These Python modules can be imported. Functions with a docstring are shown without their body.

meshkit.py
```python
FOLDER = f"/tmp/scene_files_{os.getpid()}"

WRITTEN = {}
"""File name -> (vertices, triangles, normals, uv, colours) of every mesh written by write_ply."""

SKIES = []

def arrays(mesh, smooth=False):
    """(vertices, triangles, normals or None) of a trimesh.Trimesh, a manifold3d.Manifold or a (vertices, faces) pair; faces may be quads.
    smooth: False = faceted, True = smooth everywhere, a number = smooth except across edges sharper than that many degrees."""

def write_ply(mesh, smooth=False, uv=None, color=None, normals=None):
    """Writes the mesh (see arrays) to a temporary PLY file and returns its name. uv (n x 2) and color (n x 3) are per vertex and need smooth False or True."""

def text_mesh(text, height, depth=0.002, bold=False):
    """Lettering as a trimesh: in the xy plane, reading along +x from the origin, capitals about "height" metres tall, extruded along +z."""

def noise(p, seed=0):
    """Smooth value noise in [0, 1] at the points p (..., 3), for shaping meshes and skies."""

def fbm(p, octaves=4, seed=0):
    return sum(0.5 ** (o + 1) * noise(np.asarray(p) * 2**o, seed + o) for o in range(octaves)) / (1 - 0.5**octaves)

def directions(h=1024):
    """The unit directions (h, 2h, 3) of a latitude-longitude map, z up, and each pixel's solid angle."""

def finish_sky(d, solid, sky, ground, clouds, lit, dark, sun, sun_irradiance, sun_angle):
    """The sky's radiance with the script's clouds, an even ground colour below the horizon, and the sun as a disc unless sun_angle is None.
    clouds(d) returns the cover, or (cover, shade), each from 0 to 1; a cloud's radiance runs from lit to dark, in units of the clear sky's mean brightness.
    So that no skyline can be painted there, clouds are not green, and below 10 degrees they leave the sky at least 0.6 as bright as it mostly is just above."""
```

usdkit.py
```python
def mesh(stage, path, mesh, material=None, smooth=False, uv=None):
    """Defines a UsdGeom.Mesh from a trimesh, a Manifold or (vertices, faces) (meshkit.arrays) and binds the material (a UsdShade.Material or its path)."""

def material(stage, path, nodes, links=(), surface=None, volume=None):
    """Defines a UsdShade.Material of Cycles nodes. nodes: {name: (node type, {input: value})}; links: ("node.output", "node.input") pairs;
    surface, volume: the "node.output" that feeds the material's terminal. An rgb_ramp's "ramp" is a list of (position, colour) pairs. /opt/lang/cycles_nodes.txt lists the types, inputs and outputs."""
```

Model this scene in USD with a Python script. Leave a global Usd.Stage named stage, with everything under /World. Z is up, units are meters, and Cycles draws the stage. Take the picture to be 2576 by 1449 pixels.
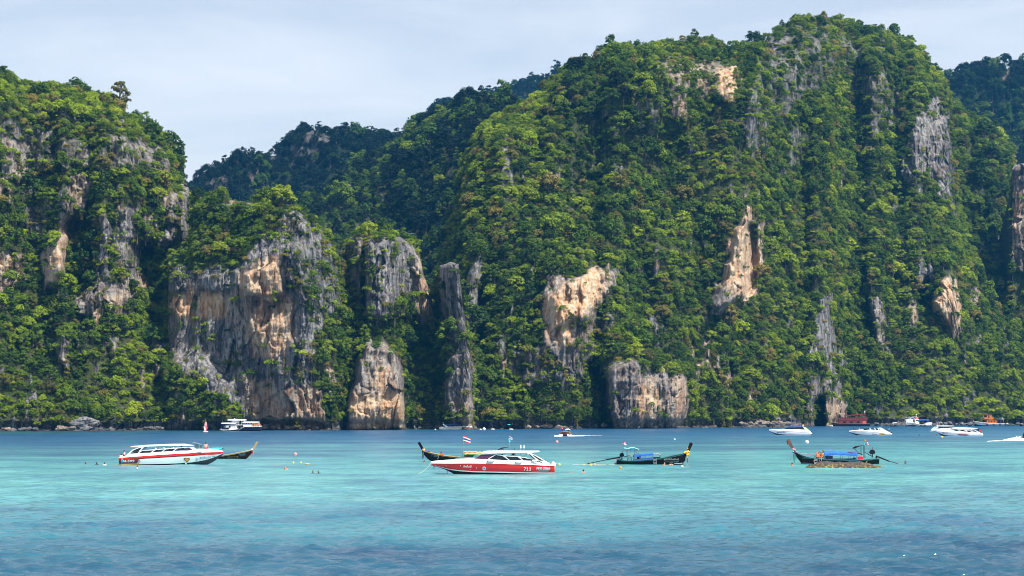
import math, random
import numpy as np
import trimesh
import usdkit
import meshkit
from pxr import Usd, UsdGeom, UsdLux, UsdShade, Sdf, Gf, Vt
from scipy.spatial import cKDTree
from scipy.ndimage import gaussian_filter, gaussian_filter1d, map_coordinates

stage = Usd.Stage.CreateInMemory()
UsdGeom.SetStageUpAxis(stage, 'Z')
UsdGeom.SetStageMetersPerUnit(stage, 1.0)
world = UsdGeom.Xform.Define(stage, '/World')
stage.SetDefaultPrim(world.GetPrim())
UsdGeom.Scope.Define(stage, '/World/Looks')

# ---------------------------------------------------------------- camera, sky, sun, exposure
CAM_H = 7.1          # metres above the water
FPX = 4889.0         # focal length in pixels of a 2576 pixel wide picture
HOR = 1032.0         # row of the horizon in that picture
cam = UsdGeom.Camera.Define(stage, '/World/camera')
cam.CreateHorizontalApertureAttr(36.0)
cam.CreateVerticalApertureAttr(36.0 * 576 / 1024)
cam.CreateFocalLengthAttr(36.0 * FPX / 2576.0)
cam.CreateVerticalApertureOffsetAttr(36.0 * (HOR - 724.5) / 2576.0)
cam.CreateClippingRangeAttr(Gf.Vec2f(1.0, 12000.0))
cam.AddTranslateOp().Set(Gf.Vec3d(0, 0, CAM_H))
cam.AddRotateXOp().Set(90.0)
cam.CreateExposureAttr(0.95)

SUN = np.array([0.50, -0.40, 0.0]); SUN /= np.linalg.norm(SUN)
SUN_EL = math.radians(58)
SUN = np.array([SUN[0] * math.cos(SUN_EL), SUN[1] * math.cos(SUN_EL), math.sin(SUN_EL)])
SUN_ROT = math.atan2(SUN[0], SUN[1])
sun = UsdLux.DistantLight.Define(stage, '/World/sun')
sun.CreateIntensityAttr(1.25)
sun.CreateAngleAttr(0.53)
sun.CreateColorAttr(Gf.Vec3f(1.0, 0.955, 0.87))
sun.GetPrim().CreateAttribute('inputs:normalize', Sdf.ValueTypeNames.Bool).Set(True)
zax = Gf.Vec3d(*SUN)
sun.AddTransformOp().Set(Gf.Matrix4d(Gf.Rotation(Gf.Vec3d(0, 0, 1), zax), Gf.Vec3d(0, 0, 0)))

sky_mat = usdkit.material(stage, '/World/Looks/sky', {
    'tc': ('texture_coordinate', {}),
    'sky': ('sky_texture', {'sky_type': 'single_scattering', 'sun_disc': False, 'sun_elevation': SUN_EL, 'sun_rotation': SUN_ROT,
                            'altitude': 0.0, 'air_density': 1.0, 'aerosol_density': 1.6, 'ozone_density': 1.0}),
    'map': ('mapping', {'scale': (3.2, 3.2, 15.0), 'location': (1.7, 0.3, 0.2)}),
    'n': ('noise_texture', {'scale': 1.7, 'detail': 7.0, 'roughness': 0.55, 'distortion': 0.35}),
    'r': ('rgb_ramp', {'ramp': [(0.0, (0.36, 0.36, 0.36)), (0.42, (0.45, 0.45, 0.45)), (0.56, (0.62, 0.62, 0.62)), (0.72, (0.78, 0.78, 0.78)), (1.0, (0.88, 0.88, 0.88))]}),
    'mix': ('mix', {'mix_type': 'mix', 'color2': (6.9, 7.1, 7.45)}),
    'bg': ('background_shader', {'strength': 0.077}),
}, [('tc.generated', 'map.vector'), ('map.vector', 'n.vector'), ('n.fac', 'r.fac'), ('r.color', 'mix.fac'), ('sky.color', 'mix.color1'),
    ('mix.color', 'bg.color')], surface='bg.background')
dome = UsdLux.DomeLight.Define(stage, '/World/sky')
dome.CreateIntensityAttr(1.0)
dome.GetPrim().SetCustomDataByKey('kind', 'structure')
dome.GetPrim().SetCustomDataByKey('label', 'pale blue sky veiled by thin streaky cloud')
UsdShade.MaterialBindingAPI.Apply(dome.GetPrim()).Bind(sky_mat)

# ---------------------------------------------------------------- helpers
used = {}
def numbered(path):
    n = used.get(path, 0)
    used[path] = n + 1
    return path if n == 0 else f'{path}_{n:03d}'

def tag(prim, label=None, cat=None, group=None, kind=None):
    p = prim.GetPrim() if hasattr(prim, 'GetPrim') else prim
    for k, v in (('label', label), ('category', cat), ('group', group), ('kind', kind)):
        if v:
            p.SetCustomDataByKey(k, v)
    return p

def pt(px, py, Y):
    """World point that stands at distance Y behind pixel (px, py) of the 2576 wide photograph."""
    return np.array([(px - 1288.0) / FPX * Y, Y, CAM_H + (HOR - py) / FPX * Y])

def wy(py):
    """Distance of the water surface seen at row py."""
    return FPX * CAM_H / (py - HOR)

def inpoly(px, py, poly):
    poly = np.asarray(poly, float)
    inside = np.zeros(px.shape, bool)
    j = len(poly) - 1
    for i in range(len(poly)):
        xi, yi = poly[i]; xj, yj = poly[j]
        if yi != yj:
            inside ^= ((yi > py) != (yj > py)) & (px < (xj - xi) * (py - yi) / (yj - yi) + xi)
        j = i
    return inside

def noise2(x, y, seed=0, octaves=4):
    return meshkit.fbm(np.stack([x, y, np.full_like(x, 0.37)], -1), octaves, seed)

def noise3(x, y, z, seed=0, octaves=4):
    return meshkit.fbm(np.stack([x, y, z], -1), octaves, seed)

def smooth01(x):
    x = np.clip(x, 0, 1)
    return x * x * (3 - 2 * x)

MATS = {}
def simple(name, color, rough=0.5, metallic=0.0, spec=0.5, vary=0.0, scale=3.0, coat=0.0):
    """A plain painted or woven surface with slight mottling."""
    if name in MATS:
        return MATS[name]
    c = np.array(color, float)
    nodes = {'p': ('principled_bsdf', {'roughness': rough, 'metallic': metallic, 'specular_ior_level': spec, 'base_color': tuple(c), 'coat_weight': coat})}
    links = []
    if vary > 0:
        nodes['tc'] = ('texture_coordinate', {})
        nodes['n'] = ('noise_texture', {'scale': scale, 'detail': 4.0, 'roughness': 0.6})
        nodes['r'] = ('rgb_ramp', {'ramp': [(0.3, tuple(c * (1 - vary))), (0.7, tuple(np.minimum(c * (1 + 0.5 * vary), 0.9)))]})
        links = [('tc.object', 'n.vector'), ('n.fac', 'r.fac'), ('r.color', 'p.base_color')]
    MATS[name] = usdkit.material(stage, '/World/Looks/' + name, nodes, links, surface='p.BSDF')
    return MATS[name]
from shapely.geometry import Polygon
# ---------------------------------------------------------------- materials of the land
def rock_material(name, dark, mid, light, soil=((0.020, 0.030, 0.010), (0.055, 0.065, 0.022))):
    return usdkit.material(stage, '/World/Looks/' + name, {
        'geo': ('geometry', {}),
        'vm': ('mapping', {'scale': (0.55, 0.55, 0.055)}),
        'vn': ('noise_texture', {'scale': 1.0, 'detail': 6.0, 'roughness': 0.62}),
        'bn': ('noise_texture', {'scale': 0.045, 'detail': 5.0, 'roughness': 0.6}),
        'fn': ('noise_texture', {'scale': 0.6, 'detail': 6.0, 'roughness': 0.65}),
        'streak': ('rgb_ramp', {'ramp': [(0.30, dark), (0.40, mid), (0.47, dark), (0.50, mid), (0.57, light), (0.66, mid), (0.74, dark)]}),
        'big': ('rgb_ramp', {'ramp': [(0.35, (0.62, 0.62, 0.66)), (0.6, (1.1, 1.08, 1.04))]}),
        'mul': ('mix', {'mix_type': 'multiply', 'fac': 1.0}),
        'st': ('attribute', {'attribute': 'stain'}),
        'stn': ('math', {'math_type': 'multiply_add', 'value2': 1.25, 'value3': -0.62}),
        'sta': ('math', {'math_type': 'add', 'use_clamp': True}),
        'stcol': ('rgb_ramp', {'ramp': [(0.28, (0.36, 0.14, 0.055)), (0.42, (0.50, 0.28, 0.14)), (0.55, (0.57, 0.42, 0.27)), (0.70, (0.54, 0.48, 0.39))]}),
        'm2': ('mix', {'mix_type': 'mix'}),
        'soil': ('attribute', {'attribute': 'soil'}),
        'soilc': ('rgb_ramp', {'ramp': [(0.35, soil[0]), (0.65, soil[1])]}),
        'm3': ('mix', {'mix_type': 'mix'}),
        'xyz': ('separate_xyz', {}),
        'tz': ('math', {'math_type': 'multiply_add', 'value2': 3.0}),
        'tide': ('map_range', {'from_min': 1.6, 'from_max': 3.2, 'to_min': 0.30, 'to_max': 1.0, 'clamp': True}),
        'm4': ('mix', {'mix_type': 'multiply', 'fac': 1.0}),
        'vm2': ('mapping', {'scale': (2.0, 2.0, 0.16)}),
        'vn2': ('noise_texture', {'scale': 1.0, 'detail': 5.0, 'roughness': 0.65}),
        'bsum': ('math', {'math_type': 'add'}),
        'bump': ('bump', {'strength': 1.0, 'distance': 0.9}),
        'p': ('principled_bsdf', {'roughness': 0.9, 'specular_ior_level': 0.2}),
    }, [('geo.position', 'vm.vector'), ('vm.vector', 'vn.vector'), ('geo.position', 'bn.vector'), ('geo.position', 'fn.vector'),
        ('vn.fac', 'streak.fac'), ('bn.fac', 'big.fac'), ('streak.color', 'mul.color1'), ('big.color', 'mul.color2'),
        ('fn.fac', 'stn.value1'), ('stn.value', 'sta.value1'), ('st.fac', 'sta.value2'), ('sta.value', 'm2.fac'),
        ('vn.fac', 'stcol.fac'), ('mul.color', 'm2.color1'), ('stcol.color', 'm2.color2'),
        ('fn.fac', 'soilc.fac'), ('soil.fac', 'm3.fac'), ('m2.color', 'm3.color1'), ('soilc.color', 'm3.color2'),
        ('geo.position', 'xyz.vector'), ('fn.fac', 'tz.value1'), ('xyz.z', 'tz.value3'), ('tz.value', 'tide.value'), ('m3.color', 'm4.color1'), ('tide.result', 'm4.color2'),
        ('m4.color', 'p.base_color'), ('geo.position', 'vm2.vector'), ('vm2.vector', 'vn2.vector'), ('vn2.fac', 'bsum.value1'), ('fn.fac', 'bsum.value2'), ('bsum.value', 'bump.height'), ('bump.normal', 'p.normal')], surface='p.BSDF')

ROCK = rock_material('limestone', (0.040, 0.044, 0.054), (0.120, 0.125, 0.140), (0.26, 0.255, 0.25))
ROCK_SHADE = rock_material('painted_shade_limestone', (0.018, 0.02, 0.026), (0.042, 0.045, 0.054), (0.08, 0.082, 0.09), ((0.006, 0.012, 0.008), (0.014, 0.022, 0.012)))  # darker limestone and soil: cloud shadow painted into the far ridges

# ---------------------------------------------------------------- hills and cliffs as relief with real depth
def layer(name, label, sil, y0, slope, step=2.0, bottom=None, rocks=(), bumps=(), round_w=80.0, round_d=60.0, big=24.0, seed=1,
          mat=None, cliff=0.12, flute=1.0, rough_tree=1.0, back=(8, 40, 110, 220), big_scale=(260.0, 420.0), drop=0.0, shore=True, crag=0.0, grow=6.0):
    """A massif: its front face is a relief over the silhouette SIL (pixels of the 2576 wide photograph), standing Y0 metres away at the water.
    rocks: (polygon, bare, stain, steep) patches; bumps: (polygon, metres towards the viewer, softness)."""
    sil = np.asarray(sil, float)
    crest = sil + np.array([0, drop])
    xs = np.arange(sil[0, 0], sil[-1, 0] + step * 0.5, step)
    top = np.interp(xs, sil[:, 0], sil[:, 1])
    top = top + (noise2(xs / 14.0, xs * 0, seed + 40, 3) - 0.5) * 8.0 + drop
    base0 = np.interp(xs, *np.asarray(y0, float).T) if np.ndim(y0) else np.full(len(xs), float(y0))
    base0 = gaussian_filter1d(base0, 6 / step * 2, mode='nearest')
    bot = HOR + FPX * (CAM_H + 2.0) / base0
    if bottom is not None:
        bot = np.interp(xs, *np.asarray(bottom, float).T)
    nt = int(max((bot - top).max() / step, 24))
    t = np.linspace(0, 1, nt)
    PX = np.repeat(xs[None, :], nt, 0)
    PY = bot[None] + (top - bot)[None] * t[:, None]
    # ragged polygon test
    wx = PX + (noise2(PX / 26, PY / 34, seed + 3, 3) - 0.5) * 48
    wyy = PY + (noise2(PX / 26, PY / 34, seed + 9, 3) - 0.5) * 62
    bare = np.zeros(PX.shape); stain = np.zeros(PX.shape); steep = np.zeros(PX.shape)
    for poly, b, s, k in rocks:
        grown = np.array(Polygon(poly).buffer(0).buffer(grow).exterior.coords) + np.array([0, grow])
        m = inpoly(wx, wyy, grown)
        bare = np.where(m, b, bare)
        stain = np.where(m, s, stain)
        steep = np.where(m, np.maximum(steep, k), steep)
    gap = noise2(PX / 13, PY / 30, seed + 35, 4)         # green pockets on the rock
    bare = bare * (1 - 0.75 * smooth01((gap - 0.55) * 9) * np.where(bare > 0.945, 0.12, np.where(bare > 0.9, 0.7, 1.0)))
    if crag:                                   # ribs and ledges of bare rock showing between the trees
        rib = noise2(PX / 17 + 0.05 * PY / 17, PY / 62, seed + 33, 4); zone = noise2(PX / 170, PY / 130, seed + 34, 2)
        rib = smooth01((rib - 0.60 + 0.34 * (zone - 0.5)) * 11) * crag
        bare = np.maximum(bare, rib); steep = np.maximum(steep, rib * 0.6)
        stain = np.where(rib > bare - 1e-6, np.maximum(stain, 0.5 * (zone > 0.60) * (rib > 0.3)), stain)
    if shore:                                  # bare rock along the waterline
        zz = CAM_H + (HOR - PY) / FPX * base0[None]
        bare = np.maximum(bare, 0.9 * (zz < 3.2 + 3.0 * (noise2(PX / 22, PY / 30, seed + 31, 3) - 0.5)))
    bare_s = gaussian_filter(bare, 2.0 / step)
    stain_s = gaussian_filter(stain, 7.0 / step)
    steep_s = gaussian_filter(steep, 10.0 / step)
    # depth: slope integrated from the water up; bare cliffs rise steeply
    dpy = np.abs(np.diff(PY, axis=0, prepend=PY[:1]))
    sl = np.interp(t, *np.asarray(slope, float).T)[:, None] if np.ndim(slope) else np.full((nt, 1), float(slope))
    sl = sl * (1 + 0.9 * (noise2(PX / 120, PY / 60, seed + 21, 3) - 0.5))
    f = sl * (1 - (1 - cliff) * steep_s)
    dz = dpy / FPX * base0[None]
    Y = base0[None] + np.cumsum(f * dz, axis=0)
    Y = gaussian_filter(Y, (0.5, 5.0 / step), mode='nearest')
    # crest rounding
    dens = np.concatenate([np.linspace(crest[i], crest[i + 1], 1 + int(np.hypot(*(crest[i + 1] - crest[i])) / 3)) for i in range(len(crest) - 1)])
    d, _ = cKDTree(dens).query(np.stack([PX.ravel(), PY.ravel()], -1))
    d = d.reshape(PX.shape)
    q = np.clip(1 - d / round_w, 0, 1)
    Y = Y + round_d * (1 - np.sqrt(np.clip(1 - q * q, 0, 1)))
    # big ridges and gullies, running down the slope
    sx, sy = big_scale
    Y = Y + big * 2 * (noise2(PX / sx + 0.25 * PY / sy, PY / sy, seed + 5, 2) - 0.5) * np.clip(t[:, None] * 6, 0.25, 1)
    Y = Y + big * 0.7 * (noise2(PX / (sx * 0.3), PY / (sy * 0.45), seed + 6, 3) - 0.5) * np.clip(t[:, None] * 6, 0.4, 1)
    for poly, out, soft in bumps:
        m = gaussian_filter(inpoly(PX + (wx - PX) * 0.3, PY + (wyy - PY) * 0.3, poly).astype(float), soft / step)
        Y = Y - out * m
    X = (PX - 1288) / FPX * Y
    Z = CAM_H + (HOR - PY) / FPX * Y
    # rock relief: vertical flutes, ledges, blocks
    rk = np.clip(bare_s * 1.3, 0, 1)
    fl = np.abs(noise3(X / 4.2, Y * 0 + 0.5, Z / 40.0, seed + 11, 4) - 0.5) * 2
    fl2 = np.abs(noise3(X / 1.6, Y * 0 + 0.5, Z / 14.0, seed + 12, 3) - 0.5) * 2
    led = noise3(X / 24.0, Y * 0, Z / 2.6, seed + 13, 3)
    blk = noise3(X / 9.0, Y * 0, Z / 12.0, seed + 14, 4)
    def fractured(bw, bh, amp, s):
        # blocks split by joints: each cell of rock stands out by its own amount and leans its own way
        r = np.random.default_rng(s)
        wob = (noise3(X / 6, Y * 0, Z / 9, s, 3) - 0.5) * 1.1
        q = np.stack([(X / bw + wob * 0.8).ravel(), (Z / bh + wob).ravel()], -1)
        lo, hi = q.min(0) - 1, q.max(0) + 1
        n = int(np.prod(hi - lo)) + 8
        c = lo + r.uniform(size=(n, 2)) * (hi - lo)
        dd, ii = cKDTree(c).query(q, k=2)
        off = r.uniform(-1, 1, n); tx = r.normal(size=n) * 0.55; tz = r.normal(size=n) * 0.55
        k = ii[:, 0]
        v = off[k] + tx[k] * (q[:, 0] - c[k, 0]) + tz[k] * (q[:, 1] - c[k, 1])
        crack = np.exp(-((dd[:, 1] - dd[:, 0]) / 0.07) ** 2)
        return ((v * amp) + crack * amp * 0.35).reshape(X.shape)
    if bare_s.max() > 0.3:
        blocks = fractured(11.0, 34.0, 2.1, seed + 50) + fractured(3.6, 17.0, 0.9, seed + 51) + fractured(1.7, 6.0, 0.35, seed + 52)
    else:
        blocks = 0.0
    rel = (3.8 * fl + 2.3 * fl2) * flute + 1.4 * (led - 0.5) + 6.0 * (blk - 0.5) + blocks
    notch = np.exp(-((Z - 1.8) / 1.5) ** 2) * 4.5 * (bare_s > 0.4)
    Y = Y + rk * (rel - 2.0) + notch + (1 - rk) * 1.5 * (blk - 0.5)
    X = (PX - 1288) / FPX * Y
    Z = CAM_H + (HOR - PY) / FPX * Y
    V = [np.stack([X, Y, Z], -1)]
    # the far side, falling away behind the crest
    for i, b in enumerate(back):
        Yb = Y[-1] + b
        zb = CAM_H + (HOR - top) / FPX * Y[-1]
        V.append(np.stack([(xs - 1288) / FPX * Y[-1], Yb, zb * (1 - ((i + 1) / len(back)) ** 1.6) - 3.0 * (i + 1) / len(back) - 0.6], -1)[None])
    V = np.concatenate(V, 0)
    R, C = V.shape[:2]
    soil = np.concatenate([1 - np.clip(bare_s * 1.6 - 0.15, 0, 1), np.ones((len(back), C))], 0)
    stn = np.concatenate([stain_s, np.zeros((len(back), C))], 0)
    idx = np.arange(R * C).reshape(R, C)
    F = np.concatenate([np.stack([idx[:-1, :-1], idx[:-1, 1:], idx[1:, 1:]], -1).reshape(-1, 3),
                        np.stack([idx[:-1, :-1], idx[1:, 1:], idx[1:, :-1]], -1).reshape(-1, 3)])
    path = '/World/' + name
    m = usdkit.mesh(stage, path, (V.reshape(-1, 3), F), mat or ROCK, smooth=True)
    api = UsdGeom.PrimvarsAPI(m)
    api.CreatePrimvar('stain', Sdf.ValueTypeNames.FloatArray, 'vertex').Set(Vt.FloatArray.FromNumpy(stn.ravel().astype(np.float32)))
    api.CreatePrimvar('soil', Sdf.ValueTypeNames.FloatArray, 'vertex').Set(Vt.FloatArray.FromNumpy(soil.ravel().astype(np.float32)))
    tag(m, label, None, None, 'structure')
    P = V[:nt]
    e1 = np.gradient(P, axis=0); e2 = np.gradient(P, axis=1)
    area = np.linalg.norm(np.cross(e1, e2), axis=-1)
    return dict(P=P, area=area, bare=bare_s, PX=PX, PY=PY, t=np.repeat(t[:, None], C, 1))

def full(*pts):       # points of the 3500 wide photograph
    return [(x / 1.3587, y / 1.3587) for x, y in pts]

LAYERS = {}
# far ridges
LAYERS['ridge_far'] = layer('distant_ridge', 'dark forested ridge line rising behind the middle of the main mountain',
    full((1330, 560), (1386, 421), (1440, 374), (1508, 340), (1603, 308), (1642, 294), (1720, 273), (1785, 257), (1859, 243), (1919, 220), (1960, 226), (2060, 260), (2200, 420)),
    1560, 1.1, step=5, round_w=40, round_d=60, drop=24, shore=False, seed=11, mat=ROCK_SHADE, big=26, bottom=[(900, 1050), (1700, 1050)],
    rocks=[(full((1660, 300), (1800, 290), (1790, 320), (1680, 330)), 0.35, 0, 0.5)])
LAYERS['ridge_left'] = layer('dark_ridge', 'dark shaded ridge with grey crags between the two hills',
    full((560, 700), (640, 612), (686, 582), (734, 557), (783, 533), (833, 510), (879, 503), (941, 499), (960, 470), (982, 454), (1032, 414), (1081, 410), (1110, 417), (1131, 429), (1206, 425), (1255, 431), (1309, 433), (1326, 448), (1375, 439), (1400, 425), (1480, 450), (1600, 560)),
    1250, 1.0, step=4, round_w=34, round_d=50, drop=24, shore=False, crag=0.4, seed=12, mat=ROCK_SHADE, big=30, bottom=[(300, 1050), (1700, 1050)],
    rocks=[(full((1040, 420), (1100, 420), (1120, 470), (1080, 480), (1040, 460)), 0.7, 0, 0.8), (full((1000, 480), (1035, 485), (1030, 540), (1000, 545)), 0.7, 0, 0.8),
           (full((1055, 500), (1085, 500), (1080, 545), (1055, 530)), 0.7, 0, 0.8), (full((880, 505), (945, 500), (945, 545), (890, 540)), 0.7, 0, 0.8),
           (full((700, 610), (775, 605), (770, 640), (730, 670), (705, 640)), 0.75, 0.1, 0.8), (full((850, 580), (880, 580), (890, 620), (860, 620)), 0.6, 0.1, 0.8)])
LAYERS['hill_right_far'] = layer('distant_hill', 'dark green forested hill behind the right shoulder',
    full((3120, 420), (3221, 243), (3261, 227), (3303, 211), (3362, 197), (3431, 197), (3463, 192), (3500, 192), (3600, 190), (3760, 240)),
    1330, 1.15, step=5, round_w=50, round_d=70, drop=28, shore=False, seed=13, mat=ROCK_SHADE, big=22, bottom=[(2200, 1050), (2800, 1050)],
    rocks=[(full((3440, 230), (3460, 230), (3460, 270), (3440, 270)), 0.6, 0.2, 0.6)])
# side slope of the main mountain, facing left
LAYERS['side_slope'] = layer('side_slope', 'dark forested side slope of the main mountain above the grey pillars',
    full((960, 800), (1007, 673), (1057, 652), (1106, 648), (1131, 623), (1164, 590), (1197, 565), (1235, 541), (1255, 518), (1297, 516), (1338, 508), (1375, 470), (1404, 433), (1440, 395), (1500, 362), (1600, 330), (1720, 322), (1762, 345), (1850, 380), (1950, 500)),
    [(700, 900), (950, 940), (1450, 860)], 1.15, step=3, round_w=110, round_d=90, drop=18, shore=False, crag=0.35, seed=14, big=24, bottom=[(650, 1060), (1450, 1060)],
    rocks=[(full((1180, 580), (1192, 580), (1190, 650), (1178, 655)), 0.8, 0.1, 0.7), (full((1120, 640), (1140, 640), (1130, 750), (1112, 750)), 0.3, 0, 0.4)])
# right shoulder behind the main mountain
LAYERS['shoulder'] = layer('right_shoulder', 'forested shoulder to the right of the tall peak',
    full((3150, 420), (3230, 340), (3255, 330), (3282, 370), (3325, 397), (3383, 407), (3410, 439), (3452, 487), (3462, 560), (3480, 700), (3500, 760), (3560, 900), (3640, 1300)),
    [(2300, 975), (2700, 975)], 0.95, step=2.5, round_w=70, round_d=60, drop=15, crag=0.6, seed=15, big=16,
    rocks=[(full((3380, 850), (3410, 790), (3420, 860), (3400, 900)), 0.6, 0.1, 0.8), (full((3455, 700), (3468, 560), (3480, 560), (3475, 900), (3455, 900)), 0.5, 0, 0.9)],
    bumps=[(full((3405, 760), (3460, 720), (3462, 870), (3410, 870)), -14, 6)])
LAYERS['wall_right'] = layer('rock_wall', 'grey rock wall at the right edge above a dark cleft',
    full((3454, 1030), (3456, 700), (3457, 577), (3468, 561), (3500, 556), (3560, 540), (3700, 600)),
    1000, 0.35, step=2.0, round_w=10, round_d=12, seed=16, big=6, bottom=[(2500, 1082), (2800, 1082)],
    rocks=[(full((3440, 900), (3440, 500), (3720, 500), (3720, 900)), 0.95, 0.12, 0.9), (full((3460, 640), (3475, 640), (3475, 820), (3460, 860)), 0.95, 0.6, 0.9)])
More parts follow.
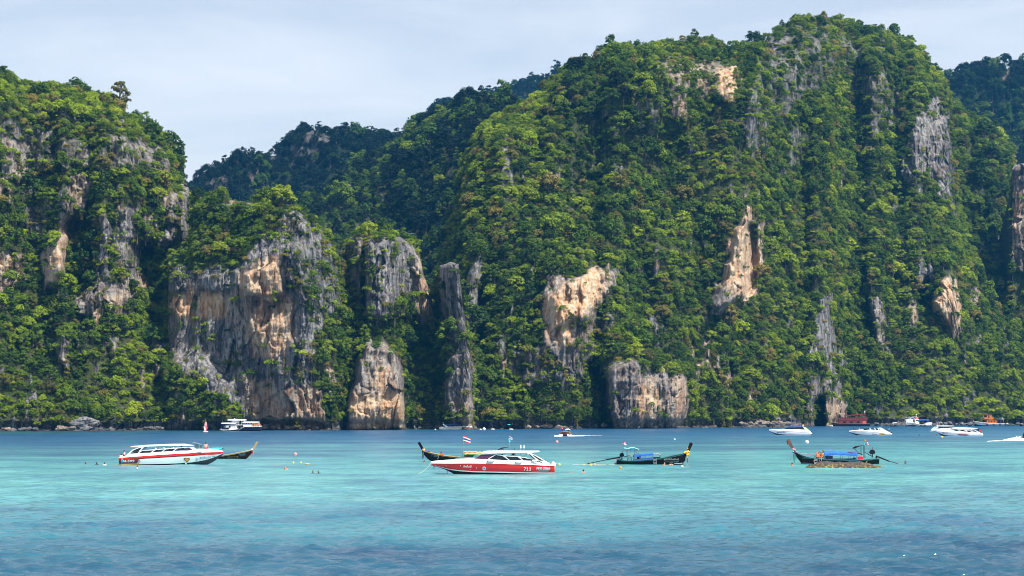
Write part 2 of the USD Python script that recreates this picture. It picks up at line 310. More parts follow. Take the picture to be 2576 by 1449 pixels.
# the main mountain
MAIN_SIL = full((1500, 960), (1530, 800), (1560, 700), (1585, 600), (1610, 510), (1645, 440), (1690, 400), (1740, 372), (1785, 349), (1845, 322), (1878, 285), (1924, 229), (1970, 212), (2040, 192), (2080, 165), (2110, 157), (2170, 162), (2230, 150), (2260, 148), (2330, 140), (2385, 128), (2410, 125), (2432, 136), (2464, 155), (2501, 166), (2533, 163), (2559, 144), (2602, 133), (2628, 99), (2682, 65), (2720, 54), (2761, 48), (2814, 54), (2860, 60), (2910, 67), (2947, 85), (3022, 86), (3059, 108), (3112, 128), (3144, 158), (3170, 195), (3208, 230), (3229, 275), (3244, 322), (3254, 402), (3258, 508), (3268, 600), (3279, 680), (3300, 800), (3340, 900), (3420, 1050), (3520, 1130), (3640, 1190))
LAYERS['main'] = layer('main_mountain', 'tall forested limestone mountain filling the right half of the view',
    MAIN_SIL, [(1080, 726), (1400, 740), (1600, 755), (1950, 800), (2040, 830), (2110, 888), (2300, 905), (2600, 930)], [(0, 0.75), (0.06, 0.62), (0.3, 0.8), (0.6, 0.75), (0.85, 0.6), (1, 0.5)], step=2.3, round_w=120, round_d=85, drop=16, crag=0.75, seed=17, big=17,
    rocks=[
        # wide beige cliff
        ([(1372, 700), (1400, 685), (1440, 700), (1500, 670), (1525, 700), (1510, 760), (1490, 810), (1480, 900), (1440, 880), (1400, 850), (1370, 860)], 0.93, 0.25, 0.95),
        ([(1376, 750), (1430, 720), (1490, 672), (1518, 690), (1500, 745), (1450, 780), (1445, 830), (1415, 850), (1385, 820)], 0.97, 0.85, 0.95),
        ([(1530, 690), (1556, 680), (1556, 720), (1535, 720)], 0.7, 0.1, 0.7),
        ([(1290, 880), (1480, 860), (1480, 930), (1440, 950), (1330, 960), (1290, 930)], 0.70, 0.10, 0.8),
        # orange pillar
        ([(1845, 600), (1862, 560), (1880, 510), (1905, 560), (1915, 610), (1895, 740), (1860, 740), (1830, 775), (1785, 770), (1800, 735), (1830, 700)], 0.97, 0.75, 0.95),
        ([(1785, 775), (1800, 738), (1830, 710), (1850, 740), (1815, 780)], 0.95, 0.1, 0.95),
        ([(1900, 560), (1945, 545), (1935, 580), (1910, 600)], 0.5, 0.4, 0.7),
        # upper stained crags
        ([(1655, 130), (1720, 140), (1790, 150), (1850, 170), (1850, 230), (1760, 235), (1690, 210), (1650, 190)], 0.54, 0.22, 0.6),
        ([(1690, 155), (1760, 170), (1770, 190), (1700, 195)], 0.55, 0.34, 0.7),
        ([(1808, 170), (1850, 150), (1862, 200), (1840, 250), (1812, 225)], 0.85, 0.8, 0.8),
        ([(1690, 230), (1720, 240), (1730, 300), (1700, 290)], 0.75, 0.4, 0.7),
        ([(1600, 255), (1660, 270), (1650, 330), (1620, 330), (1600, 300)], 0.45, 0.12, 0.5),
        ([(1500, 340), (1530, 330), (1535, 400), (1505, 430)], 0.5, 0.05, 0.6),
        # peak, sprinkled with bare rock
        ([(1930, 70), (2010, 50), (2100, 70), (2160, 110), (2140, 200), (2040, 220), (1980, 280), (1920, 320), (1880, 290), (1900, 200)], 0.52, 0.03, 0.5),
        ([(1940, 75), (1985, 60), (1990, 130), (1950, 140)], 0.62, 0.02, 0.6),
        ([(1870, 290), (1910, 285), (1925, 350), (1890, 380)], 0.6, 0.03, 0.6),
        ([(1990, 320), (2020, 330), (2010, 420), (1985, 400)], 0.5, 0.03, 0.6),
        ([(2130, 170), (2260, 220), (2280, 300), (2200, 310), (2150, 250)], 0.48, 0.05, 0.4),
        # grey fluted cliff on the right flank
        ([(2330, 260), (2352, 240), (2385, 300), (2400, 400), (2412, 520), (2400, 560), (2380, 500), (2350, 450), (2300, 480), (2252, 460), (2275, 400), (2288, 330)], 0.84, 0.03, 0.9),
        ([(2310, 330), (2350, 280), (2375, 330), (2375, 440), (2320, 455), (2270, 450)], 0.93, 0.08, 0.95),
        ([(2160, 360), (2200, 320), (2210, 340), (2170, 390)], 0.6, 0.05, 0.6),
        # lower right crags
        ([(2345, 770), (2385, 690), (2402, 690), (2418, 780), (2405, 835), (2385, 820), (2355, 790)], 0.93, 0.80, 0.95),
        ([(2440, 720), (2460, 700), (2462, 770), (2445, 770)], 0.7, 0.3, 0.8),
        ([(2180, 740), (2215, 750), (2232, 850), (2226, 890), (2195, 850)], 0.85, 0.15, 0.9),
        ([(2290, 760), (2310, 770), (2308, 820), (2292, 800)], 0.6, 0.35, 0.7),
        ([(2440, 660), (2500, 640), (2520, 700), (2470, 700)], 0.4, 0.1, 0.5),
        # grey pillar over the sea cave
        ([(2060, 800), (2072, 735), (2088, 740), (2090, 800), (2118, 880), (2112, 985), (2098, 970), (2080, 920), (2040, 900), (2042, 840)], 0.88, 0.02, 0.95),
        ([(2040, 940), (2110, 950), (2122, 1078), (2060, 1078), (2030, 1010)], 0.8, 0.10, 0.95),
        ([(2075, 1010), (2112, 1000), (2122, 1078), (2080, 1078)], 0.97, 0.45, 0.95),
        # shore cliff with cave
        ([(1515, 930), (1580, 900), (1650, 935), (1712, 945), (1735, 1000), (1715, 1050), (1690, 1078), (1560, 1078), (1520, 1040)], 0.95, 0.14, 0.97),
        ([(1622, 965), (1646, 960), (1652, 1030), (1630, 1045), (1612, 1010)], 0.97, 0.70, 0.97), ([(1700, 950), (1726, 985), (1715, 1050), (1695, 1060)], 0.97, 0.5, 0.97),
        ([(1240, 1000), (1285, 990), (1280, 1040), (1245, 1045)], 0.6, 0.35, 0.6),
        ([(1330, 1020), (1370, 1000), (1370, 1060), (1330, 1060)], 0.55, 0.3, 0.6),
        ([(1180, 700), (1200, 640), (1215, 660), (1195, 800), (1180, 800)], 0.6, 0.03, 0.7),
    ],
    bumps=[
        ([(1470, 925), (1500, 905), (1528, 965), (1545, 1082), (1510, 1082), (1490, 1010)], -24, 5),
        ([(1530, 930), (1590, 895), (1720, 940), (1740, 1010), (1700, 1082), (1545, 1082), (1520, 1000)], 12, 7),
        ([(2046, 1010), (2060, 992), (2074, 1010), (2076, 1082), (2044, 1082)], -22, 3),
        ([(2070, 960), (2118, 940), (2124, 1082), (2078, 1082)], 9, 5),
        ([(1845, 610), (1866, 545), (1880, 520), (1872, 740), (1810, 780), (1790, 770), (1830, 700)], 12, 5),
        ([(1880, 560), (1905, 570), (1905, 720), (1880, 745)], -10, 3),
        ([(2300, 740), (2342, 700), (2345, 790), (2320, 800)], -22, 5),
        ([(2160, 760), (2182, 740), (2200, 860), (2175, 850)], -20, 5),
        ([(2345, 760), (2390, 690), (2420, 800), (2400, 840)], 10, 6),
        ([(1378, 740), (1440, 700), (1520, 680), (1510, 760), (1480, 810), (1440, 800), (1400, 830)], 8, 8),
        ([(1190, 860), (1215, 700), (1235, 720), (1215, 960), (1200, 1000)], -20, 7),
        ([(1300, 200), (1500, 140), (1560, 300), (1500, 560), (1400, 640), (1340, 480)], -26, 40),
        ([(2110, 120), (2190, 160), (2170, 420), (2120, 520), (2090, 300)], -9, 26),
        ([(1640, 300), (1720, 330), (1740, 560), (1660, 620), (1600, 500)], -18, 25),
        ([(2200, 420), (2300, 470), (2250, 560), (2150, 560)], -14, 18),
        ([(1560, 640), (1620, 560), (1680, 800), (1640, 900), (1570, 820)], -14, 20),
    ])
# slope with the grey pillars in the middle
LAYERS['pillars'] = layer('pillar_slope', 'wooded slope carrying the grey rock pillars beside the big cliff',
    [(824, 1082), (840, 990), (856, 900), (863, 800), (866, 690), (870, 620), (880, 596), (905, 592), (916, 600), (922, 592), (960, 587), (1000, 592), (1040, 616), (1056, 640), (1066, 690), (1084, 740), (1092, 790), (1100, 700), (1106, 668), (1132, 658), (1154, 664), (1162, 720), (1172, 800), (1184, 880), (1240, 985), (1330, 1040)],
    [(800, 705), (1100, 722), (1330, 730)], [(0, 0.7), (0.2, 0.55), (0.6, 0.5), (1, 0.4)], step=1.9, round_w=16, round_d=13, crag=0.6, seed=18, big=8, back=(8, 25, 60, 120),
    rocks=[
        ([(918, 600), (960, 588), (1000, 590), (1044, 620), (1058, 650), (1068, 700), (1086, 740), (1090, 800), (1070, 815), (1046, 760), (1000, 750), (960, 790), (918, 780)], 0.84, 0.04, 0.97),
        ([(1046, 680), (1060, 660), (1070, 700), (1082, 800), (1072, 815), (1052, 760)], 0.93, 0.6, 0.97),
        ([(868, 625), (880, 600), (912, 595), (914, 720), (890, 780), (872, 700)], 0.55, 0.05, 0.9),
        ([(1102, 668), (1132, 655), (1156, 662), (1164, 720), (1174, 800), (1180, 880), (1184, 1078), (1146, 1060), (1120, 1000), (1124, 940), (1160, 880), (1130, 800), (1106, 740)], 0.92, 0.03, 0.97),
        ([(1150, 1000), (1184, 990), (1190, 1078), (1150, 1060)], 0.9, 0.3, 0.9),
        ([(905, 900), (920, 862), (930, 850), (948, 890), (975, 850), (998, 880), (1010, 960), (1014, 1082), (872, 1082), (878, 1010), (895, 960)], 0.96, 0.18, 0.97),
        ([(890, 1000), (940, 985), (1005, 985), (1014, 1082), (890, 1082)], 0.98, 0.8, 0.97),
        ([(945, 920), (975, 915), (975, 990), (945, 990)], 0.98, 0.65, 0.97),
    ],
    bumps=[
        ([(905, 900), (920, 862), (945, 870), (998, 880), (1012, 960), (1018, 1084), (868, 1084), (876, 1010), (895, 960)], 16, 5),
        ([(1104, 680), (1132, 655), (1158, 662), (1166, 720), (1178, 800), (1186, 880), (1188, 1084), (1140, 1084), (1118, 1000), (1130, 800), (1106, 740)], 14, 4),
        ([(918, 600), (1000, 590), (1060, 650), (1092, 800), (1040, 800), (918, 800)], 9, 5),
        ([(914, 600), (920, 600), (918, 800), (908, 820)], -18, 2),
        ([(866, 640), (880, 640), (890, 800), (862, 800)], -12, 5),
    ])
# big grey and orange cliff
LAYERS['cliff'] = layer('limestone_cliff', 'sheer grey limestone cliff stained orange, standing in the sea',
    [(416, 900), (422, 690), (434, 655), (468, 640), (490, 560), (497, 482), (530, 489), (560, 487), (600, 495), (637, 495), (680, 494), (720, 499), (744, 506), (768, 529), (796, 548), (821, 578), (836, 602), (848, 651), (857, 690), (863, 745), (866, 830), (868, 960), (870, 1082)],
    688, [(0, 0.35), (0.3, 0.3), (0.7, 0.5), (0.85, 0.9), (1, 0.7)], step=1.9, round_w=34, round_d=20, drop=12, crag=0.7, seed=19, big=7, cliff=0.1,
    rocks=[
        ([(420, 760), (424, 690), (450, 650), (480, 690), (520, 680), (560, 660), (600, 690), (640, 610), (690, 580), (720, 540), (790, 550), (845, 640), (866, 725), (812, 800), (770, 874), (792, 949), (808, 1015), (802, 1085), (585, 1085), (622, 1040), (600, 1008), (534, 972), (470, 930), (424, 890)], 0.93, 0.0, 0.97),
        ([(690, 590), (720, 530), (790, 550), (845, 640), (862, 740), (850, 790), (790, 800), (760, 720), (720, 640)], 0.66, 0.0, 0.85),
        ([(432, 748), (480, 738), (560, 735), (585, 755), (565, 785), (500, 788), (440, 782)], 0.98, 0.95, 0.97),
        ([(425, 795), (436, 800), (444, 900), (438, 910), (428, 860)], 0.95, 0.15, 0.97),
        ([(610, 690), (650, 660), (690, 640), (700, 680), (710, 730), (690, 760), (650, 745), (615, 730)], 0.98, 0.72, 0.97),
        ([(570, 730), (610, 720), (630, 780), (605, 830), (575, 800)], 0.96, 0.22, 0.97),
        ([(650, 760), (720, 740), (740, 830), (700, 900), (640, 880), (620, 830)], 0.97, 0.60, 0.97),
        ([(620, 950), (720, 980), (795, 960), (815, 1085), (640, 1085)], 0.92, 0.48, 0.97),
        ([(560, 485), (600, 490), (595, 512), (560, 510)], 0.7, 0.02, 0.5), ([(612, 494), (650, 496), (640, 520), (615, 520)], 0.7, 0.02, 0.5),
    ],
    bumps=[
        ([(604, 690), (650, 640), (700, 600), (760, 620), (790, 760), (760, 900), (720, 1040), (690, 940), (650, 880), (620, 800)], 7, 10),
        ([(612, 690), (690, 660), (706, 700), (712, 735), (680, 760), (620, 735)], 4, 2.5),
        ([(618, 745), (720, 740), (700, 800), (640, 830)], -3, 3),
        ([(428, 690), (520, 694), (600, 680), (612, 720), (560, 732), (480, 726), (428, 738)], 2.6, 4),
        ([(424, 900), (520, 905), (570, 960), (610, 1085), (424, 1085)], 13, 14),
        ([(640, 1058), (810, 1058), (815, 1078), (620, 1078)], -4, 3),
    ])
# left hill
LAYERS['left'] = layer('left_hill', 'steep forested limestone hill at the left edge',
    full((-160, 190), (-60, 205), (0, 227), (29, 246), (72, 263), (111, 276), (159, 275), (217, 288), (261, 290), (309, 298), (357, 316), (401, 338), (459, 384), (522, 427), (556, 456), (589, 485), (606, 524), (612, 570), (620, 600), (645, 608), (655, 640), (660, 690), (664, 760), (668, 900), (674, 1100), (690, 1300), (700, 1470)),
    [(-120, 655), (120, 660), (300, 668), (500, 690)], [(0, 0.7), (0.1, 0.6), (0.35, 0.75), (0.7, 0.7), (0.85, 0.5), (1, 0.45)], step=2.2, round_w=70, round_d=60, drop=24, crag=0.8, seed=20, big=14,
    rocks=[
        ([(-60, 300), (60, 310), (130, 330), (250, 370), (330, 370), (420, 410), (440, 440), (330, 425), (250, 410), (150, 410), (60, 420), (-60, 420)], 0.60, 0.08, 0.7),
        ([(-60, 330), (40, 340), (60, 420), (30, 440), (-60, 440)], 0.7, 0.12, 0.8),
        ([(280, 330), (400, 370), (436, 440), (420, 450), (340, 420), (270, 400)], 0.62, 0.10, 0.7),
        ([(190, 440), (240, 430), (232, 480), (205, 500), (188, 560), (160, 560), (175, 500)], 0.85, 0.35, 0.9),
        ([(165, 520), (195, 520), (190, 570), (165, 570)], 0.7, 0.05, 0.9),
        ([(258, 548), (268, 540), (272, 620), (258, 700), (245, 700)], 0.85, 0.05, 0.9),
        ([(300, 530), (335, 515), (332, 585), (302, 590)], 0.85, 0.03, 0.9), ([(290, 590), (302, 590), (296, 620), (286, 620)], 0.7, 0.1, 0.9),
        ([(370, 580), (385, 560), (388, 610), (372, 625)], 0.75, 0.03, 0.9),
        ([(430, 500), (462, 455), (484, 470), (489, 560), (470, 585), (440, 600), (412, 610), (415, 560)], 0.82, 0.10, 0.92),
        ([(-40, 610), (45, 635), (66, 690), (40, 740), (-40, 745)], 0.9, 0.25, 0.92), ([(-40, 640), (30, 645), (50, 665), (-40, 670)], 0.95, 0.9, 0.92),
        ([(122, 600), (165, 590), (166, 640), (142, 716), (117, 712)], 0.92, 0.55, 0.92),
        ([(196, 740), (262, 700), (300, 720), (362, 688), (372, 716), (320, 760), (268, 812), (240, 856), (226, 800), (195, 780)], 0.85, 0.15, 0.92),
        ([(250, 760), (290, 740), (320, 740), (300, 770), (250, 830), (236, 850)], 0.92, 0.6, 0.92),
        ([(330, 700), (365, 688), (372, 720), (335, 740)], 0.9, 0.55, 0.92),
        ([(140, 850), (175, 855), (168, 940), (150, 930)], 0.7, 0.1, 0.9), ([(300, 590), (350, 600), (340, 690), (300, 680)], 0.8, 0.08, 0.9), ([(60, 480), (110, 470), (120, 560), (80, 600)], 0.5, 0.1, 0.8),
        ([(380, 830), (412, 800), (420, 870), (400, 900)], 0.6, 0.02, 0.8),
    ],
    bumps=[([(124, 600), (168, 590), (166, 650), (142, 716), (117, 712)], 8, 4), ([(430, 490), (490, 460), (495, 600), (415, 610)], 7, 6),
           ([(150, 560), (240, 540), (240, 700), (190, 760), (165, 680)], -14, 12), ([(340, 610), (415, 620), (420, 860), (360, 840)], -14, 10)])
# ---------------------------------------------------------------- foliage
def leaf_material(name, dark, mid, light):
    """Leaves: tone differs from tree to tree, from leaf spray to leaf spray, and in patches over the hillside."""
    return usdkit.material(stage, '/World/Looks/' + name, {
        'oi': ('object_info', {}),
        'geo': ('geometry', {}),
        'n': ('noise_texture', {'scale': 0.022, 'detail': 3.0, 'roughness': 0.6}),
        'a': ('math', {'math_type': 'multiply_add', 'value2': 0.50, 'value3': 0.0}),
        'b': ('math', {'math_type': 'multiply_add', 'value2': 0.30}),
        'c': ('math', {'math_type': 'multiply_add', 'value2': 0.55}),
        'r': ('rgb_ramp', {'ramp': [(0.25, dark), (0.62, mid), (0.98, light)]}),
        'd': ('principled_bsdf', {'roughness': 0.65, 'specular_ior_level': 0.15}),
        't': ('translucent_bsdf', {}),
        'br': ('mix', {'mix_type': 'multiply', 'fac': 1.0, 'color2': (1.25, 1.35, 0.7)}),
        'm': ('mix_closure', {'fac': 0.30}),
    }, [('geo.position', 'n.vector'), ('oi.random', 'a.value1'), ('geo.random_per_island', 'b.value1'), ('a.value', 'b.value3'),
        ('n.fac', 'c.value1'), ('b.value', 'c.value3'), ('c.value', 'r.fac'), ('r.color', 'd.base_color'), ('r.color', 'br.color1'), ('br.color', 't.color'),
        ('d.BSDF', 'm.closure1'), ('t.BSDF', 'm.closure2')], surface='m.closure')

LEAF = {
    'green': leaf_material('leaf_green', (0.024, 0.055, 0.007), (0.112, 0.174, 0.014), (0.305, 0.340, 0.026)),
    'deep': leaf_material('leaf_deep', (0.014, 0.038, 0.009), (0.058, 0.112, 0.013), (0.160, 0.218, 0.020)),
    'bright': leaf_material('leaf_bright', (0.090, 0.135, 0.008), (0.205, 0.280, 0.017), (0.385, 0.415, 0.030)),
    'olive': leaf_material('leaf_olive', (0.070, 0.072, 0.018), (0.170, 0.150, 0.036), (0.290, 0.220, 0.048)),
    'painted_shade': leaf_material('leaf_painted_shade', (0.0022, 0.008, 0.007), (0.005, 0.016, 0.010), (0.012, 0.030, 0.013)),  # cloud and slope shadow painted into the leaf colour
}
BARK = simple('bark', (0.085, 0.07, 0.055), 0.9, vary=0.4, scale=6)

def leaf_cloud(rng, centres, radii, per, leaf, flat=0.6):
    """Leaf sprays on little domes round the centres: rhombs that face outwards and up."""
    n = len(centres) * per
    c = np.repeat(centres, per, 0); r = np.repeat(radii, per)
    d = rng.normal(size=(n, 3)); d[:, 2] = np.abs(d[:, 2]) * 1.0 - 0.35
    d /= np.linalg.norm(d, axis=1, keepdims=True)
    p = c + d * r[:, None] * np.array([1, 1, flat]) * rng.uniform(0.75, 1.08, (n, 1))
    nrm = d * np.array([1.0, 1.0, 1.0]) + rng.normal(size=(n, 3)) * 0.34 + np.array([0, 0, 0.30])
    nrm /= np.linalg.norm(nrm, axis=1, keepdims=True)
    a = np.cross(nrm, rng.normal(size=(n, 3))); a /= np.linalg.norm(a, axis=1, keepdims=True)
    b = np.cross(nrm, a)
    s = (leaf * rng.uniform(0.6, 1.35, n))[:, None]
    q = np.stack([p + a * s, p + b * s * 0.62, p - a * s, p - b * s * 0.62], 1).reshape(-1, 3)
    i = np.arange(n)[:, None] * 4
    f = np.concatenate([i + [0, 1, 2], i + [0, 2, 3]], 0)
    return q, f

def tube(points, radii, sides=6):
    points = np.asarray(points, float); radii = np.broadcast_to(np.asarray(radii, float), (len(points),))
    v = []
    for k in range(len(points)):
        d = points[min(k + 1, len(points) - 1)] - points[max(k - 1, 0)]
        d = d / (np.linalg.norm(d) + 1e-9)
        u = np.cross(d, [0.3, 0.9, 0.2] if abs(d[1]) < 0.9 else [1, 0, 0]); u /= np.linalg.norm(u)
        w = np.cross(d, u)
        ang = np.arange(sides) / sides * 2 * np.pi
        v.append(points[k] + radii[k] * (np.cos(ang)[:, None] * u + np.sin(ang)[:, None] * w))
    v = np.concatenate(v)
    f = []
    for k in range(len(points) - 1):
        for s in range(sides):
            a, b = k * sides + s, k * sides + (s + 1) % sides
            f += [[a, b, b + sides], [a, b + sides, a + sides]]
    for s in range(1, sides - 1):
        f.append([0, s + 1, s]); o = (len(points) - 1) * sides; f.append([o, o + s, o + s + 1])
    return v, np.array(f)

def join(parts):
    V, F, o = [], [], 0
    for v, f in parts:
        V.append(v); F.append(f + o); o += len(v)
    return np.concatenate(V), np.concatenate(F)

def tree_shape(kind, seed):
    """(trunk mesh, crown mesh) for a tree about 10 m tall with a crown about 9 m across."""
    rng = np.random.default_rng(seed)
    limbs = []
    if kind == 'broad':
        n = 46; top, wide, base = 8.8, 4.5, 2.2
        th = rng.uniform(0, 2 * np.pi, n); u = np.sqrt(rng.uniform(0.02, 1, n))
        z = base + (top - base) * np.sqrt(np.clip(1 - u ** 2, 0, 1)) * rng.uniform(0.72, 1.0, n) + rng.uniform(-0.6, 0.3, n)
        sq = rng.uniform(0.75, 1.15)
        C = np.stack([np.cos(th) * u * wide * sq, np.sin(th) * u * wide / sq, z], -1)
        R = rng.uniform(0.7, 1.45, n); leaf = 0.46; per = 24; flat = 0.95
    elif kind == 'layered':
        C = []; 
        for zz, rr, m in ((2.8, 4.4, 10), (4.9, 4.4, 10), (6.8, 3.2, 8), (8.2, 1.5, 4)):
            o = rng.uniform(0, 6.28)
            for k in range(m):
                a = o + k / m * 6.28 + rng.normal() * 0.25; r = rr * rng.uniform(0.45, 1.0)
                C.append([math.cos(a) * r, math.sin(a) * r, zz + rng.normal() * 0.35])
        C = np.array(C); R = rng.uniform(1.0, 1.7, len(C)); leaf = 0.50; per = 26; flat = 0.62
    elif kind == 'tall':
        n = 30; z = rng.uniform(3.0, 11.5, n); w = 3.1 * np.sqrt(np.clip(1 - ((z - 6.8) / 5.2) ** 2, 0.05, 1))
        th = rng.uniform(0, 6.28, n); u = rng.uniform(0.45, 1, n)
        C = np.stack([np.cos(th) * w * u, np.sin(th) * w * u, z], -1); R = rng.uniform(0.8, 1.5, n); leaf = 0.48; per = 26; flat = 0.75
    elif kind == 'bush':
        n = 16; th = rng.uniform(0, 6.28, n); u = np.sqrt(rng.uniform(0, 1, n))
        z = 0.6 + 3.2 * np.sqrt(np.clip(1 - u ** 2, 0, 1)) * rng.uniform(0.6, 1, n)
        C = np.stack([np.cos(th) * u * 3.6, np.sin(th) * u * 3.6, z], -1); R = rng.uniform(0.8, 1.6, n); leaf = 0.46; per = 26; flat = 0.95
    else:  # hanging creeper, draped down the rock
        n = 22; z = -rng.uniform(0, 1, n) ** 1.3 * 9 + 1.5
        C = np.stack([rng.normal(size=n) * 1.3, rng.normal(size=n) * 0.7, z], -1); R = rng.uniform(0.7, 1.3, n); leaf = 0.46; per = 24; flat = 0.9
    crown = leaf_cloud(rng, C, R, per, leaf, flat)
    if kind in ('bush', 'creeper'):
        stem = tube([[0, 0, -1.5], [0.1, 0, 0.6], [0.2, 0.1, 1.6]], [0.25, 0.18, 0.08], 5)
        return stem, crown
    zt = C[:, 2].max() - 1.5
    lean = rng.normal(size=2) * 0.4
    limbs.append(tube([[0, 0, -3.0], [lean[0] * 0.3, lean[1] * 0.3, 2.0], [lean[0], lean[1], zt * 0.65], [lean[0] * 1.3, lean[1] * 1.3, zt]], [0.40, 0.32, 0.20, 0.07], 6))
    for k in rng.choice(len(C), 7, replace=False):
        s = np.array([lean[0] * 0.6, lean[1] * 0.6, min(C[k, 2] * 0.55, zt * 0.6)])
        m = (s + C[k]) / 2 + np.array([0, 0, 0.5])
        limbs.append(tube([s, m, C[k]], [0.16, 0.11, 0.04], 5))
    return join(limbs), crown

PROTO = []     # (kind, tone, trunk, crown)
for kind, tones, seeds in (('broad', ('green', 'green', 'bright', 'deep', 'olive', 'painted_shade'), 1), ('layered', ('green', 'bright', 'deep'), 2), ('tall', ('green', 'deep', 'olive', 'painted_shade'), 3),
                           ('bush', ('green', 'bright', 'olive', 'deep', 'painted_shade'), 4), ('creeper', ('green', 'olive', 'deep'), 5)):
    for j, tone in enumerate(tones):
        PROTO.append((kind, tone) + tree_shape(kind, 100 * seeds + j))
KEY = [(p[0], p[1]) for p in PROTO]

def pick(rng, table, n):
    """table: {(kind, tone): weight} -> indices into PROTO"""
    ks, ws = list(table), np.array(list(table.values()), float)
    opts = [[i for i, k in enumerate(KEY) if k == kk] for kk in ks]
    ch = rng.choice(len(ks), n, p=ws / ws.sum())
    return np.array([opts[c][rng.integers(len(opts[c]))] for c in ch], int)

WOOD = {('broad', 'green'): 5, ('broad', 'bright'): 1.5, ('broad', 'deep'): 3, ('broad', 'olive'): 0.7, ('layered', 'green'): 0.5, ('layered', 'bright'): 0.15, ('layered', 'deep'): 0.4,
        ('tall', 'green'): 1.2, ('tall', 'deep'): 1.2, ('tall', 'olive'): 0.3}
BRIGHT_WOOD = {('broad', 'bright'): 3, ('layered', 'bright'): 0.2, ('broad', 'green'): 3, ('bush', 'bright'): 4, ('bush', 'green'): 1, ('broad', 'olive'): 0.4}  # naturally lighter, yellow-green shrubs and trees
YELLOW = {('broad', 'bright'): 3, ('layered', 'bright'): 0.2, ('broad', 'green'): 3, ('layered', 'green'): 0.4, ('broad', 'olive'): 1.2, ('broad', 'deep'): 1}
SHADE_WOOD = {('broad', 'painted_shade'): 6, ('tall', 'painted_shade'): 2, ('broad', 'deep'): 0.7, ('bush', 'painted_shade'): 1}  # back ridge wood, cloud shadow painted into its leaves
PART_SHADE_WOOD = {('broad', 'deep'): 3, ('layered', 'deep'): 0.6, ('tall', 'deep'): 1, ('broad', 'green'): 0.8, ('broad', 'painted_shade'): 6, ('tall', 'painted_shade'): 2}  # side slope wood, mostly leaves with the slope's shadow painted in
SCRUB = {('bush', 'green'): 4, ('bush', 'olive'): 2, ('bush', 'bright'): 2, ('creeper', 'green'): 1.5, ('creeper', 'olive'): 0.7, ('bush', 'deep'): 2}

TREES = {k: [] for k in LAYERS}        # layer -> arrays (position, proto, size, spin)
def plant(key, spacing, size, table, seed, zones=(), scrub=1.0, lim=None):
    """Trees over a layer, about SPACING metres apart on bare ground, fewer where the rock is bare; scrub on the rock."""
    L = LAYERS[key]; rng = np.random.default_rng(seed)
    P, A = L['P'].reshape(-1, 3), L['area'].ravel().copy()
    A[(P[:, 2] < 1.2)] = 0
    px, py, bare = L['PX'].ravel(), L['PY'].ravel(), L['bare'].ravel()
    vis = (px > -90) & (px < 2666)
    A = A * vis
    if lim is not None:
        A = A * (py < lim)
    dens = A * np.clip(1 - bare * 1.75, 0.0, 1) ** 1.3
    n = int(dens.sum() / spacing ** 2)
    cand = rng.choice(len(P), min(int(n * 1.9), 90000), p=dens / dens.sum())
    sz = size * np.exp(rng.normal(size=len(cand)) * 0.36) * np.where(rng.random(len(cand)) < 0.04, 1.45, 1.0)
    order = np.argsort(-sz); cand, sz = cand[order], sz[order]
    keep = np.ones(len(cand), bool); tr = cKDTree(P[cand])
    for i in range(len(cand)):
        if keep[i]:
            for j in tr.query_ball_point(P[cand[i]], spacing * 0.62 * sz[i] / size):
                if j > i: keep[j] = False
    cand, sz = cand[keep], sz[keep]
    proto = pick(rng, table, len(cand))
    for poly, tab, k in zones:
        m = inpoly(px[cand] + rng.normal(size=len(cand)) * 10, py[cand] + rng.normal(size=len(cand)) * 10, poly)
        q = pick(rng, tab, int(m.sum())); proto[m] = q; sz[m] *= k
    pos = P[cand] + rng.normal(size=(len(cand), 3)) * 0.4
    pos[:, 2] -= 2.0 * sz
    TREES[key].append((pos, proto, sz, rng.uniform(0, 360, len(cand))))
    if scrub:
        dens = A * (np.clip(bare * 1.6, 0, 1) * np.clip(1.0 - bare, 0.0, 1) + 0.55 * (1 - bare))
        n = int(dens.sum() / 6.5 * scrub)
        cand = rng.choice(len(P), n, p=dens / dens.sum())
        pos = P[cand].copy(); pos[:, 1] -= 0.3; pos[:, 2] -= 0.5
        TREES[key].append((pos, pick(rng, SCRUB if table is not SHADE_WOOD else SHADE_WOOD, n), 0.29 * np.exp(rng.normal(size=n) * 0.42), rng.uniform(0, 360, n)))

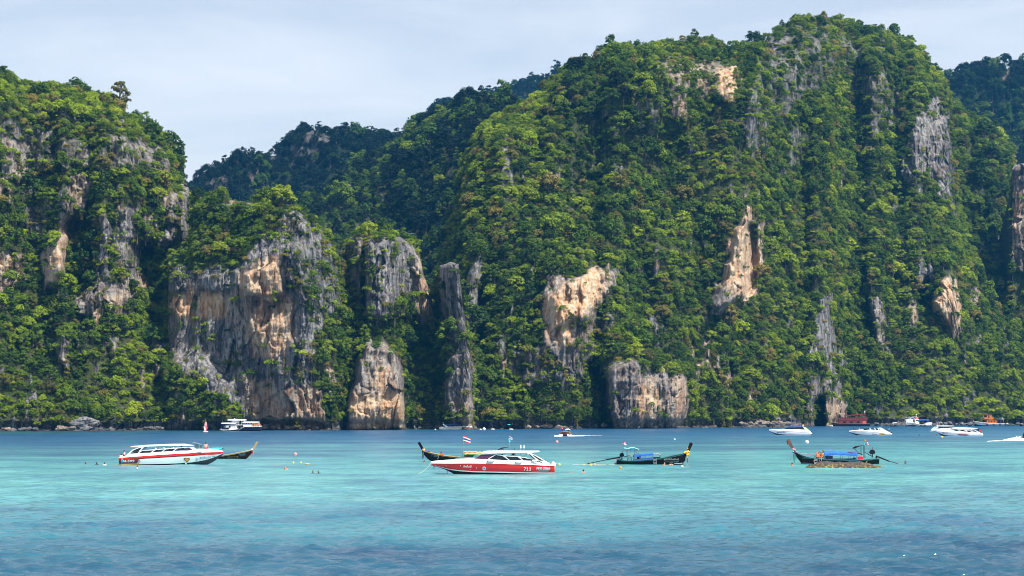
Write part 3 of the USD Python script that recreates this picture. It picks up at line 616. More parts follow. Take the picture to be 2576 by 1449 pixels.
plant('ridge_far', 4.4, 0.55, SHADE_WOOD, 31, scrub=0.2)
plant('ridge_left', 3.7, 0.46, SHADE_WOOD, 32, scrub=0.4)
plant('hill_right_far', 4.2, 0.55, {('broad', 'painted_shade'): 6, ('broad', 'deep'): 2, ('tall', 'deep'): 0.5}, 33, scrub=0.2)  # mostly leaves with shadow painted into their colour
plant('side_slope', 3.0, 0.42, PART_SHADE_WOOD, 34, scrub=0.4)
plant('shoulder', 2.6, 0.37, WOOD, 35)
plant('wall_right', 4.2, 0.36, WOOD, 36, scrub=0.4)
plant('main', 2.45, 0.335, WOOD, 37, zones=[
    ([(1690, 380), (1780, 360), (1860, 380), (1920, 420), (1880, 500), (1780, 520), (1720, 480)], BRIGHT_WOOD, 0.8),
    ([(1640, 580), (1700, 560), (1720, 720), (1660, 720)], BRIGHT_WOOD, 0.75),
    ([(1980, 520), (2080, 540), (2090, 720), (2000, 680)], BRIGHT_WOOD, 0.8),
    ([(1190, 330), (1300, 250), (1420, 180), (1500, 330), (1480, 460), (1300, 560), (1200, 560)], YELLOW, 0.95),
    ([(2280, 100), (2420, 200), (2400, 330), (2340, 240)], YELLOW, 0.8),
    ([(2300, 930), (2620, 930), (2620, 1080), (2250, 1080), (2260, 980)], BRIGHT_WOOD, 1.0),
    ([(1700, 980), (1780, 960), (1800, 1075), (1700, 1075)], BRIGHT_WOOD, 0.9),
    ([(1180, 980), (1300, 960), (1300, 1075), (1180, 1075)], BRIGHT_WOOD, 0.85),
    ([(1420, 200), (1560, 140), (1640, 300), (1600, 420), (1500, 560), (1420, 480)], {('broad', 'deep'): 4, ('broad', 'green'): 2, ('broad', 'painted_shade'): 2, ('tall', 'deep'): 1}, 0.95),  # darker wood, some of it in shadow-painted leaves
], scrub=1.1)
plant('pillars', 2.5, 0.32, WOOD, 38, zones=[([(1040, 990), (1190, 980), (1190, 1080), (1030, 1080)], YELLOW, 1.0)], scrub=0.9)
plant('cliff', 2.5, 0.32, WOOD, 39, scrub=1.3)
plant('left', 2.4, 0.325, WOOD, 40, zones=[([(-60, 180), (300, 280), (440, 420), (200, 330), (-60, 300)], YELLOW, 0.85),
    ([(220, 880), (420, 860), (430, 1000), (330, 1080), (200, 1000)], BRIGHT_WOOD, 0.95), ([(-60, 960), (160, 950), (160, 1080), (-60, 1080)], BRIGHT_WOOD, 0.95)])

# the nearest trees along the shore, each a thing of its own; the rest of the wood is a mass
allpos = np.concatenate([t[0] for k in TREES for t in TREES[k]])
alltree = [(k, b, i) for k in TREES for b, t in enumerate(TREES[k]) for i in range(len(t[0]))]

def tree_name(kind):
    return {'broad': 'broadleaf_tree', 'layered': 'layered_tree', 'tall': 'tall_tree', 'bush': 'shrub', 'creeper': 'creeper'}[kind]

# class prims that the single trees refer to
for i, (kind, tone, trunk, crown) in enumerate(PROTO):
    base = f'/World/wood_class/{tree_name(kind)}_{i:03d}'
    if i == 0:
        stage.CreateClassPrim('/World/wood_class')
    UsdGeom.Xform.Define(stage, base)
    usdkit.mesh(stage, base + '/trunk', trunk, BARK, smooth=True)
    usdkit.mesh(stage, base + '/crown', crown, LEAF[tone])

TONE = {'green': 'mid green', 'bright': 'bright yellow green', 'deep': 'deep green', 'olive': 'brownish olive', 'painted_shade': 'dark green'}
SHAPE = {'broad': 'broad domed', 'layered': 'flat layered', 'tall': 'tall narrow'}
def place_of(px, py):
    spots = [(60, 'at the far left shore'), (150, 'left of the grey shore boulder'), (215, 'directly above the grey shore boulder'),
             (330, 'right of the grey shore boulder'), (440, 'left of the big orange cliff'), (560, 'above the small red sail'),
             (700, 'at the cliff foot behind the ferries'), (840, 'right of the big orange cliff'), (1020, 'beside the beige sea rock'),
             (1110, 'right of the beige sea rock'), (1190, 'above the moored white launch'), (1330, 'above the grey open boat'),
             (1420, 'behind the small longtail with wake'), (1510, 'left of the dark sea cave'), (1740, 'on top of the shore cliff'),
             (1850, 'right of the shore cliff'), (1960, 'above the left white speedboat'), (2040, 'left of the small sea cave'),
             (2130, 'beside the small sea cave'), (2240, 'above the dark red junk'), (2340, 'above the moored tour boats'), (2440, 'above the overlapping white speedboats'), (2700, 'above the orange decked wooden boat')]
    for x, s in spots:
        if px < x:
            return s
score = []
for n, (k, b, i) in enumerate(alltree):
    pos, proto, sz, spin = TREES[k][b]
    kind = PROTO[proto[i]][0]
    p = pos[i]
    px, py = 1288 + p[0] / p[1] * FPX, HOR - (p[2] + 6 * sz[i] - CAM_H) / p[1] * FPX
    ok = kind in SHAPE and k in ('main', 'pillars', 'cliff', 'left') and -10 < px < 2586 and p[2] > 0
    score.append(p[1] / sz[i] ** 0.5 if ok else 1e9)
ORDINAL = ['first', 'second', 'third', 'fourth', 'fifth', 'sixth', 'seventh', 'eighth', 'ninth', 'tenth', 'eleventh', 'twelfth', 'thirteenth', 'fourteenth', 'fifteenth', 'sixteenth', 'seventeenth', 'eighteenth', 'nineteenth', 'twentieth'] + [f'{i}th' for i in range(21, 90)]
labelled = {}
near = set(np.argsort(score)[:300].tolist())
for n in sorted(near):
    k, b, i = alltree[n]
    pos, proto, sz, spin = TREES[k][b]
    kind, tone = KEY[proto[i]]
    p = pos[i]
    px, py = 1288 + p[0] / p[1] * FPX, HOR - (p[2] - CAM_H) / p[1] * FPX
    x = UsdGeom.Xform.Define(stage, numbered('/World/' + tree_name(kind)))
    x.GetPrim().GetReferences().AddInternalReference(f'/World/wood_class/{tree_name(kind)}_{proto[i]:03d}')
    x.GetPrim().SetInstanceable(True)
    x.AddTranslateOp().Set(Gf.Vec3d(*map(float, p))); x.AddRotateZOp().Set(float(spin[i])); x.AddScaleOp().Set(Gf.Vec3f(float(sz[i])))
    where = place_of(px, py)
    tag(x, f'{SHAPE[kind]} {TONE[tone]} tree {where}', 'tree')
    labelled.setdefault(f'{SHAPE[kind]} {TONE[tone]} tree {where}', []).append((px, x.GetPrim()))
for lb, members in labelled.items():            # alike trees are told apart by their order along the shore
    members.sort(key=lambda q: q[0])
    for r_, (px, prim) in enumerate(members):
        if len(members) > 1:
            w_ = ORDINAL[r_] if r_ < len(members) - 1 else 'last'
            prim.SetCustomDataByKey('label', lb + (f', {w_} from left' if w_ != 'last' else ', rightmost'))
            prim.SetCustomDataByKey('group', lb.replace(' tree ', ' trees '))

for k in TREES:
    root = '/World/' + {'ridge_far': 'distant_ridge_forest', 'ridge_left': 'dark_ridge_forest', 'hill_right_far': 'distant_hill_forest', 'side_slope': 'side_slope_forest', 'shoulder': 'shoulder_forest',
                        'wall_right': 'rock_wall_shrubs', 'main': 'mountain_forest', 'pillars': 'pillar_forest', 'cliff': 'cliff_forest', 'left': 'hill_forest'}[k]
    P_, I_, S_, A_ = [], [], [], []
    off = sum(len(t[0]) for kk in list(TREES)[:list(TREES).index(k)] for t in TREES[kk])
    for pos, proto, sz, spin in TREES[k]:
        m = np.array([off + q not in near for q in range(len(pos))], bool); off += len(pos)
        P_.append(pos[m]); I_.append(proto[m]); S_.append(sz[m]); A_.append(spin[m])
    P_, I_, S_, A_ = (np.concatenate(q) for q in (P_, I_, S_, A_))
    inst = UsdGeom.PointInstancer.Define(stage, root)
    kinds = np.unique(I_); remap = {int(q): j for j, q in enumerate(kinds)}
    for q in kinds:
        base = f'{root}/{tree_name(PROTO[q][0])}_{q:03d}'
        x = UsdGeom.Xform.Define(stage, base)
        x.GetPrim().GetReferences().AddInternalReference(f'/World/wood_class/{tree_name(PROTO[q][0])}_{q:03d}')
        inst.GetPrototypesRel().AddTarget(base)
    inst.CreateProtoIndicesAttr(Vt.IntArray([remap[int(q)] for q in I_]))
    inst.CreatePositionsAttr(Vt.Vec3fArray.FromNumpy(P_.astype(np.float32)))
    rng = np.random.default_rng(77)
    sc = np.stack([S_ * rng.uniform(0.85, 1.2, len(S_)), S_ * rng.uniform(0.85, 1.2, len(S_)), S_ * rng.uniform(0.8, 1.15, len(S_))], -1)
    inst.CreateScalesAttr(Vt.Vec3fArray.FromNumpy(sc.astype(np.float32)))
    h = np.radians(A_) / 2
    inst.CreateOrientationsAttr(Vt.QuathArray([Gf.Quath(float(math.cos(a)), 0, 0, float(math.sin(a))) for a in h]))
    tag(inst, {'ridge_far': 'dark forest covering the ridge behind the middle of the mountain', 'ridge_left': 'dark forest on the shaded ridge between the two hills',
               'hill_right_far': 'dense dark forest on the far hill behind the right shoulder', 'side_slope': 'deep green forest on the shaded side slope above the pillars',
               'shoulder': 'forest on the shoulder right of the tall peak', 'wall_right': 'shrubs clinging to the grey rock wall at the right edge',
               'main': 'jungle covering the tall main mountain', 'pillars': 'jungle between and below the grey rock pillars', 'cliff': 'trees and shrubs on top of the big orange cliff',
               'left': 'jungle covering the steep hill at the left edge'}[k], 'forest', None, 'stuff')
# ---------------------------------------------------------------- the sea
def sea():
    rng = np.random.default_rng(5)
    rows = np.concatenate([[-400, -100, 20, 60], np.geomspace(76, 990, 900), [1100, 1300, 3000, 9000]])
    u = np.concatenate([[-40, -12, -4, -2, -1.35], np.linspace(-1.12, 1.12, 400), [1.35, 2, 4, 12, 40]])
    w = 0.2634 * np.maximum(rows, 60) + 2.0
    X = u[None] * w[:, None]; Y = np.repeat(rows[:, None], len(u), 1)
    Z = np.zeros_like(X)
    near = (np.abs(u[None]) < 1.2) & (Y > 55) & (Y < 995)
    amp = near.astype(float)
    x, y = X[near], Y[near]
    h = np.zeros(len(x))
    # wind chop from the left front, crests short and irregular
    for lam, a, n in ((6.0, 0.012, 4), (2.6, 0.022, 8), (1.5, 0.040, 14), (1.0, 0.034, 18), (0.7, 0.022, 18)):
        for _ in range(n):
            l = lam * rng.uniform(0.75, 1.3); th = math.radians(84) + rng.normal() * 0.34
            k = 2 * math.pi / l
            ph = k * (math.cos(th) * x + math.sin(th) * y) + rng.uniform(0, 6.28) + 1.2 * np.sin(0.11 * x * rng.uniform(0.5, 1.5) + rng.uniform(0, 6))
            res = np.clip(l / (0.0066 * y * 1.0 + 0.05) - 0.9, 0, 1)      # waves finer than the grid are left to the material
            h += a * rng.uniform(0.6, 1.3) * res * (np.sin(ph) + 0.22 * np.cos(2 * ph)) * 2.2 / math.sqrt(n)
    gust = 0.65 + 0.85 * smooth01((noise2(x / 3, y / 6, 91, 4) - 0.25) / 0.5)
    h = h * gust
    Z[near] = h
    Y[near] = y - 0.0 * np.clip(h, -0.3, 0.3) * np.clip((420 - y) / 200, 0, 1)      # crests lean towards the beach
    V = np.stack([X, Y, Z], -1)
    R, C = X.shape; idx = np.arange(R * C).reshape(R, C)
    F = np.concatenate([np.stack([idx[:-1, :-1], idx[:-1, 1:], idx[1:, 1:]], -1).reshape(-1, 3), np.stack([idx[:-1, :-1], idx[1:, 1:], idx[1:, :-1]], -1).reshape(-1, 3)])
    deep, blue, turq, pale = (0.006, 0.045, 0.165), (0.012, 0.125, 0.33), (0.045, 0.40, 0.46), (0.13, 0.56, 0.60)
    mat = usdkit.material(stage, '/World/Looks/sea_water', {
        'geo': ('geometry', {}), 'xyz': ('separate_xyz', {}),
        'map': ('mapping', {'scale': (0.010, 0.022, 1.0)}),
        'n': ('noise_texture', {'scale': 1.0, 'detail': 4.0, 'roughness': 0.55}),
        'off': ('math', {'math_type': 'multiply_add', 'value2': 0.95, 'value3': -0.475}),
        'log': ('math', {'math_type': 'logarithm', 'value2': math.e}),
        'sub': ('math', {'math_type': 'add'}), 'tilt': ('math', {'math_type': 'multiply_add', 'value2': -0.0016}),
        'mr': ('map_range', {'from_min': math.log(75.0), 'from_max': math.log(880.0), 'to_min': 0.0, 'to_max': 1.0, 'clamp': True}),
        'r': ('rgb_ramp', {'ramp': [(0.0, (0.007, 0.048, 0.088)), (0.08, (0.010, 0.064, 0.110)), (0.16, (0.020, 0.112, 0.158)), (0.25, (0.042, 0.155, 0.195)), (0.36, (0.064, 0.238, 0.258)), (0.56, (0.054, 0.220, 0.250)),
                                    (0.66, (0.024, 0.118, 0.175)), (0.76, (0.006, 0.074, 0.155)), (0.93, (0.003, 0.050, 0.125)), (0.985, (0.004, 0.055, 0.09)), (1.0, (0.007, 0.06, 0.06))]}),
        'ro': ('map_range', {'from_min': 120.0, 'from_max': 600.0, 'to_min': 0.17, 'to_max': 0.36, 'clamp': True}),
        'map2': ('mapping', {'scale': (0.06, 0.06, 1.0)}),
        'n2': ('noise_texture', {'scale': 1.0, 'detail': 7.0, 'roughness': 0.72}),
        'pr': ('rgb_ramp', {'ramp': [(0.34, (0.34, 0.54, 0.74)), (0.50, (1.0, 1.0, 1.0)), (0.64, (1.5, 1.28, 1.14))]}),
        'mul': ('mix', {'mix_type': 'multiply', 'fac': 1.0}),
        'bm': ('mapping', {'scale': (0.62, 1.25, 1.0)}),
        'bn': ('noise_texture', {'scale': 1.7, 'detail': 3.0, 'roughness': 0.55, 'distortion': 0.4}),
        'bump': ('bump', {'strength': 0.6, 'distance': 0.26}),
        'p': ('principled_bsdf', { 'ior': 1.33, 'specular_ior_level': 1.0}),
    }, [('geo.position', 'xyz.vector'), ('geo.position', 'map.vector'), ('map.vector', 'n.vector'), ('n.fac', 'off.value1'), ('xyz.y', 'log.value1'), ('log.value', 'tilt.value3'), ('xyz.x', 'tilt.value1'), ('tilt.value', 'sub.value1'), ('off.value', 'sub.value2'),
        ('sub.value', 'mr.value'), ('xyz.y', 'ro.value'), ('ro.result', 'p.roughness'), ('mr.result', 'r.fac'), ('geo.position', 'map2.vector'), ('map2.vector', 'n2.vector'), ('n2.fac', 'pr.fac'), ('r.color', 'mul.color1'), ('pr.color', 'mul.color2'),
        ('mul.color', 'p.base_color'), ('geo.position', 'bm.vector'), ('bm.vector', 'bn.vector'), ('bn.fac', 'bump.height'), ('bump.normal', 'p.normal')], surface='p.BSDF')
    m = usdkit.mesh(stage, '/World/sea', (V.reshape(-1, 3), F), mat, smooth=True)
    tag(m, 'choppy turquoise sea turning deep blue towards the viewer and the shore', None, None, 'structure')
sea()
# ---------------------------------------------------------------- tools for boats
import manifold3d
from shapely.geometry import Polygon

def extrude(poly, depth):
    """A polygon in (x, z) as a slab from y = 0 to y = depth."""
    p = Polygon(poly)
    if not p.is_valid:
        p = p.buffer(0)
    m = trimesh.creation.extrude_polygon(p, depth, engine='earcut')
    v = np.array(m.vertices)
    return np.stack([v[:, 0], v[:, 2], v[:, 1]], -1), np.array(m.faces)[:, ::-1]

def box(c, e, rot=0.0):
    m = trimesh.creation.box(extents=e)
    v = np.array(m.vertices)
    if rot:      # tilt in the x-z plane
        ca, sa = math.cos(rot), math.sin(rot)
        v = np.stack([v[:, 0] * ca - v[:, 2] * sa, v[:, 1], v[:, 0] * sa + v[:, 2] * ca], -1)
    return v + np.asarray(c, float), np.array(m.faces)

def ball(c, r, sub=2):
    m = trimesh.creation.icosphere(subdivisions=sub, radius=1.0)
    return np.array(m.vertices) * np.broadcast_to(r, 3) + np.asarray(c, float), np.array(m.faces)

def strip(rows, closed=False):
    """Quads between the rows of points (n, m, 3)."""
    A = np.asarray(rows, float); n, m = A.shape[:2]
    idx = np.arange(n * m).reshape(n, m)
    if closed:
        idx = np.concatenate([idx, idx[:, :1]], 1)
    f = np.concatenate([np.stack([idx[:-1, :-1], idx[:-1, 1:], idx[1:, 1:]], -1).reshape(-1, 3), np.stack([idx[:-1, :-1], idx[1:, 1:], idx[1:, :-1]], -1).reshape(-1, 3)])
    return A.reshape(-1, 3), f

def both(mesh):
    """The mesh and its mirror image on the other side of the boat."""
    v, f = mesh
    return join([(v, f), (v * np.array([1, -1, 1]), f[:, ::-1])])

class Craft:
    """Something drawn from one enlarged view of the photograph and stood on the water at its true distance.
    Local axes: x to the picture's right, y away from the viewer, z up, all in metres, origin at the waterline."""
    def __init__(self, name, label, cat, crop, zoom, wl, cx0, yaw=0.0, group=None, Y=None, lift=0.0):
        self.X0, self.Y0, self.zoom = crop[0], crop[1], zoom
        py = (crop[1] + wl / zoom) / 1.3587
        self.Y = Y or wy(py)
        self.k = self.Y / FPX / (zoom * 1.3587)
        self.kx = self.k / math.cos(math.radians(yaw))
        self.wl, self.cx0 = wl, cx0
        px = (crop[0] + cx0 / zoom) / 1.3587
        self.pos = np.array([(px - 1288) / FPX * self.Y, self.Y, lift])
        self.path = numbered('/World/' + name)
        self.x = UsdGeom.Xform.Define(stage, self.path)
        self.x.AddTranslateOp().Set(Gf.Vec3d(*map(float, self.pos)))
        if yaw:
            self.x.AddRotateZOp().Set(float(yaw))
        tag(self.x, label, cat, group)
    def u(self, cx): return (np.asarray(cx, float) - self.cx0) * self.kx
    def z(self, cy): return (self.wl - np.asarray(cy, float)) * self.k
    def P(self, cx, cy, v=0.0): return np.array([float(self.u(cx)), v, float(self.z(cy))])
    def add(self, name, mesh, mat, smooth=False, parent=None, label=None):
        path = numbered((parent or self.path) + '/' + name)
        m = usdkit.mesh(stage, path, mesh, mat, smooth=smooth)
        if label:
            m.GetPrim().SetCustomDataByKey('label', label)
        return path
    def poly(self, pts): return [(float(self.u(a)), float(self.z(b))) for a, b in pts]
    def plate(self, name, pts, v, th, mat, mirror=True, parent=None, label=None):
        m = extrude(self.poly(pts), th); m = (m[0] + np.array([0, (v if not mirror else -abs(v)) - th / 2, 0]), m[1])
        if mirror:
            self.add(name, (m[0] * np.array([1, -1, 1]), m[1][:, ::-1]), mat, parent=parent, label=label)
        return self.add(name, m, mat, parent=parent, label=label)
    def slab(self, name, pts, half, mat, parent=None, label=None, smooth=False):
        m = extrude(self.poly(pts), 2 * half); m = (m[0] - np.array([0, half, 0]), m[1])
        return self.add(name, m, mat, parent=parent, label=label, smooth=smooth)
    def rod(self, name, pts, r, mat, v=0.0, mirror=False, parent=None, sides=6, label=None):
        m = tube([self.P(a, b, v) for a, b in pts], r, sides)
        if mirror:
            self.add(name, (m[0] * np.array([1, -1, 1]), m[1][:, ::-1]), mat, smooth=True, parent=parent, label=label)
        return self.add(name, m, mat, smooth=True, parent=parent, label=label)
    # hull -----------------------------------------------------------
    def hull(self, rows):
        """rows: (cx, rail y, half beam at the rail, chine y, half beam at the chine, keel y)."""
        R = np.array(rows, float)
        xs = np.linspace(R[0, 0], R[-1, 0], 60)
        self.R = np.stack([xs] + [np.interp(xs, R[:, 0], R[:, i]) for i in range(1, R.shape[1])], -1)
        for i in range(1, self.R.shape[1]):
            self.R[:, i] = gaussian_filter1d(self.R[:, i], 1.6, mode='nearest')
        self.R[[0, -1], 2] = R[[0, -1], 2]; self.R[[0, -1], 4] = R[[0, -1], 4]
    def edge(self, f):
        """Points of the near side, a fraction f (a number or one per station) of the way from rail to chine."""
        r = self.R; f = np.broadcast_to(f, len(r))
        z = self.z(r[:, 1]) * (1 - f) + self.z(r[:, 3]) * f
        bulge = 0.06 * np.sin(np.pi * np.clip(f, 0, 1)) * np.clip(r[:, 2], 0, 1)
        return np.stack([self.u(r[:, 0]), -(r[:, 2] * (1 - f) + r[:, 4] * f + bulge), z], -1)
    def side(self, name, f0, f1, mat, n=4, label=None, out=0.0, parent=None):
        f0, f1 = np.broadcast_to(f0, len(self.R)), np.broadcast_to(f1, len(self.R))
        rows = [self.edge(f0 * (1 - t) + f1 * t) - np.array([0, out, 0]) for t in np.linspace(0, 1, n)]
        return self.add(name, both(strip(np.stack(rows, 1))), mat, smooth=30, label=label, parent=parent)
    def bottom(self, mat):
        r = self.R; c = self.edge(1.0); k = np.stack([self.u(r[:, 0]), 0 * r[:, 0], self.z(r[:, 5])], -1)
        return self.add('hull_bottom', both(strip(np.stack([c, (c + k) / 2 - [0, 0, 0.03], k], 1))), mat, smooth=30)
    def deck(self, mat, pts, inset=0.0, name='deck'):
        """Topsides from the rail in and up to the deck edge (cx, y, half beam), and the deck between."""
        D = np.array(pts, float); r = self.R
        ey = np.interp(r[:, 0], D[:, 0], D[:, 1]); eb = np.interp(r[:, 0], D[:, 0], D[:, 2])
        ey = gaussian_filter1d(ey, 1.2, mode='nearest'); eb = gaussian_filter1d(eb, 1.2, mode='nearest')
        e = np.stack([self.u(r[:, 0]), -eb, self.z(ey)], -1)
        rail = self.edge(0.0)
        mid = np.stack([e[:, 0], e[:, 1] * 0, e[:, 2] + 0.05], -1)
        half = strip(np.stack([rail, rail * 0.5 + e * 0.5 - [0, 0.05, 0], e, e * 0.5 + mid * 0.5 + [0, 0, 0.02], mid], 1))
        return self.add(name, both(half), mat, smooth=40)
    def transom(self, mat, at=0):
        r = self.R[at]; e0, e1 = self.edge(0.0)[at], self.edge(1.0)[at]
        k = np.array([e1[0], 0, float(self.z(r[5]))])
        ring = np.array([e0, e1, k, e1 * [1, -1, 1], e0 * [1, -1, 1]])
        v = np.concatenate([ring, [ring.mean(0)]]); f = [[5, i, (i + 1) % 5] for i in range(5)]
        return self.add('transom', (v, np.array(f + [q[::-1] for q in f])[:5]), mat)
    def on_side(self, u, z, out):
        r = self.R; us = self.u(r[:, 0])
        g = lambda a: np.interp(u, us, a)
        zr, zc, br, bc = g(self.z(r[:, 1])), g(self.z(r[:, 3])), g(r[:, 2]), g(r[:, 4])
        f = np.clip((zr - z) / np.maximum(zr - zc, 1e-3), -0.2, 1.2)
        return -(br * (1 - f) + bc * f + 0.06 * np.sin(np.pi * np.clip(f, 0, 1)) * np.clip(br, 0, 1)) - out
    def decal(self, name, pts, mat, out=0.006, parent=None, label=None):
        p = Polygon(self.poly(pts)).buffer(0)
        m = trimesh.creation.extrude_polygon(p, 0.004, engine='earcut')
        m = m.subdivide_to_size(0.35)
        v = np.array(m.vertices)
        return self.add(name, (np.stack([v[:, 0], self.on_side(v[:, 0], v[:, 1], out) - v[:, 2], v[:, 1]], -1), np.array(m.faces)[:, ::-1]), mat, parent=parent, label=label)
    def text(self, name, s, cx, cy, h, mat, slant=0.0, bold=True, out=0.010, width=None, label=None):
        """Lettering on the near side: lower left corner at (cx, cy), capitals h pixels tall."""
        m = meshkit.text_mesh(s, h * self.k, 0.006, bold)
        v = np.array(m.vertices); 
        if width:
            v[:, 0] *= width * self.k / v[:, 0].max()
        u = v[:, 0] + slant * v[:, 1] + self.u(cx); z = v[:, 1] + self.z(cy)
        return self.add(name, (np.stack([u, self.on_side(u, z, out) - v[:, 2], z], -1), np.array(m.faces)[:, ::-1]), mat, label=label)
    def strokes(self, name, lines, mat, r=0.025, out=0.012, label=None):
        """Hand-drawn script on the near side, as raised strokes."""
        parts = []
        for ln in lines:
            u = np.array([float(self.u(a)) for a, b in ln]); z = np.array([float(self.z(b)) for a, b in ln])
            parts.append(tube(np.stack([u, self.on_side(u, z, out), z], -1), r, 5))
        return self.add(name, join(parts), mat, label=label)

def script_lines(x, y, w, h, n, seed):
    """Loops and stems like a line of Thai script."""
    r = np.random.default_rng(seed); out = []
    for i in range(n):
        a = x + (i + 0.15) * w / n; c = w / n * 0.62
        kind = r.integers(4)
        if kind == 0:
            out.append([(a, y), (a, y - h * 0.8), (a + c * 0.5, y - h), (a + c, y - h * 0.7), (a + c, y)])
        elif kind == 1:
            out.append([(a + c * 0.3, y - h), (a, y - h * 0.7), (a, y - h * 0.2), (a + c * 0.5, y), (a + c, y - h * 0.3), (a + c, y - h)])
        elif kind == 2:
            out.append([(a + c * 0.4, y - h * 0.5), (a, y - h * 0.35), (a + c * 0.2, y), (a + c, y - h * 0.2), (a + c, y - h * 0.8), (a + c * 0.5, y - h), (a, y - h * 0.85)])
        else:
            out.append([(a, y), (a, y - h), (a + c * 0.5, y - h * 0.45), (a + c, y - h), (a + c, y)])
        if r.random() < 0.35:
            out.append([(a + c * 0.2, y - h * 1.35), (a + c * 0.6, y - h * 1.6), (a + c, y - h * 1.3)])
    return out

# paints and stuffs
WHITE = simple('white_gelcoat', (0.78, 0.79, 0.80), 0.22, coat=0.4)
OFFWHITE = simple('offwhite_paint', (0.66, 0.66, 0.62), 0.5, vary=0.12)
RED = simple('red_gelcoat', (0.64, 0.010, 0.010), 0.22, coat=0.4)
DARKRED = simple('dark_red_gelcoat', (0.14, 0.008, 0.014), 0.25, coat=0.3)
BLACK = simple('black_paint', (0.012, 0.012, 0.014), 0.45, spec=0.12)
ANTIFOUL = simple('dark_antifouling', (0.02, 0.022, 0.03), 0.6)
GLASS = simple('tinted_window', (0.010, 0.010, 0.016), 0.06, spec=0.7)
PURPLE = simple('violet_tinted_window', (0.075, 0.018, 0.060), 0.08, spec=0.7)
STEEL = simple('stainless_steel', (0.55, 0.56, 0.58), 0.3, metallic=0.9)
GREY = simple('grey_trim', (0.20, 0.21, 0.23), 0.5)
NAVY = simple('navy_paint', (0.015, 0.03, 0.16), 0.35)
YELLOW_P = simple('yellow_paint', (0.62, 0.36, 0.03), 0.4)
BLUE_TARP = simple('blue_tarpaulin', (0.008, 0.11, 0.40), 0.55, vary=0.25, scale=2)
TURQ_TARP = simple('turquoise_tarpaulin', (0.03, 0.42, 0.52), 0.55, vary=0.2, scale=2)
LIME_TARP = simple('lime_tarpaulin', (0.42, 0.62, 0.16), 0.6, vary=0.15)
ORANGE_TARP = simple('orange_tarpaulin', (0.62, 0.30, 0.12), 0.6)
WOOD_DARK = simple('dark_oiled_wood', (0.016, 0.008, 0.005), 0.5, vary=0.5, scale=4, spec=0.12)
WOOD_BLACK = simple('black_tarred_wood', (0.006, 0.006, 0.007), 0.45, vary=0.4, scale=4, spec=0.12)
WOOD_GREEN = simple('dark_green_wood', (0.010, 0.008, 0.005), 0.45, vary=0.4, scale=4, spec=0.12)
WOOD_TAN = simple('tan_varnished_wood', (0.42, 0.27, 0.12), 0.45, vary=0.3, scale=6)
WOOD_PALE = simple('pale_deck_wood', (0.55, 0.42, 0.27), 0.6, vary=0.2, scale=6)
RAIL_TEAL = simple('teal_rail_paint', (0.04, 0.13, 0.15), 0.45)
WOOD_ORANGE = simple('orange_varnished_wood', (0.50, 0.16, 0.035), 0.45, vary=0.25, scale=3)
MAROON = simple('maroon_paint', (0.16, 0.022, 0.024), 0.5, vary=0.35, scale=2)
MAROON_D = simple('dark_maroon_paint', (0.05, 0.012, 0.014), 0.55, vary=0.3, scale=2)
CORAL = simple('coral_red_panel', (0.50, 0.10, 0.07), 0.5)
ORANGE = simple('orange_plastic', (0.70, 0.20, 0.02), 0.5)
YELLOW = simple('yellow_plastic', (0.75, 0.55, 0.04), 0.5)
PINK = simple('faded_pink_plastic', (0.62, 0.24, 0.22), 0.5)
CLOTH_RED = simple('red_cloth', (0.50, 0.025, 0.03), 0.85)
CLOTH_PINK = simple('pink_cloth', (0.55, 0.08, 0.14), 0.85)
CLOTH_WHITE = simple('white_cloth', (0.72, 0.70, 0.72), 0.85)
CLOTH_BLUE = simple('blue_cloth', (0.05, 0.05, 0.24), 0.85)
CLOTH_SKY = simple('sky_blue_cloth', (0.10, 0.48, 0.62), 0.85)
CLOTH_GREEN = simple('green_cloth', (0.02, 0.17, 0.07), 0.85)
CLOTH_DARK = simple('dark_cloth', (0.02, 0.02, 0.03), 0.85)
CLOTH_ORANGE = simple('orange_vest_cloth', (0.66, 0.15, 0.03), 0.8)
SKIN = simple('tanned_skin', (0.26, 0.12, 0.065), 0.5)
SKIN_PALE = simple('light_skin', (0.50, 0.29, 0.20), 0.5)
HAIR = simple('black_hair', (0.010, 0.009, 0.009), 0.5)
FOAM = simple('white_foam', (0.80, 0.83, 0.85), 0.7, vary=0.2, scale=1.2)
ROPE = simple('pale_rope', (0.55, 0.53, 0.47), 0.8)

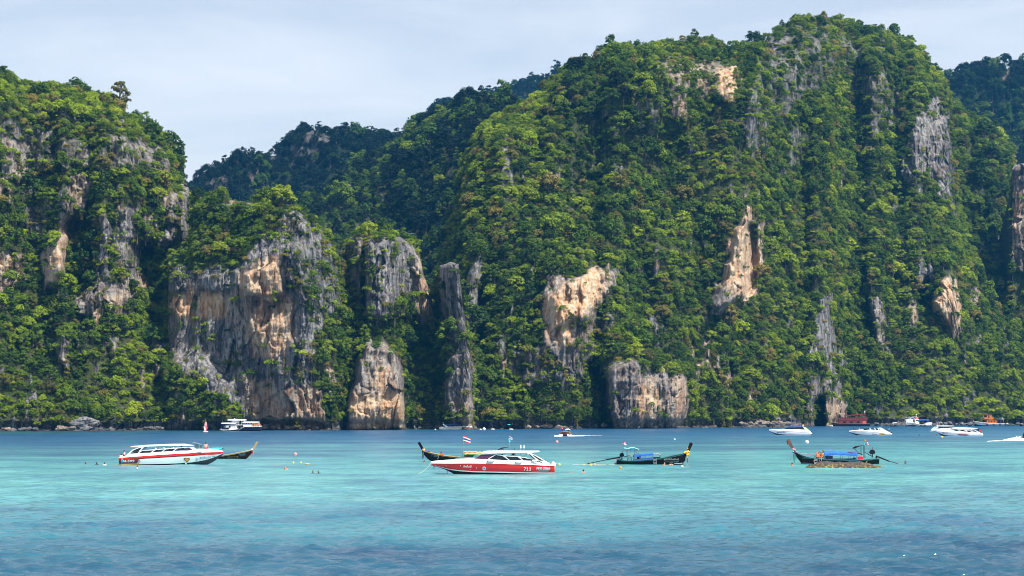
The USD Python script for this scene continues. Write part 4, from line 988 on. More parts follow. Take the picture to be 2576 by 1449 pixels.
# ---------------------------------------------------------------- people
def person(name, label, at, pose='stand', yaw=0.0, skin=None, top=None, bottom=None, vest=None, group=None, scale=1.0, cap=None, hair=None, lift=0.0):
    """One person: a continuous body in the given pose; hair and clothes are its children."""
    s = scale
    J = {}
    if pose == 'stand':
        J = dict(head=(0.03, 0, 1.60), neck=(0, 0, 1.44), chest=(0, 0, 1.26), waist=(0, 0, 1.04), hip=(0, 0, 0.92),
                 shL=(0, 0.19, 1.38), elL=(0.02, 0.25, 1.10), wrL=(0.14, 0.22, 0.88), shR=(0, -0.19, 1.38), elR=(0.0, -0.26, 1.10), wrR=(0.12, -0.24, 0.87),
                 hiL=(0, 0.10, 0.90), knL=(0.05, 0.11, 0.49), anL=(0.0, 0.12, 0.08), toL=(0.17, 0.13, 0.035), hiR=(0, -0.10, 0.90), knR=(0.03, -0.11, 0.49), anR=(-0.03, -0.12, 0.08), toR=(0.14, -0.13, 0.035))
    elif pose == 'sit':
        J = dict(head=(0.06, 0, 0.76), neck=(0.02, 0, 0.60), chest=(0, 0, 0.42), waist=(-0.02, 0, 0.20), hip=(-0.03, 0, 0.10),
                 shL=(0.0, 0.19, 0.55), elL=(0.12, 0.27, 0.30), wrL=(0.32, 0.18, 0.22), shR=(0.0, -0.19, 0.55), elR=(0.10, -0.28, 0.30), wrR=(0.32, -0.18, 0.20),
                 hiL=(0, 0.10, 0.09), knL=(0.42, 0.14, 0.14), anL=(0.50, 0.14, -0.28), toL=(0.66, 0.15, -0.32), hiR=(0, -0.10, 0.09), knR=(0.42, -0.14, 0.14), anR=(0.46, -0.14, -0.28), toR=(0.62, -0.15, -0.32))
    elif pose == 'crouch':
        J = dict(head=(0.20, 0, 0.92), neck=(0.12, 0, 0.78), chest=(0.02, 0, 0.62), waist=(-0.10, 0, 0.40), hip=(-0.16, 0, 0.26),
                 shL=(0.10, 0.19, 0.72), elL=(0.30, 0.24, 0.56), wrL=(0.46, 0.12, 0.46), shR=(0.10, -0.19, 0.72), elR=(0.30, -0.24, 0.54), wrR=(0.46, -0.12, 0.44),
                 hiL=(-0.12, 0.10, 0.25), knL=(0.24, 0.16, 0.50), anL=(0.06, 0.14, 0.08), toL=(0.24, 0.16, 0.035), hiR=(-0.12, -0.10, 0.25), knR=(0.22, -0.16, 0.48), anR=(0.04, -0.14, 0.08), toR=(0.22, -0.16, 0.035))
    else:      # swim: upright in the water, head and shoulders out, arms sculling
        J = dict(head=(0.04, 0, 0.20), neck=(0.0, 0, 0.05), chest=(-0.03, 0, -0.14), waist=(-0.08, 0, -0.38), hip=(-0.11, 0, -0.50),
                 shL=(0, 0.19, -0.01), elL=(0.14, 0.34, -0.22), wrL=(0.34, 0.30, -0.26), shR=(0, -0.19, -0.01), elR=(0.12, -0.35, -0.24), wrR=(0.32, -0.32, -0.26),
                 hiL=(-0.11, 0.10, -0.52), knL=(-0.08, 0.12, -0.92), anL=(-0.28, 0.12, -1.28), toL=(-0.42, 0.12, -1.34), hiR=(-0.11, -0.10, -0.52), knR=(-0.02, -0.12, -0.92), anR=(-0.20, -0.12, -1.30), toR=(-0.34, -0.12, -1.36))
    J = {a: np.array(b, float) for a, b in J.items()}
    def bone(a, ra, b, rb):
        A = manifold3d.Manifold.sphere(ra, 10).translate(list(map(float, a))); B = manifold3d.Manifold.sphere(rb, 10).translate(list(map(float, b)))
        return manifold3d.Manifold.batch_hull([A, B])
    M = [bone(J['head'] + [0.0, 0, 0.03], 0.095, J['head'] + [0.03, 0, -0.06], 0.065), bone(J['head'] - [0, 0, 0.06], 0.052, J['neck'], 0.055), bone(J['neck'] - [0, 0, 0.02], 0.06, J['chest'], 0.125),
         bone(J['head'] + [0.085, 0, -0.015], 0.018, J['head'] + [0.105, 0, -0.03], 0.016),
         bone(J['chest'], 0.13, J['waist'], 0.115), bone(J['waist'], 0.115, J['hip'], 0.13), bone(J['shL'], 0.068, J['shR'], 0.068), bone(J['shL'], 0.06, J['waist'] + [0, 0.05, 0], 0.09), bone(J['shR'], 0.06, J['waist'] - [0, 0.05, 0], 0.09)]
    for q in 'LR':
        sg = 1 if q == 'L' else -1
        M += [bone(J['head'] + [0.0, sg * 0.088, 0.0], 0.016, J['head'] + [0.0, sg * 0.09, -0.03], 0.012)]
        M += [bone(J['sh' + q], 0.060, J['el' + q], 0.043), bone(J['el' + q], 0.042, J['wr' + q], 0.029), bone(J['hi' + q], 0.093, J['kn' + q], 0.060), bone(J['kn' + q], 0.058, J['an' + q], 0.038), bone(J['an' + q], 0.040, J['to' + q], 0.030)]
        d = J['wr' + q] - J['el' + q]; d /= np.linalg.norm(d); side = np.cross(d, [0, 0, 1.0]); side /= np.linalg.norm(side) + 1e-9; dn = np.cross(side, d)
        palm = J['wr' + q] + d * 0.075
        M.append(manifold3d.Manifold.batch_hull([manifold3d.Manifold.sphere(0.018, 8).translate(list(map(float, p_))) for p_ in (J['wr' + q] + d * 0.01, palm + side * 0.03, palm - side * 0.03)]))
        for i, ln in enumerate((0.062, 0.072, 0.068, 0.052)):
            b0 = palm + side * (-0.030 + 0.020 * i); b1 = b0 + d * ln * 0.55 + dn * 0.004; b2 = b1 + d * ln * 0.4 + dn * 0.022
            M += [bone(b0, 0.010, b1, 0.009), bone(b1, 0.009, b2, 0.008)]
        t0 = J['wr' + q] + d * 0.03 - side * 0.022 * sg; M.append(bone(t0, 0.012, t0 + d * 0.04 - side * 0.035 * sg + dn * 0.012, 0.009))
    body = manifold3d.Manifold.batch_boolean(M, manifold3d.OpType.Add)
    mm = body.to_mesh(); tm = trimesh.Trimesh(mm.vert_properties[:, :3], mm.tri_verts)
    V0, F0 = np.array(tm.vertices) * s, np.array(tm.faces)
    def cloth(bones):
        b = manifold3d.Manifold.batch_boolean([bone(*q) for q in bones], manifold3d.OpType.Add).to_mesh()
        return np.array(b.vert_properties[:, :3]) * s, np.array(b.tri_verts)
    path = numbered('/World/' + name)
    x = UsdGeom.Xform.Define(stage, path)
    x.AddTranslateOp().Set(Gf.Vec3d(float(at[0]), float(at[1]), float(at[2]) + lift)); x.AddRotateZOp().Set(float(yaw))
    tag(x, label, 'person', group)
    usdkit.mesh(stage, path + '/body', (V0, F0), skin or SKIN, smooth=50)
    h = J['head']
    usdkit.mesh(stage, path + '/hair', cloth([(h + [-0.022, 0, 0.045], 0.098, h + [-0.055, 0, -0.02], 0.075), (h + [-0.06, 0, -0.02], 0.06, h + [-0.05, 0, -0.07], 0.05)]), hair or HAIR, smooth=50)
    eyes = join([ball((h + [0.086, sg * 0.034, 0.012]) * s, 0.012 * s, 1) for sg in (-1, 1)])
    usdkit.mesh(stage, path + '/eyes', eyes, HAIR)
    if cap:
        usdkit.mesh(stage, path + '/cap', cloth([(h + [-0.01, 0, 0.065], 0.104, h + [-0.01, 0, 0.05], 0.104), (h + [0.06, 0, 0.06], 0.05, h + [0.16, 0, 0.05], 0.03)]), cap, smooth=50)
    if top:
        b = [(J['neck'] - [0, 0, 0.05], 0.085, J['chest'], 0.148), (J['chest'], 0.148, J['waist'], 0.135), (J['waist'], 0.135, J['hip'] + [0, 0, 0.03], 0.142), (J['shL'], 0.08, J['shR'], 0.08),
             (J['shL'], 0.078, J['waist'] + [0, 0.05, 0], 0.105), (J['shR'], 0.078, J['waist'] - [0, 0.05, 0], 0.105)]
        for q in 'LR':
            b.append((J['sh' + q], 0.076, J['sh' + q] * 0.35 + J['el' + q] * 0.65, 0.064))
        usdkit.mesh(stage, path + '/shirt', cloth(b), top, smooth=50)
    if vest:
        usdkit.mesh(stage, path + '/life_vest', cloth([(J['neck'] - [0, 0, 0.06], 0.115, J['chest'], 0.185), (J['chest'], 0.185, J['waist'] + [0, 0, 0.03], 0.175), (J['shL'] - [0, 0.05, 0], 0.095, J['shR'] + [0, 0.05, 0], 0.095)]), vest, smooth=50)
    if bottom:
        b = [(J['waist'] - [0, 0, 0.02], 0.128, J['hip'], 0.15)]
        for q in 'LR':
            b.append((J['hi' + q], 0.112, J['hi' + q] * 0.25 + J['kn' + q] * 0.75, 0.088))
        usdkit.mesh(stage, path + '/shorts', cloth(b), bottom, smooth=50)
    return path
# ---------------------------------------------------------------- red speedboat in front
C1 = (1400, 1470)
b = Craft('speedboat', 'red and white speedboat with the number 711 on its stern quarter', 'speedboat', C1, 4.860, 728, 1400)
b.hull([(362, 565, 0.03, 576, 0.02, 584), (480, 563, 0.55, 600, 0.25, 615), (620, 560, 0.95, 640, 0.45, 665), (760, 557, 1.2, 662, 0.78, 745), (1000, 554, 1.4, 680, 1.1, 790), (1500, 562, 1.5, 692, 1.3, 800), (2000, 578, 1.5, 700, 1.35, 800), (2300, 590, 1.46, 704, 1.3, 795), (2405, 598, 1.40, 706, 1.26, 790)])
b.side('hull_side', 0.0, 1.0, RED)
b.side('boot_stripe', 0.96, 1.10, WHITE, n=2, out=0.008)
b.bottom(ANTIFOUL); b.transom(RED, -1)
b.side('rub_rail', -0.06, 0.03, simple('rub_rail', (0.30, 0.02, 0.02), 0.4), n=2, out=0.03)
b.deck(WHITE, [(362, 525, 0.03), (480, 512, .5), (620, 500, .85), (760, 492, 1.05), (1000, 478, 1.2), (1300, 485, 1.28), (1500, 494, 1.3), (2000, 508, 1.3), (2180, 545, 1.3), (2330, 582, 1.3), (2405, 592, 1.35)])
b.slab('cabin_top', [(1075, 472), (1190, 404), (1430, 398), (1560, 424), (1800, 434), (2090, 486), (2090, 520), (1075, 500)], 1.06, WHITE)
for nm, pts, mt in (('windscreen', [(1082, 468), (1186, 406), (1428, 404), (1290, 488), (1200, 478)], PURPLE), ('window', [(1306, 490), (1440, 408), (1540, 426), (1648, 498)], GLASS),
                    ('window', [(1588, 434), (1690, 438), (1784, 440), (1878, 505), (1668, 499)], GLASS), ('window', [(1838, 452), (1990, 468), (2078, 498), (1896, 508)], GLASS)):
    b.plate(nm, pts, 1.075, 0.03, mt)
for a in ([(1296, 490), (1330, 462), (1436, 404)], [(1556, 426), (1600, 448), (1660, 500)], [(1800, 438), (1840, 458), (1890, 506)], [(1436, 404), (1556, 424), (1800, 436), (2085, 486)]):
    b.rod('window_frame', a, 0.032, WHITE, v=1.09, mirror=True)
b.plate('roof_wing', [(1945, 384), (2010, 378), (2120, 432), (2330, 560), (2270, 582), (2190, 548), (2090, 486)], 1.16, 0.10, WHITE)
for pts in ([(1972, 396), (1996, 396), (2092, 480), (2062, 478)], [(2040, 412), (2066, 414), (2222, 506), (2160, 500)], [(2100, 496), (2150, 506), (2250, 566), (2220, 562)]):
    b.plate('wing_window', pts, 1.215, 0.02, GLASS)
rf = b.slab('roof', [(1188, 374), (1240, 350), (1300, 341), (1500, 337), (1900, 341), (2145, 341), (2166, 352), (2110, 366), (1940, 378), (1600, 378), (1300, 384)], 1.18, WHITE)
b.rod('roof_edge', [(1188, 376), (1300, 385), (1600, 380), (1940, 380), (2120, 366)], 0.025, GREY, v=1.18, mirror=True, parent=rf)
for a in ([(1440, 402), (1470, 382)], [(1560, 424), (1600, 380)], [(1700, 434), (1680, 380)], [(1700, 434), (1780, 380)], [(1830, 440), (1860, 380)], [(1900, 450), (1960, 384)]):
    b.rod('roof_post', a, 0.022, STEEL, v=0.98, mirror=True)
b.plate('equipment_rack', [(1690, 380), (1750, 380), (1756, 415), (1700, 410)], 0.5, 0.3, BLACK)
for cx, cy in ((1342, 512), (1802, 530), (2072, 510)):
    fe = b.add('fender', tube([b.P(cx - 52, cy - 3, -1.47), b.P(cx - 40, cy - 2, -1.47), b.P(cx + 40, cy, -1.47), b.P(cx + 54, cy + 4, -1.47)], [0.04, 0.10, 0.10, 0.04], 10), OFFWHITE, smooth=True)
    b.add('fender_cap', join([tube([b.P(cx - 56, cy - 4, -1.47), b.P(cx - 44, cy - 3, -1.47)], [0.05, 0.105], 8), tube([b.P(cx + 44, cy + 1, -1.47), b.P(cx + 58, cy + 5, -1.47)], [0.105, 0.05], 8)]), BLACK, parent=fe)
    b.rod('fender_line', [(cx - 46, cy - 4), (cx - 40, cy - 32)], 0.012, BLACK, v=-1.42, parent=fe)
b.rod('bow_rail', [(740, 486), (760, 478), (1000, 464), (1210, 470)], 0.018, STEEL, v=1.0, mirror=True)
for cx, cy in ((840, 474), (960, 467), (1080, 466)):
    b.rod('rail_post', [(cx, cy), (cx, cy + 16)], 0.014, STEEL, v=1.0, mirror=True)
for v in (-0.55, 0.55):
    en = b.add('outboard_engine', join([box(b.P(2395, 560, v), (0.42, 0.40, 0.42), -0.45), box(b.P(2400, 610, v), (0.24, 0.22, 0.5), -0.3)]), OFFWHITE)
    b.add('engine_bracket', tube([b.P(2380, 570, v), b.P(2424, 556, v), b.P(2422, 528, v)], [0.05, 0.05, 0.03], 6), BLACK, parent=en)
b.text('number', '711', 1886, 664, 48, WHITE, slant=0.12, width=128)
b.text('name_lettering', 'First Class', 2098, 648, 40, WHITE, slant=0.25, width=222)
b.decal('quarter_flash', [(2020, 690), (2160, 660), (2350, 630), (2290, 690)], GREY)
# round compass badge, hub and ring of rays
ring = []
for i in range(32):
    a = i / 32 * 2 * math.pi; r = 34 if i % 2 == 0 else 25
    ring.append((1243 + r * math.cos(a), 631 + r * math.sin(a)))
bd = b.decal('badge', ring, WHITE)
b.decal('badge_hub', [(1243 + 17 * math.cos(i / 12 * 6.283), 631 + 17 * math.sin(i / 12 * 6.283)) for i in range(12)], GREY, out=0.014, parent=bd)
b.decal('badge_line', [(1190, 630), (1320, 632), (1320, 635), (1190, 633)], GREY, out=0.004, parent=bd)
b.strokes('script_lettering', script_lines(895, 618, 140, 24, 5, 3), WHITE, 0.020)
sp = np.random.default_rng(8)
b.add('paint_chips', join([ball(np.array([u_, float(b.on_side(np.array(u_), np.array(z_), 0.004)), z_]), (0.04, 0.008, 0.04), 1) for u_, z_ in [(float(b.u(c)), float(b.z(d))) for c, d in ((545, 595), (610, 590), (850, 590), (1010, 645), (1112, 622), (740, 660), (960, 590))]]), WHITE)
b.rod('anchor_rope', [(360, 530), (330, 590), (280, 640), (220, 690), (130, 738)], 0.025, ROPE, v=-0.05)
b.rod('bow_ribbon', [(402, 575), (408, 610), (404, 640)], [0.05, 0.07, 0.03], CLOTH_RED, v=-0.1)
b.rod('keel_strap', [(626, 670), (626, 738)], 0.03, BLACK, v=-0.5)
ms = b.rod('roof_arm', [(1470, 328), (1540, 298), (1570, 292), (1660, 280)], [0.06, 0.07, 0.05, 0.03], BLACK, v=0.0)
b.rod('arm_post', [(1520, 340), (1530, 300), (1548, 296), (1556, 340)], 0.035, BLACK, v=0.0, parent=ms)
b.rod('flag_pole', [(1664, 285), (1652, 230), (1656, 120)], 0.020, STEEL, v=0.0)

def flag(c, name, corners, bands, v=0.0, wave=0.08, parent=None):
    """A cloth flag: quad of corners (hoist top, fly top, fly bottom, hoist bottom) split into bands [(from, to, material)], one thin rippled sheet each."""
    a, b_, c_, d_ = [c.P(x, y, v) for x, y in corners]
    first = None
    for f0, f1, mt in bands:
        rows = []
        for t in np.linspace(f0, f1, 4):
            l, r = a * (1 - t) + d_ * t, b_ * (1 - t) + c_ * t
            rows.append([l * (1 - q) + r * q + np.array([0, wave * math.sin(q * 7 + t * 2), wave * 0.25 * math.sin(q * 5)]) for q in np.linspace(0, 1, 9)])
        v_, f_ = strip(np.array(rows))
        n = len(v_)
        mesh = (np.concatenate([v_, v_ + [0, 0.008, 0]]), np.concatenate([f_, f_[:, ::-1] + n]))
        p = c.add(name, mesh, mt, smooth=True, parent=parent if first is None else first) if first is None else c.add('flag_band', mesh, mt, smooth=True, parent=first)
        first = first or p
    return first
THAI = [(0.36, 0.64, CLOTH_BLUE), (0.0, 0.17, CLOTH_RED), (0.17, 0.36, CLOTH_WHITE), (0.64, 0.83, CLOTH_WHITE), (0.83, 1.0, CLOTH_RED)]
flag(b, 'small_flag', [(1660, 92), (1712, 130), (1706, 168), (1664, 150)], THAI, wave=0.05)
flag(b, 'blue_pennant', [(1640, 140), (1676, 136), (1674, 200), (1648, 206)], [(0, 1, CLOTH_SKY)], wave=0.04)
for cx in (1846, 1900):
    b.rod('roof_beacon', [(cx, 340), (cx, 300)], 0.02, STEEL, v=0.3)
    b.add('beacon_cap', tube([b.P(cx, 302, 0.3), b.P(cx, 250, 0.3)], [0.07, 0.05], 8), OFFWHITE)
b.rod('roof_antenna', [(1740, 338), (1748, 292)], 0.025, BLACK, v=0.2)

# ---------------------------------------------------------------- white speedboat with red band, on the left
C2 = (380, 1480)
w = Craft('speedboat', 'white speedboat with red band and M.399 on its stern', 'speedboat', C2, 4.770, 516, 1000)
w.hull([(158, 404, 1.36, 500, 1.26, 560), (240, 394, 1.42, 502, 1.3, 565), (400, 382, 1.45, 505, 1.3, 570), (900, 346, 1.5, 500, 1.3, 575), (1300, 325, 1.35, 480, 1.05, 560), (1500, 313, 1.1, 450, .7, 540), (1640, 310, .8, 415, .4, 490), (1740, 309, .45, 375, .2, 420), (1826, 308, .03, 325, .02, 335)])
t_ = np.linspace(0, 1, 60)
f1 = np.interp(t_, [0, 0.5, 0.8, 1], [0.22, 0.22, 0.24, 0.7]); f2 = np.interp(t_, [0, 0.1, 0.25, 0.6, 0.9, 1], [0.40, 0.40, 0.36, 0.32, 0.36, 0.9])
w.side('red_band', 0.0, f1, RED, n=2, out=0.004)
w.side('dark_band', f1, f2, DARKRED, n=2)
w.side('hull_side', f2, 1.0, WHITE)
w.bottom(ANTIFOUL); w.transom(DARKRED, 0)
w.deck(WHITE, [(158, 398, 1.3), (230, 385, 1.3), (330, 338, 1.3), (700, 322, 1.3), (1100, 292, 1.3), (1350, 276, 1.1), (1600, 264, .75), (1740, 276, .42), (1826, 304, .02)])
w.decal('stern_panel', [(160, 432), (500, 414), (470, 442), (440, 480), (160, 486)], DARKRED, out=0.012)
w.decal('blue_stripe', [(160, 486), (440, 480), (462, 452), (500, 428), (506, 436), (474, 460), (452, 492), (160, 497)], NAVY, out=0.014)
w.decal('yellow_stripe', [(160, 499), (458, 494), (480, 466), (512, 444), (524, 448), (496, 474), (480, 508), (160, 516)], YELLOW_P, out=0.014)
w.text('number', 'M.399', 226, 470, 36, WHITE, slant=0.1, width=184, out=0.022)
cb = w.plate('cabin_side', [(225, 400), (320, 318), (380, 268), (470, 236), (545, 222), (560, 234), (502, 284), (720, 263), (1000, 241), (1210, 229), (1312, 231), (1365, 268), (1500, 268), (1500, 300), (900, 330)], 1.2, 0.06, WHITE)
for nm, pts, mt in (('window', [(345, 320), (400, 276), (470, 246), (532, 234), (484, 288)], GLASS), ('window', [(328, 336), (440, 298), (492, 293), (456, 330)], GLASS), ('window', [(482, 323), (530, 290), (716, 277), (668, 317)], GLASS),
                    ('window', [(696, 309), (750, 275), (902, 262), (846, 301)], GLASS), ('window', [(872, 298), (922, 262), (1082, 250), (1026, 290)], GLASS), ('window', [(1052, 288), (1112, 246), (1212, 240), (1272, 279)], GLASS), ('windscreen', [(1222, 240), (1302, 238), (1352, 268), (1278, 279)], PURPLE)):
    w.plate(nm, pts, 1.24, 0.025, mt)
w.slab('cabin_top', [(505, 287), (720, 266), (1000, 244), (1210, 233), (1308, 234), (1362, 270), (1362, 290), (505, 310)], 1.17, WHITE)
rf = w.slab('roof', [(345, 212), (500, 201), (560, 194), (800, 183), (1000, 176), (1180, 176), (1322, 199), (1322, 208), (1200, 208), (900, 206), (545, 222), (500, 228), (350, 226)], 1.2, WHITE)
for a in ([(560, 222), (512, 272)], [(700, 212), (640, 266)], [(700, 212), (760, 258)], [(840, 208), (800, 256)], [(840, 208), (900, 250)], [(990, 206), (940, 246)], [(990, 206), (1040, 240)], [(1130, 206), (1090, 238)], [(1250, 206), (1230, 232)]):
    w.rod('roof_post', a, 0.024, STEEL, v=1.1, mirror=True)
w.rod('bow_rail', [(1390, 268), (1400, 252), (1600, 250), (1740, 266)], 0.016, STEEL, v=0.85, mirror=True)
bd = w.decal('badge', [(1204, 420), (1222, 403), (1296, 403), (1314, 420), (1258, 474)], DARKRED, out=0.012, label='plain dark red shield shaped badge')
w.decal('badge_face', [(1222, 424), (1236, 412), (1286, 412), (1298, 424), (1258, 458)], YELLOW_P, out=0.018, parent=bd)
w.strokes('script_lettering', script_lines(1395, 445, 40, 40, 1, 4) + script_lines(1460, 416, 180, 26, 6, 5) + script_lines(1660, 390, 45, 16, 2, 6), NAVY, 0.018)
w.add('buoy', ball(w.P(1247, 498, -1.42), 0.11), YELLOW)
en = w.add('outboard_engine', join([box(w.P(170, 470, -0.6), (0.36, 0.4, 0.5), 0.2), box(w.P(165, 520, -0.6), (0.2, 0.2, 0.5), 0.1)]), BLACK)
en = w.add('outboard_engine', join([box(w.P(170, 470, 0.6), (0.36, 0.4, 0.5), 0.2), box(w.P(165, 520, 0.6), (0.2, 0.2, 0.5), 0.1)]), BLACK)
w.add('blue_fender', tube([w.P(214, 412, -1.56), w.P(214, 425, -1.56), w.P(212, 470, -1.56), w.P(212, 482, -1.56)], [0.04, 0.12, 0.12, 0.05], 8), simple('blue_vinyl', (0.02, 0.28, 0.50), 0.4), smooth=True)
def aboard(c, cx, cy, v=0.0):
    q = c.P(cx, cy, v); return c.pos + q
person('person', 'person in a red and white shirt standing at the stern of the M.399 speedboat', aboard(w, 226, 385, -0.5), 'sit', yaw=200, top=CLOTH_WHITE, vest=CLOTH_RED, bottom=CLOTH_DARK)
person('person', 'person in a white shirt climbing at the stern ladder of the M.399 speedboat', aboard(w, 186, 440, -0.9), 'sit', yaw=60, top=CLOTH_WHITE, bottom=CLOTH_BLUE)
person('person', 'bare backed person in red shorts seated on the bow of the M.399 speedboat', aboard(w, 1546, 262, -0.2), 'sit', yaw=80, skin=SKIN_PALE, bottom=CLOTH_RED, lift=0.02)
person('person', 'dark haired person looking out under the roof of the M.399 speedboat', aboard(w, 1150, 268, 0.0), 'sit', yaw=-90, top=CLOTH_DARK, lift=-0.36)

# ---------------------------------------------------------------- longtail boats
def longtail_hull(c, rows, bow, mat, cap, inner=WOOD_TAN, cap_r=0.035):
    """rows: (cx, rail y, half beam, keel y) from one end to the other; bow is the index (0 or -1) of the raised end."""
    R = np.array(rows, float)
    full_rows = [(a, r, h, r + (k - r) * 0.72, h * 0.66, k) for a, r, h, k in R]
    c.hull(full_rows)
    c.side('hull_side', 0.0, 1.0, mat); 
    r = c.R; e = c.edge(1.0); k = np.stack([c.u(r[:, 0]), 0 * r[:, 0], c.z(r[:, 5])], -1)
    c.add('hull_bottom', both(strip(np.stack([e, e * [1, 0.5, 1] + (k - e) * [0, 0, 0.8], k], 1))), mat, smooth=30)
    c.transom(mat, -1 if bow == 0 else 0)
    # inside: a floor below the rail
    rail = c.edge(0.0); fl = c.edge(0.45) * [1, 0.9, 1]
    c.add('inner_floor', both(strip(np.stack([rail * [1, 0.97, 1], fl, fl * [1, 0, 1]], 1))), inner, smooth=30)
    c.add('rail_cap', both(tube(rail + [0, 0, 0.01], cap_r, 6)), cap, smooth=True)
    c.side('rubbing_strake', 0.10, 0.16, cap, n=2, out=0.012)

def stem_post(c, pts, mat, w0=0.09, label=None):
    """The tall carved stem: polygon in the side view, a thick plank in breadth."""
    return c.slab('stem_post', pts, w0, mat, label=label)

def ribbons(c, cx, cy, items):
    """Cloths tied round the stem, each hanging down: (dx, length, radius, material)."""
    for i, (dx, ln, r, mt) in enumerate(items):
        c.add('ribbon', tube([c.P(cx + dx, cy, -0.12 - 0.02 * i), c.P(cx + dx * 1.3, cy + ln * 0.5, -0.16 - 0.02 * i), c.P(cx + dx * 1.2, cy + ln, -0.14)], [r, r * 1.1, r * 0.5], 7), mt, smooth=True)

def garland(c, cx, cy, rx, n, mats, seed=0, w=0.16, r=0.085):
    g = np.random.default_rng(seed)
    for j, mt in enumerate(mats):
        c.add('garland', join([ball(c.P(cx + g.normal() * rx, cy + (j - len(mats) / 2) * 2.2 * rx / len(mats) + g.normal() * rx * 0.5, -w + g.normal() * 0.07), r, 1) for _ in range(n)]), mt, smooth=True)

def tail_engine(c, body, shaft, handle, v=0.0, seed=0):
    """Car engine on a pivot with the long propeller shaft."""
    cx, cy, r = body
    k = c.k
    blk = c.add('engine', join([box(c.P(cx, cy, v), (r * 1.5 * k, 0.45, r * 1.2 * k), 0.12), box(c.P(cx - r * 0.1, cy - r * 0.55, v), (r * 1.1 * k, 0.30, r * 0.7 * k), 0.12),
                                tube([c.P(cx - r * 0.6, cy, v - 0.25), c.P(cx - r * 0.6, cy, v + 0.25)], r * 0.42 * k, 10), tube([c.P(cx + r * 0.55, cy + r * 0.1, v - 0.2), c.P(cx + r * 0.55, cy + r * 0.1, v + 0.2)], r * 0.36 * k, 10),
                                tube([c.P(cx, cy + r * 0.6, v), c.P(cx, cy + r * 1.8, v)], 0.07, 6)]), BLACK)
    c.add('exhaust_pipe', tube([c.P(cx, cy - r * 0.6, v), c.P(cx + r * 0.1, cy - r * 1.7, v)], [0.05, 0.035], 6), simple('rusty_iron', (0.10, 0.05, 0.03), 0.8), parent=blk)
    c.add('engine_hose', tube([c.P(cx - r, cy, v), c.P(cx - r * 0.6, cy - r * 0.9, v - 0.2), c.P(cx + r * 0.5, cy - r, v - 0.2), c.P(cx + r * 0.9, cy - r * 0.2, v - 0.2)], 0.03, 5), GREY, parent=blk)
    sh = c.add('propeller_shaft', join([tube([c.P(*shaft[0], v), c.P(*shaft[1], v)], [0.11, 0.09], 7), tube([c.P(*shaft[1], v), c.P(*shaft[2], v)], [0.055, 0.045], 6)]), BLACK)
    e = c.P(*shaft[2], v)
    c.add('propeller', join([box(e + [0, 0, 0.13], (0.05, 0.09, 0.24), 0.2), box(e + [0, 0.08, -0.10], (0.05, 0.2, 0.12), -0.2), ball(e, 0.07, 1)]), simple('bronze', (0.35, 0.22, 0.10), 0.4, metallic=0.6), parent=sh)
    c.add('tiller', tube([c.P(*handle[0], v), c.P(*handle[1], v)], [0.05, 0.03], 6), BLACK)

def awning(c, top, half, mat, drop=10, posts=(), post_mat=None, name='awning', droop=0.10):
    """A cloth roof on posts: top line [(cx, cy) ...], sagging a little between its ribs and hanging down at the sides."""
    xs = np.array([c.u(a) for a, _ in top]); zs = np.array([c.z(b_) for _, b_ in top])
    n = 24; X = np.linspace(xs[0], xs[-1], n); Z = np.interp(X, xs, zs) + 0.025 * np.sin(np.linspace(0, 1, n) * 22)
    d = drop * c.k
    prof = [(-half - 0.02, -droop - d), (-half, -droop), (-half * 0.6, -droop * 0.35), (0, 0), (half * 0.6, -droop * 0.35), (half, -droop), (half + 0.02, -droop - d)]
    rng = np.random.default_rng(int(abs(xs[0] * 100)))
    top_s = np.array([[(x, v, z + dz + rng.normal() * 0.008) for v, dz in prof] for x, z in zip(X, Z)])
    m = strip(top_s); n_ = len(m[0])
    aw = c.add(name, (np.concatenate([m[0], m[0] - [0, 0, 0.015]]), np.concatenate([m[1][:, ::-1], m[1] + n_])), mat, smooth=40)
    for a, y0, y1 in posts:
        c.rod('awning_post', [(a, y0), (a, y1)], 0.022, post_mat or GREY, v=half * 0.95, mirror=True)
    return aw

# behind the white speedboat
l = Craft('longtail_boat', 'dark brown longtail boat with a bare tan stem behind the white speedboat', 'longtail boat', C2, 4.770, 420, 1900, Y=wy(1154.3))
longtail_hull(l, [(1290, 372, 0.55, 440), (1500, 385, 0.75, 455), (1700, 378, 0.85, 460), (1900, 352, 0.85, 460), (2060, 322, 0.75, 450), (2180, 298, 0.55, 430), (2250, 282, 0.28, 395), (2300, 272, 0.05, 300)], -1, WOOD_DARK, WOOD_PALE)
stem_post(l, [(2225, 405), (2278, 300), (2296, 262), (2300, 252), (2368, 138), (2398, 146), (2330, 268), (2302, 292), (2290, 310), (2235, 410)], WOOD_TAN, 0.085)
l.add('pale_binding', tube([l.P(2290, 272, 0), l.P(2318, 262, 0)], [0.14, 0.13], 8), CLOTH_WHITE)
ribbons(l, 2308, 285, [(4, 100, 0.07, CLOTH_PINK), (-4, 40, 0.06, WOOD_BLACK)])
awning(l, [(1590, 256), (1600, 246), (1700, 240), (1815, 238)], 0.85, TURQ_TARP, drop=22, posts=[(1790, 262, 350), (1820, 250, 345)], name='awning')
aw = l.plate('helm_roof', [(1305, 150), (1340, 148), (1470, 186), (1468, 194), (1400, 176), (1330, 158)], 0.35, 0.7, GREY, mirror=False)
for a, y0 in ((1386, 172), (1410, 178), (1462, 190)):
    l.rod('roof_post', [(a, y0), (a + 3, 400)], 0.03, BLACK, v=0.4, mirror=True)
l.decal('faded_panel', [(2090, 345), (2190, 322), (2200, 360), (2110, 380)], simple('faded_blue_paint', (0.02, 0.05, 0.07), 0.5))
g = np.random.default_rng(4)
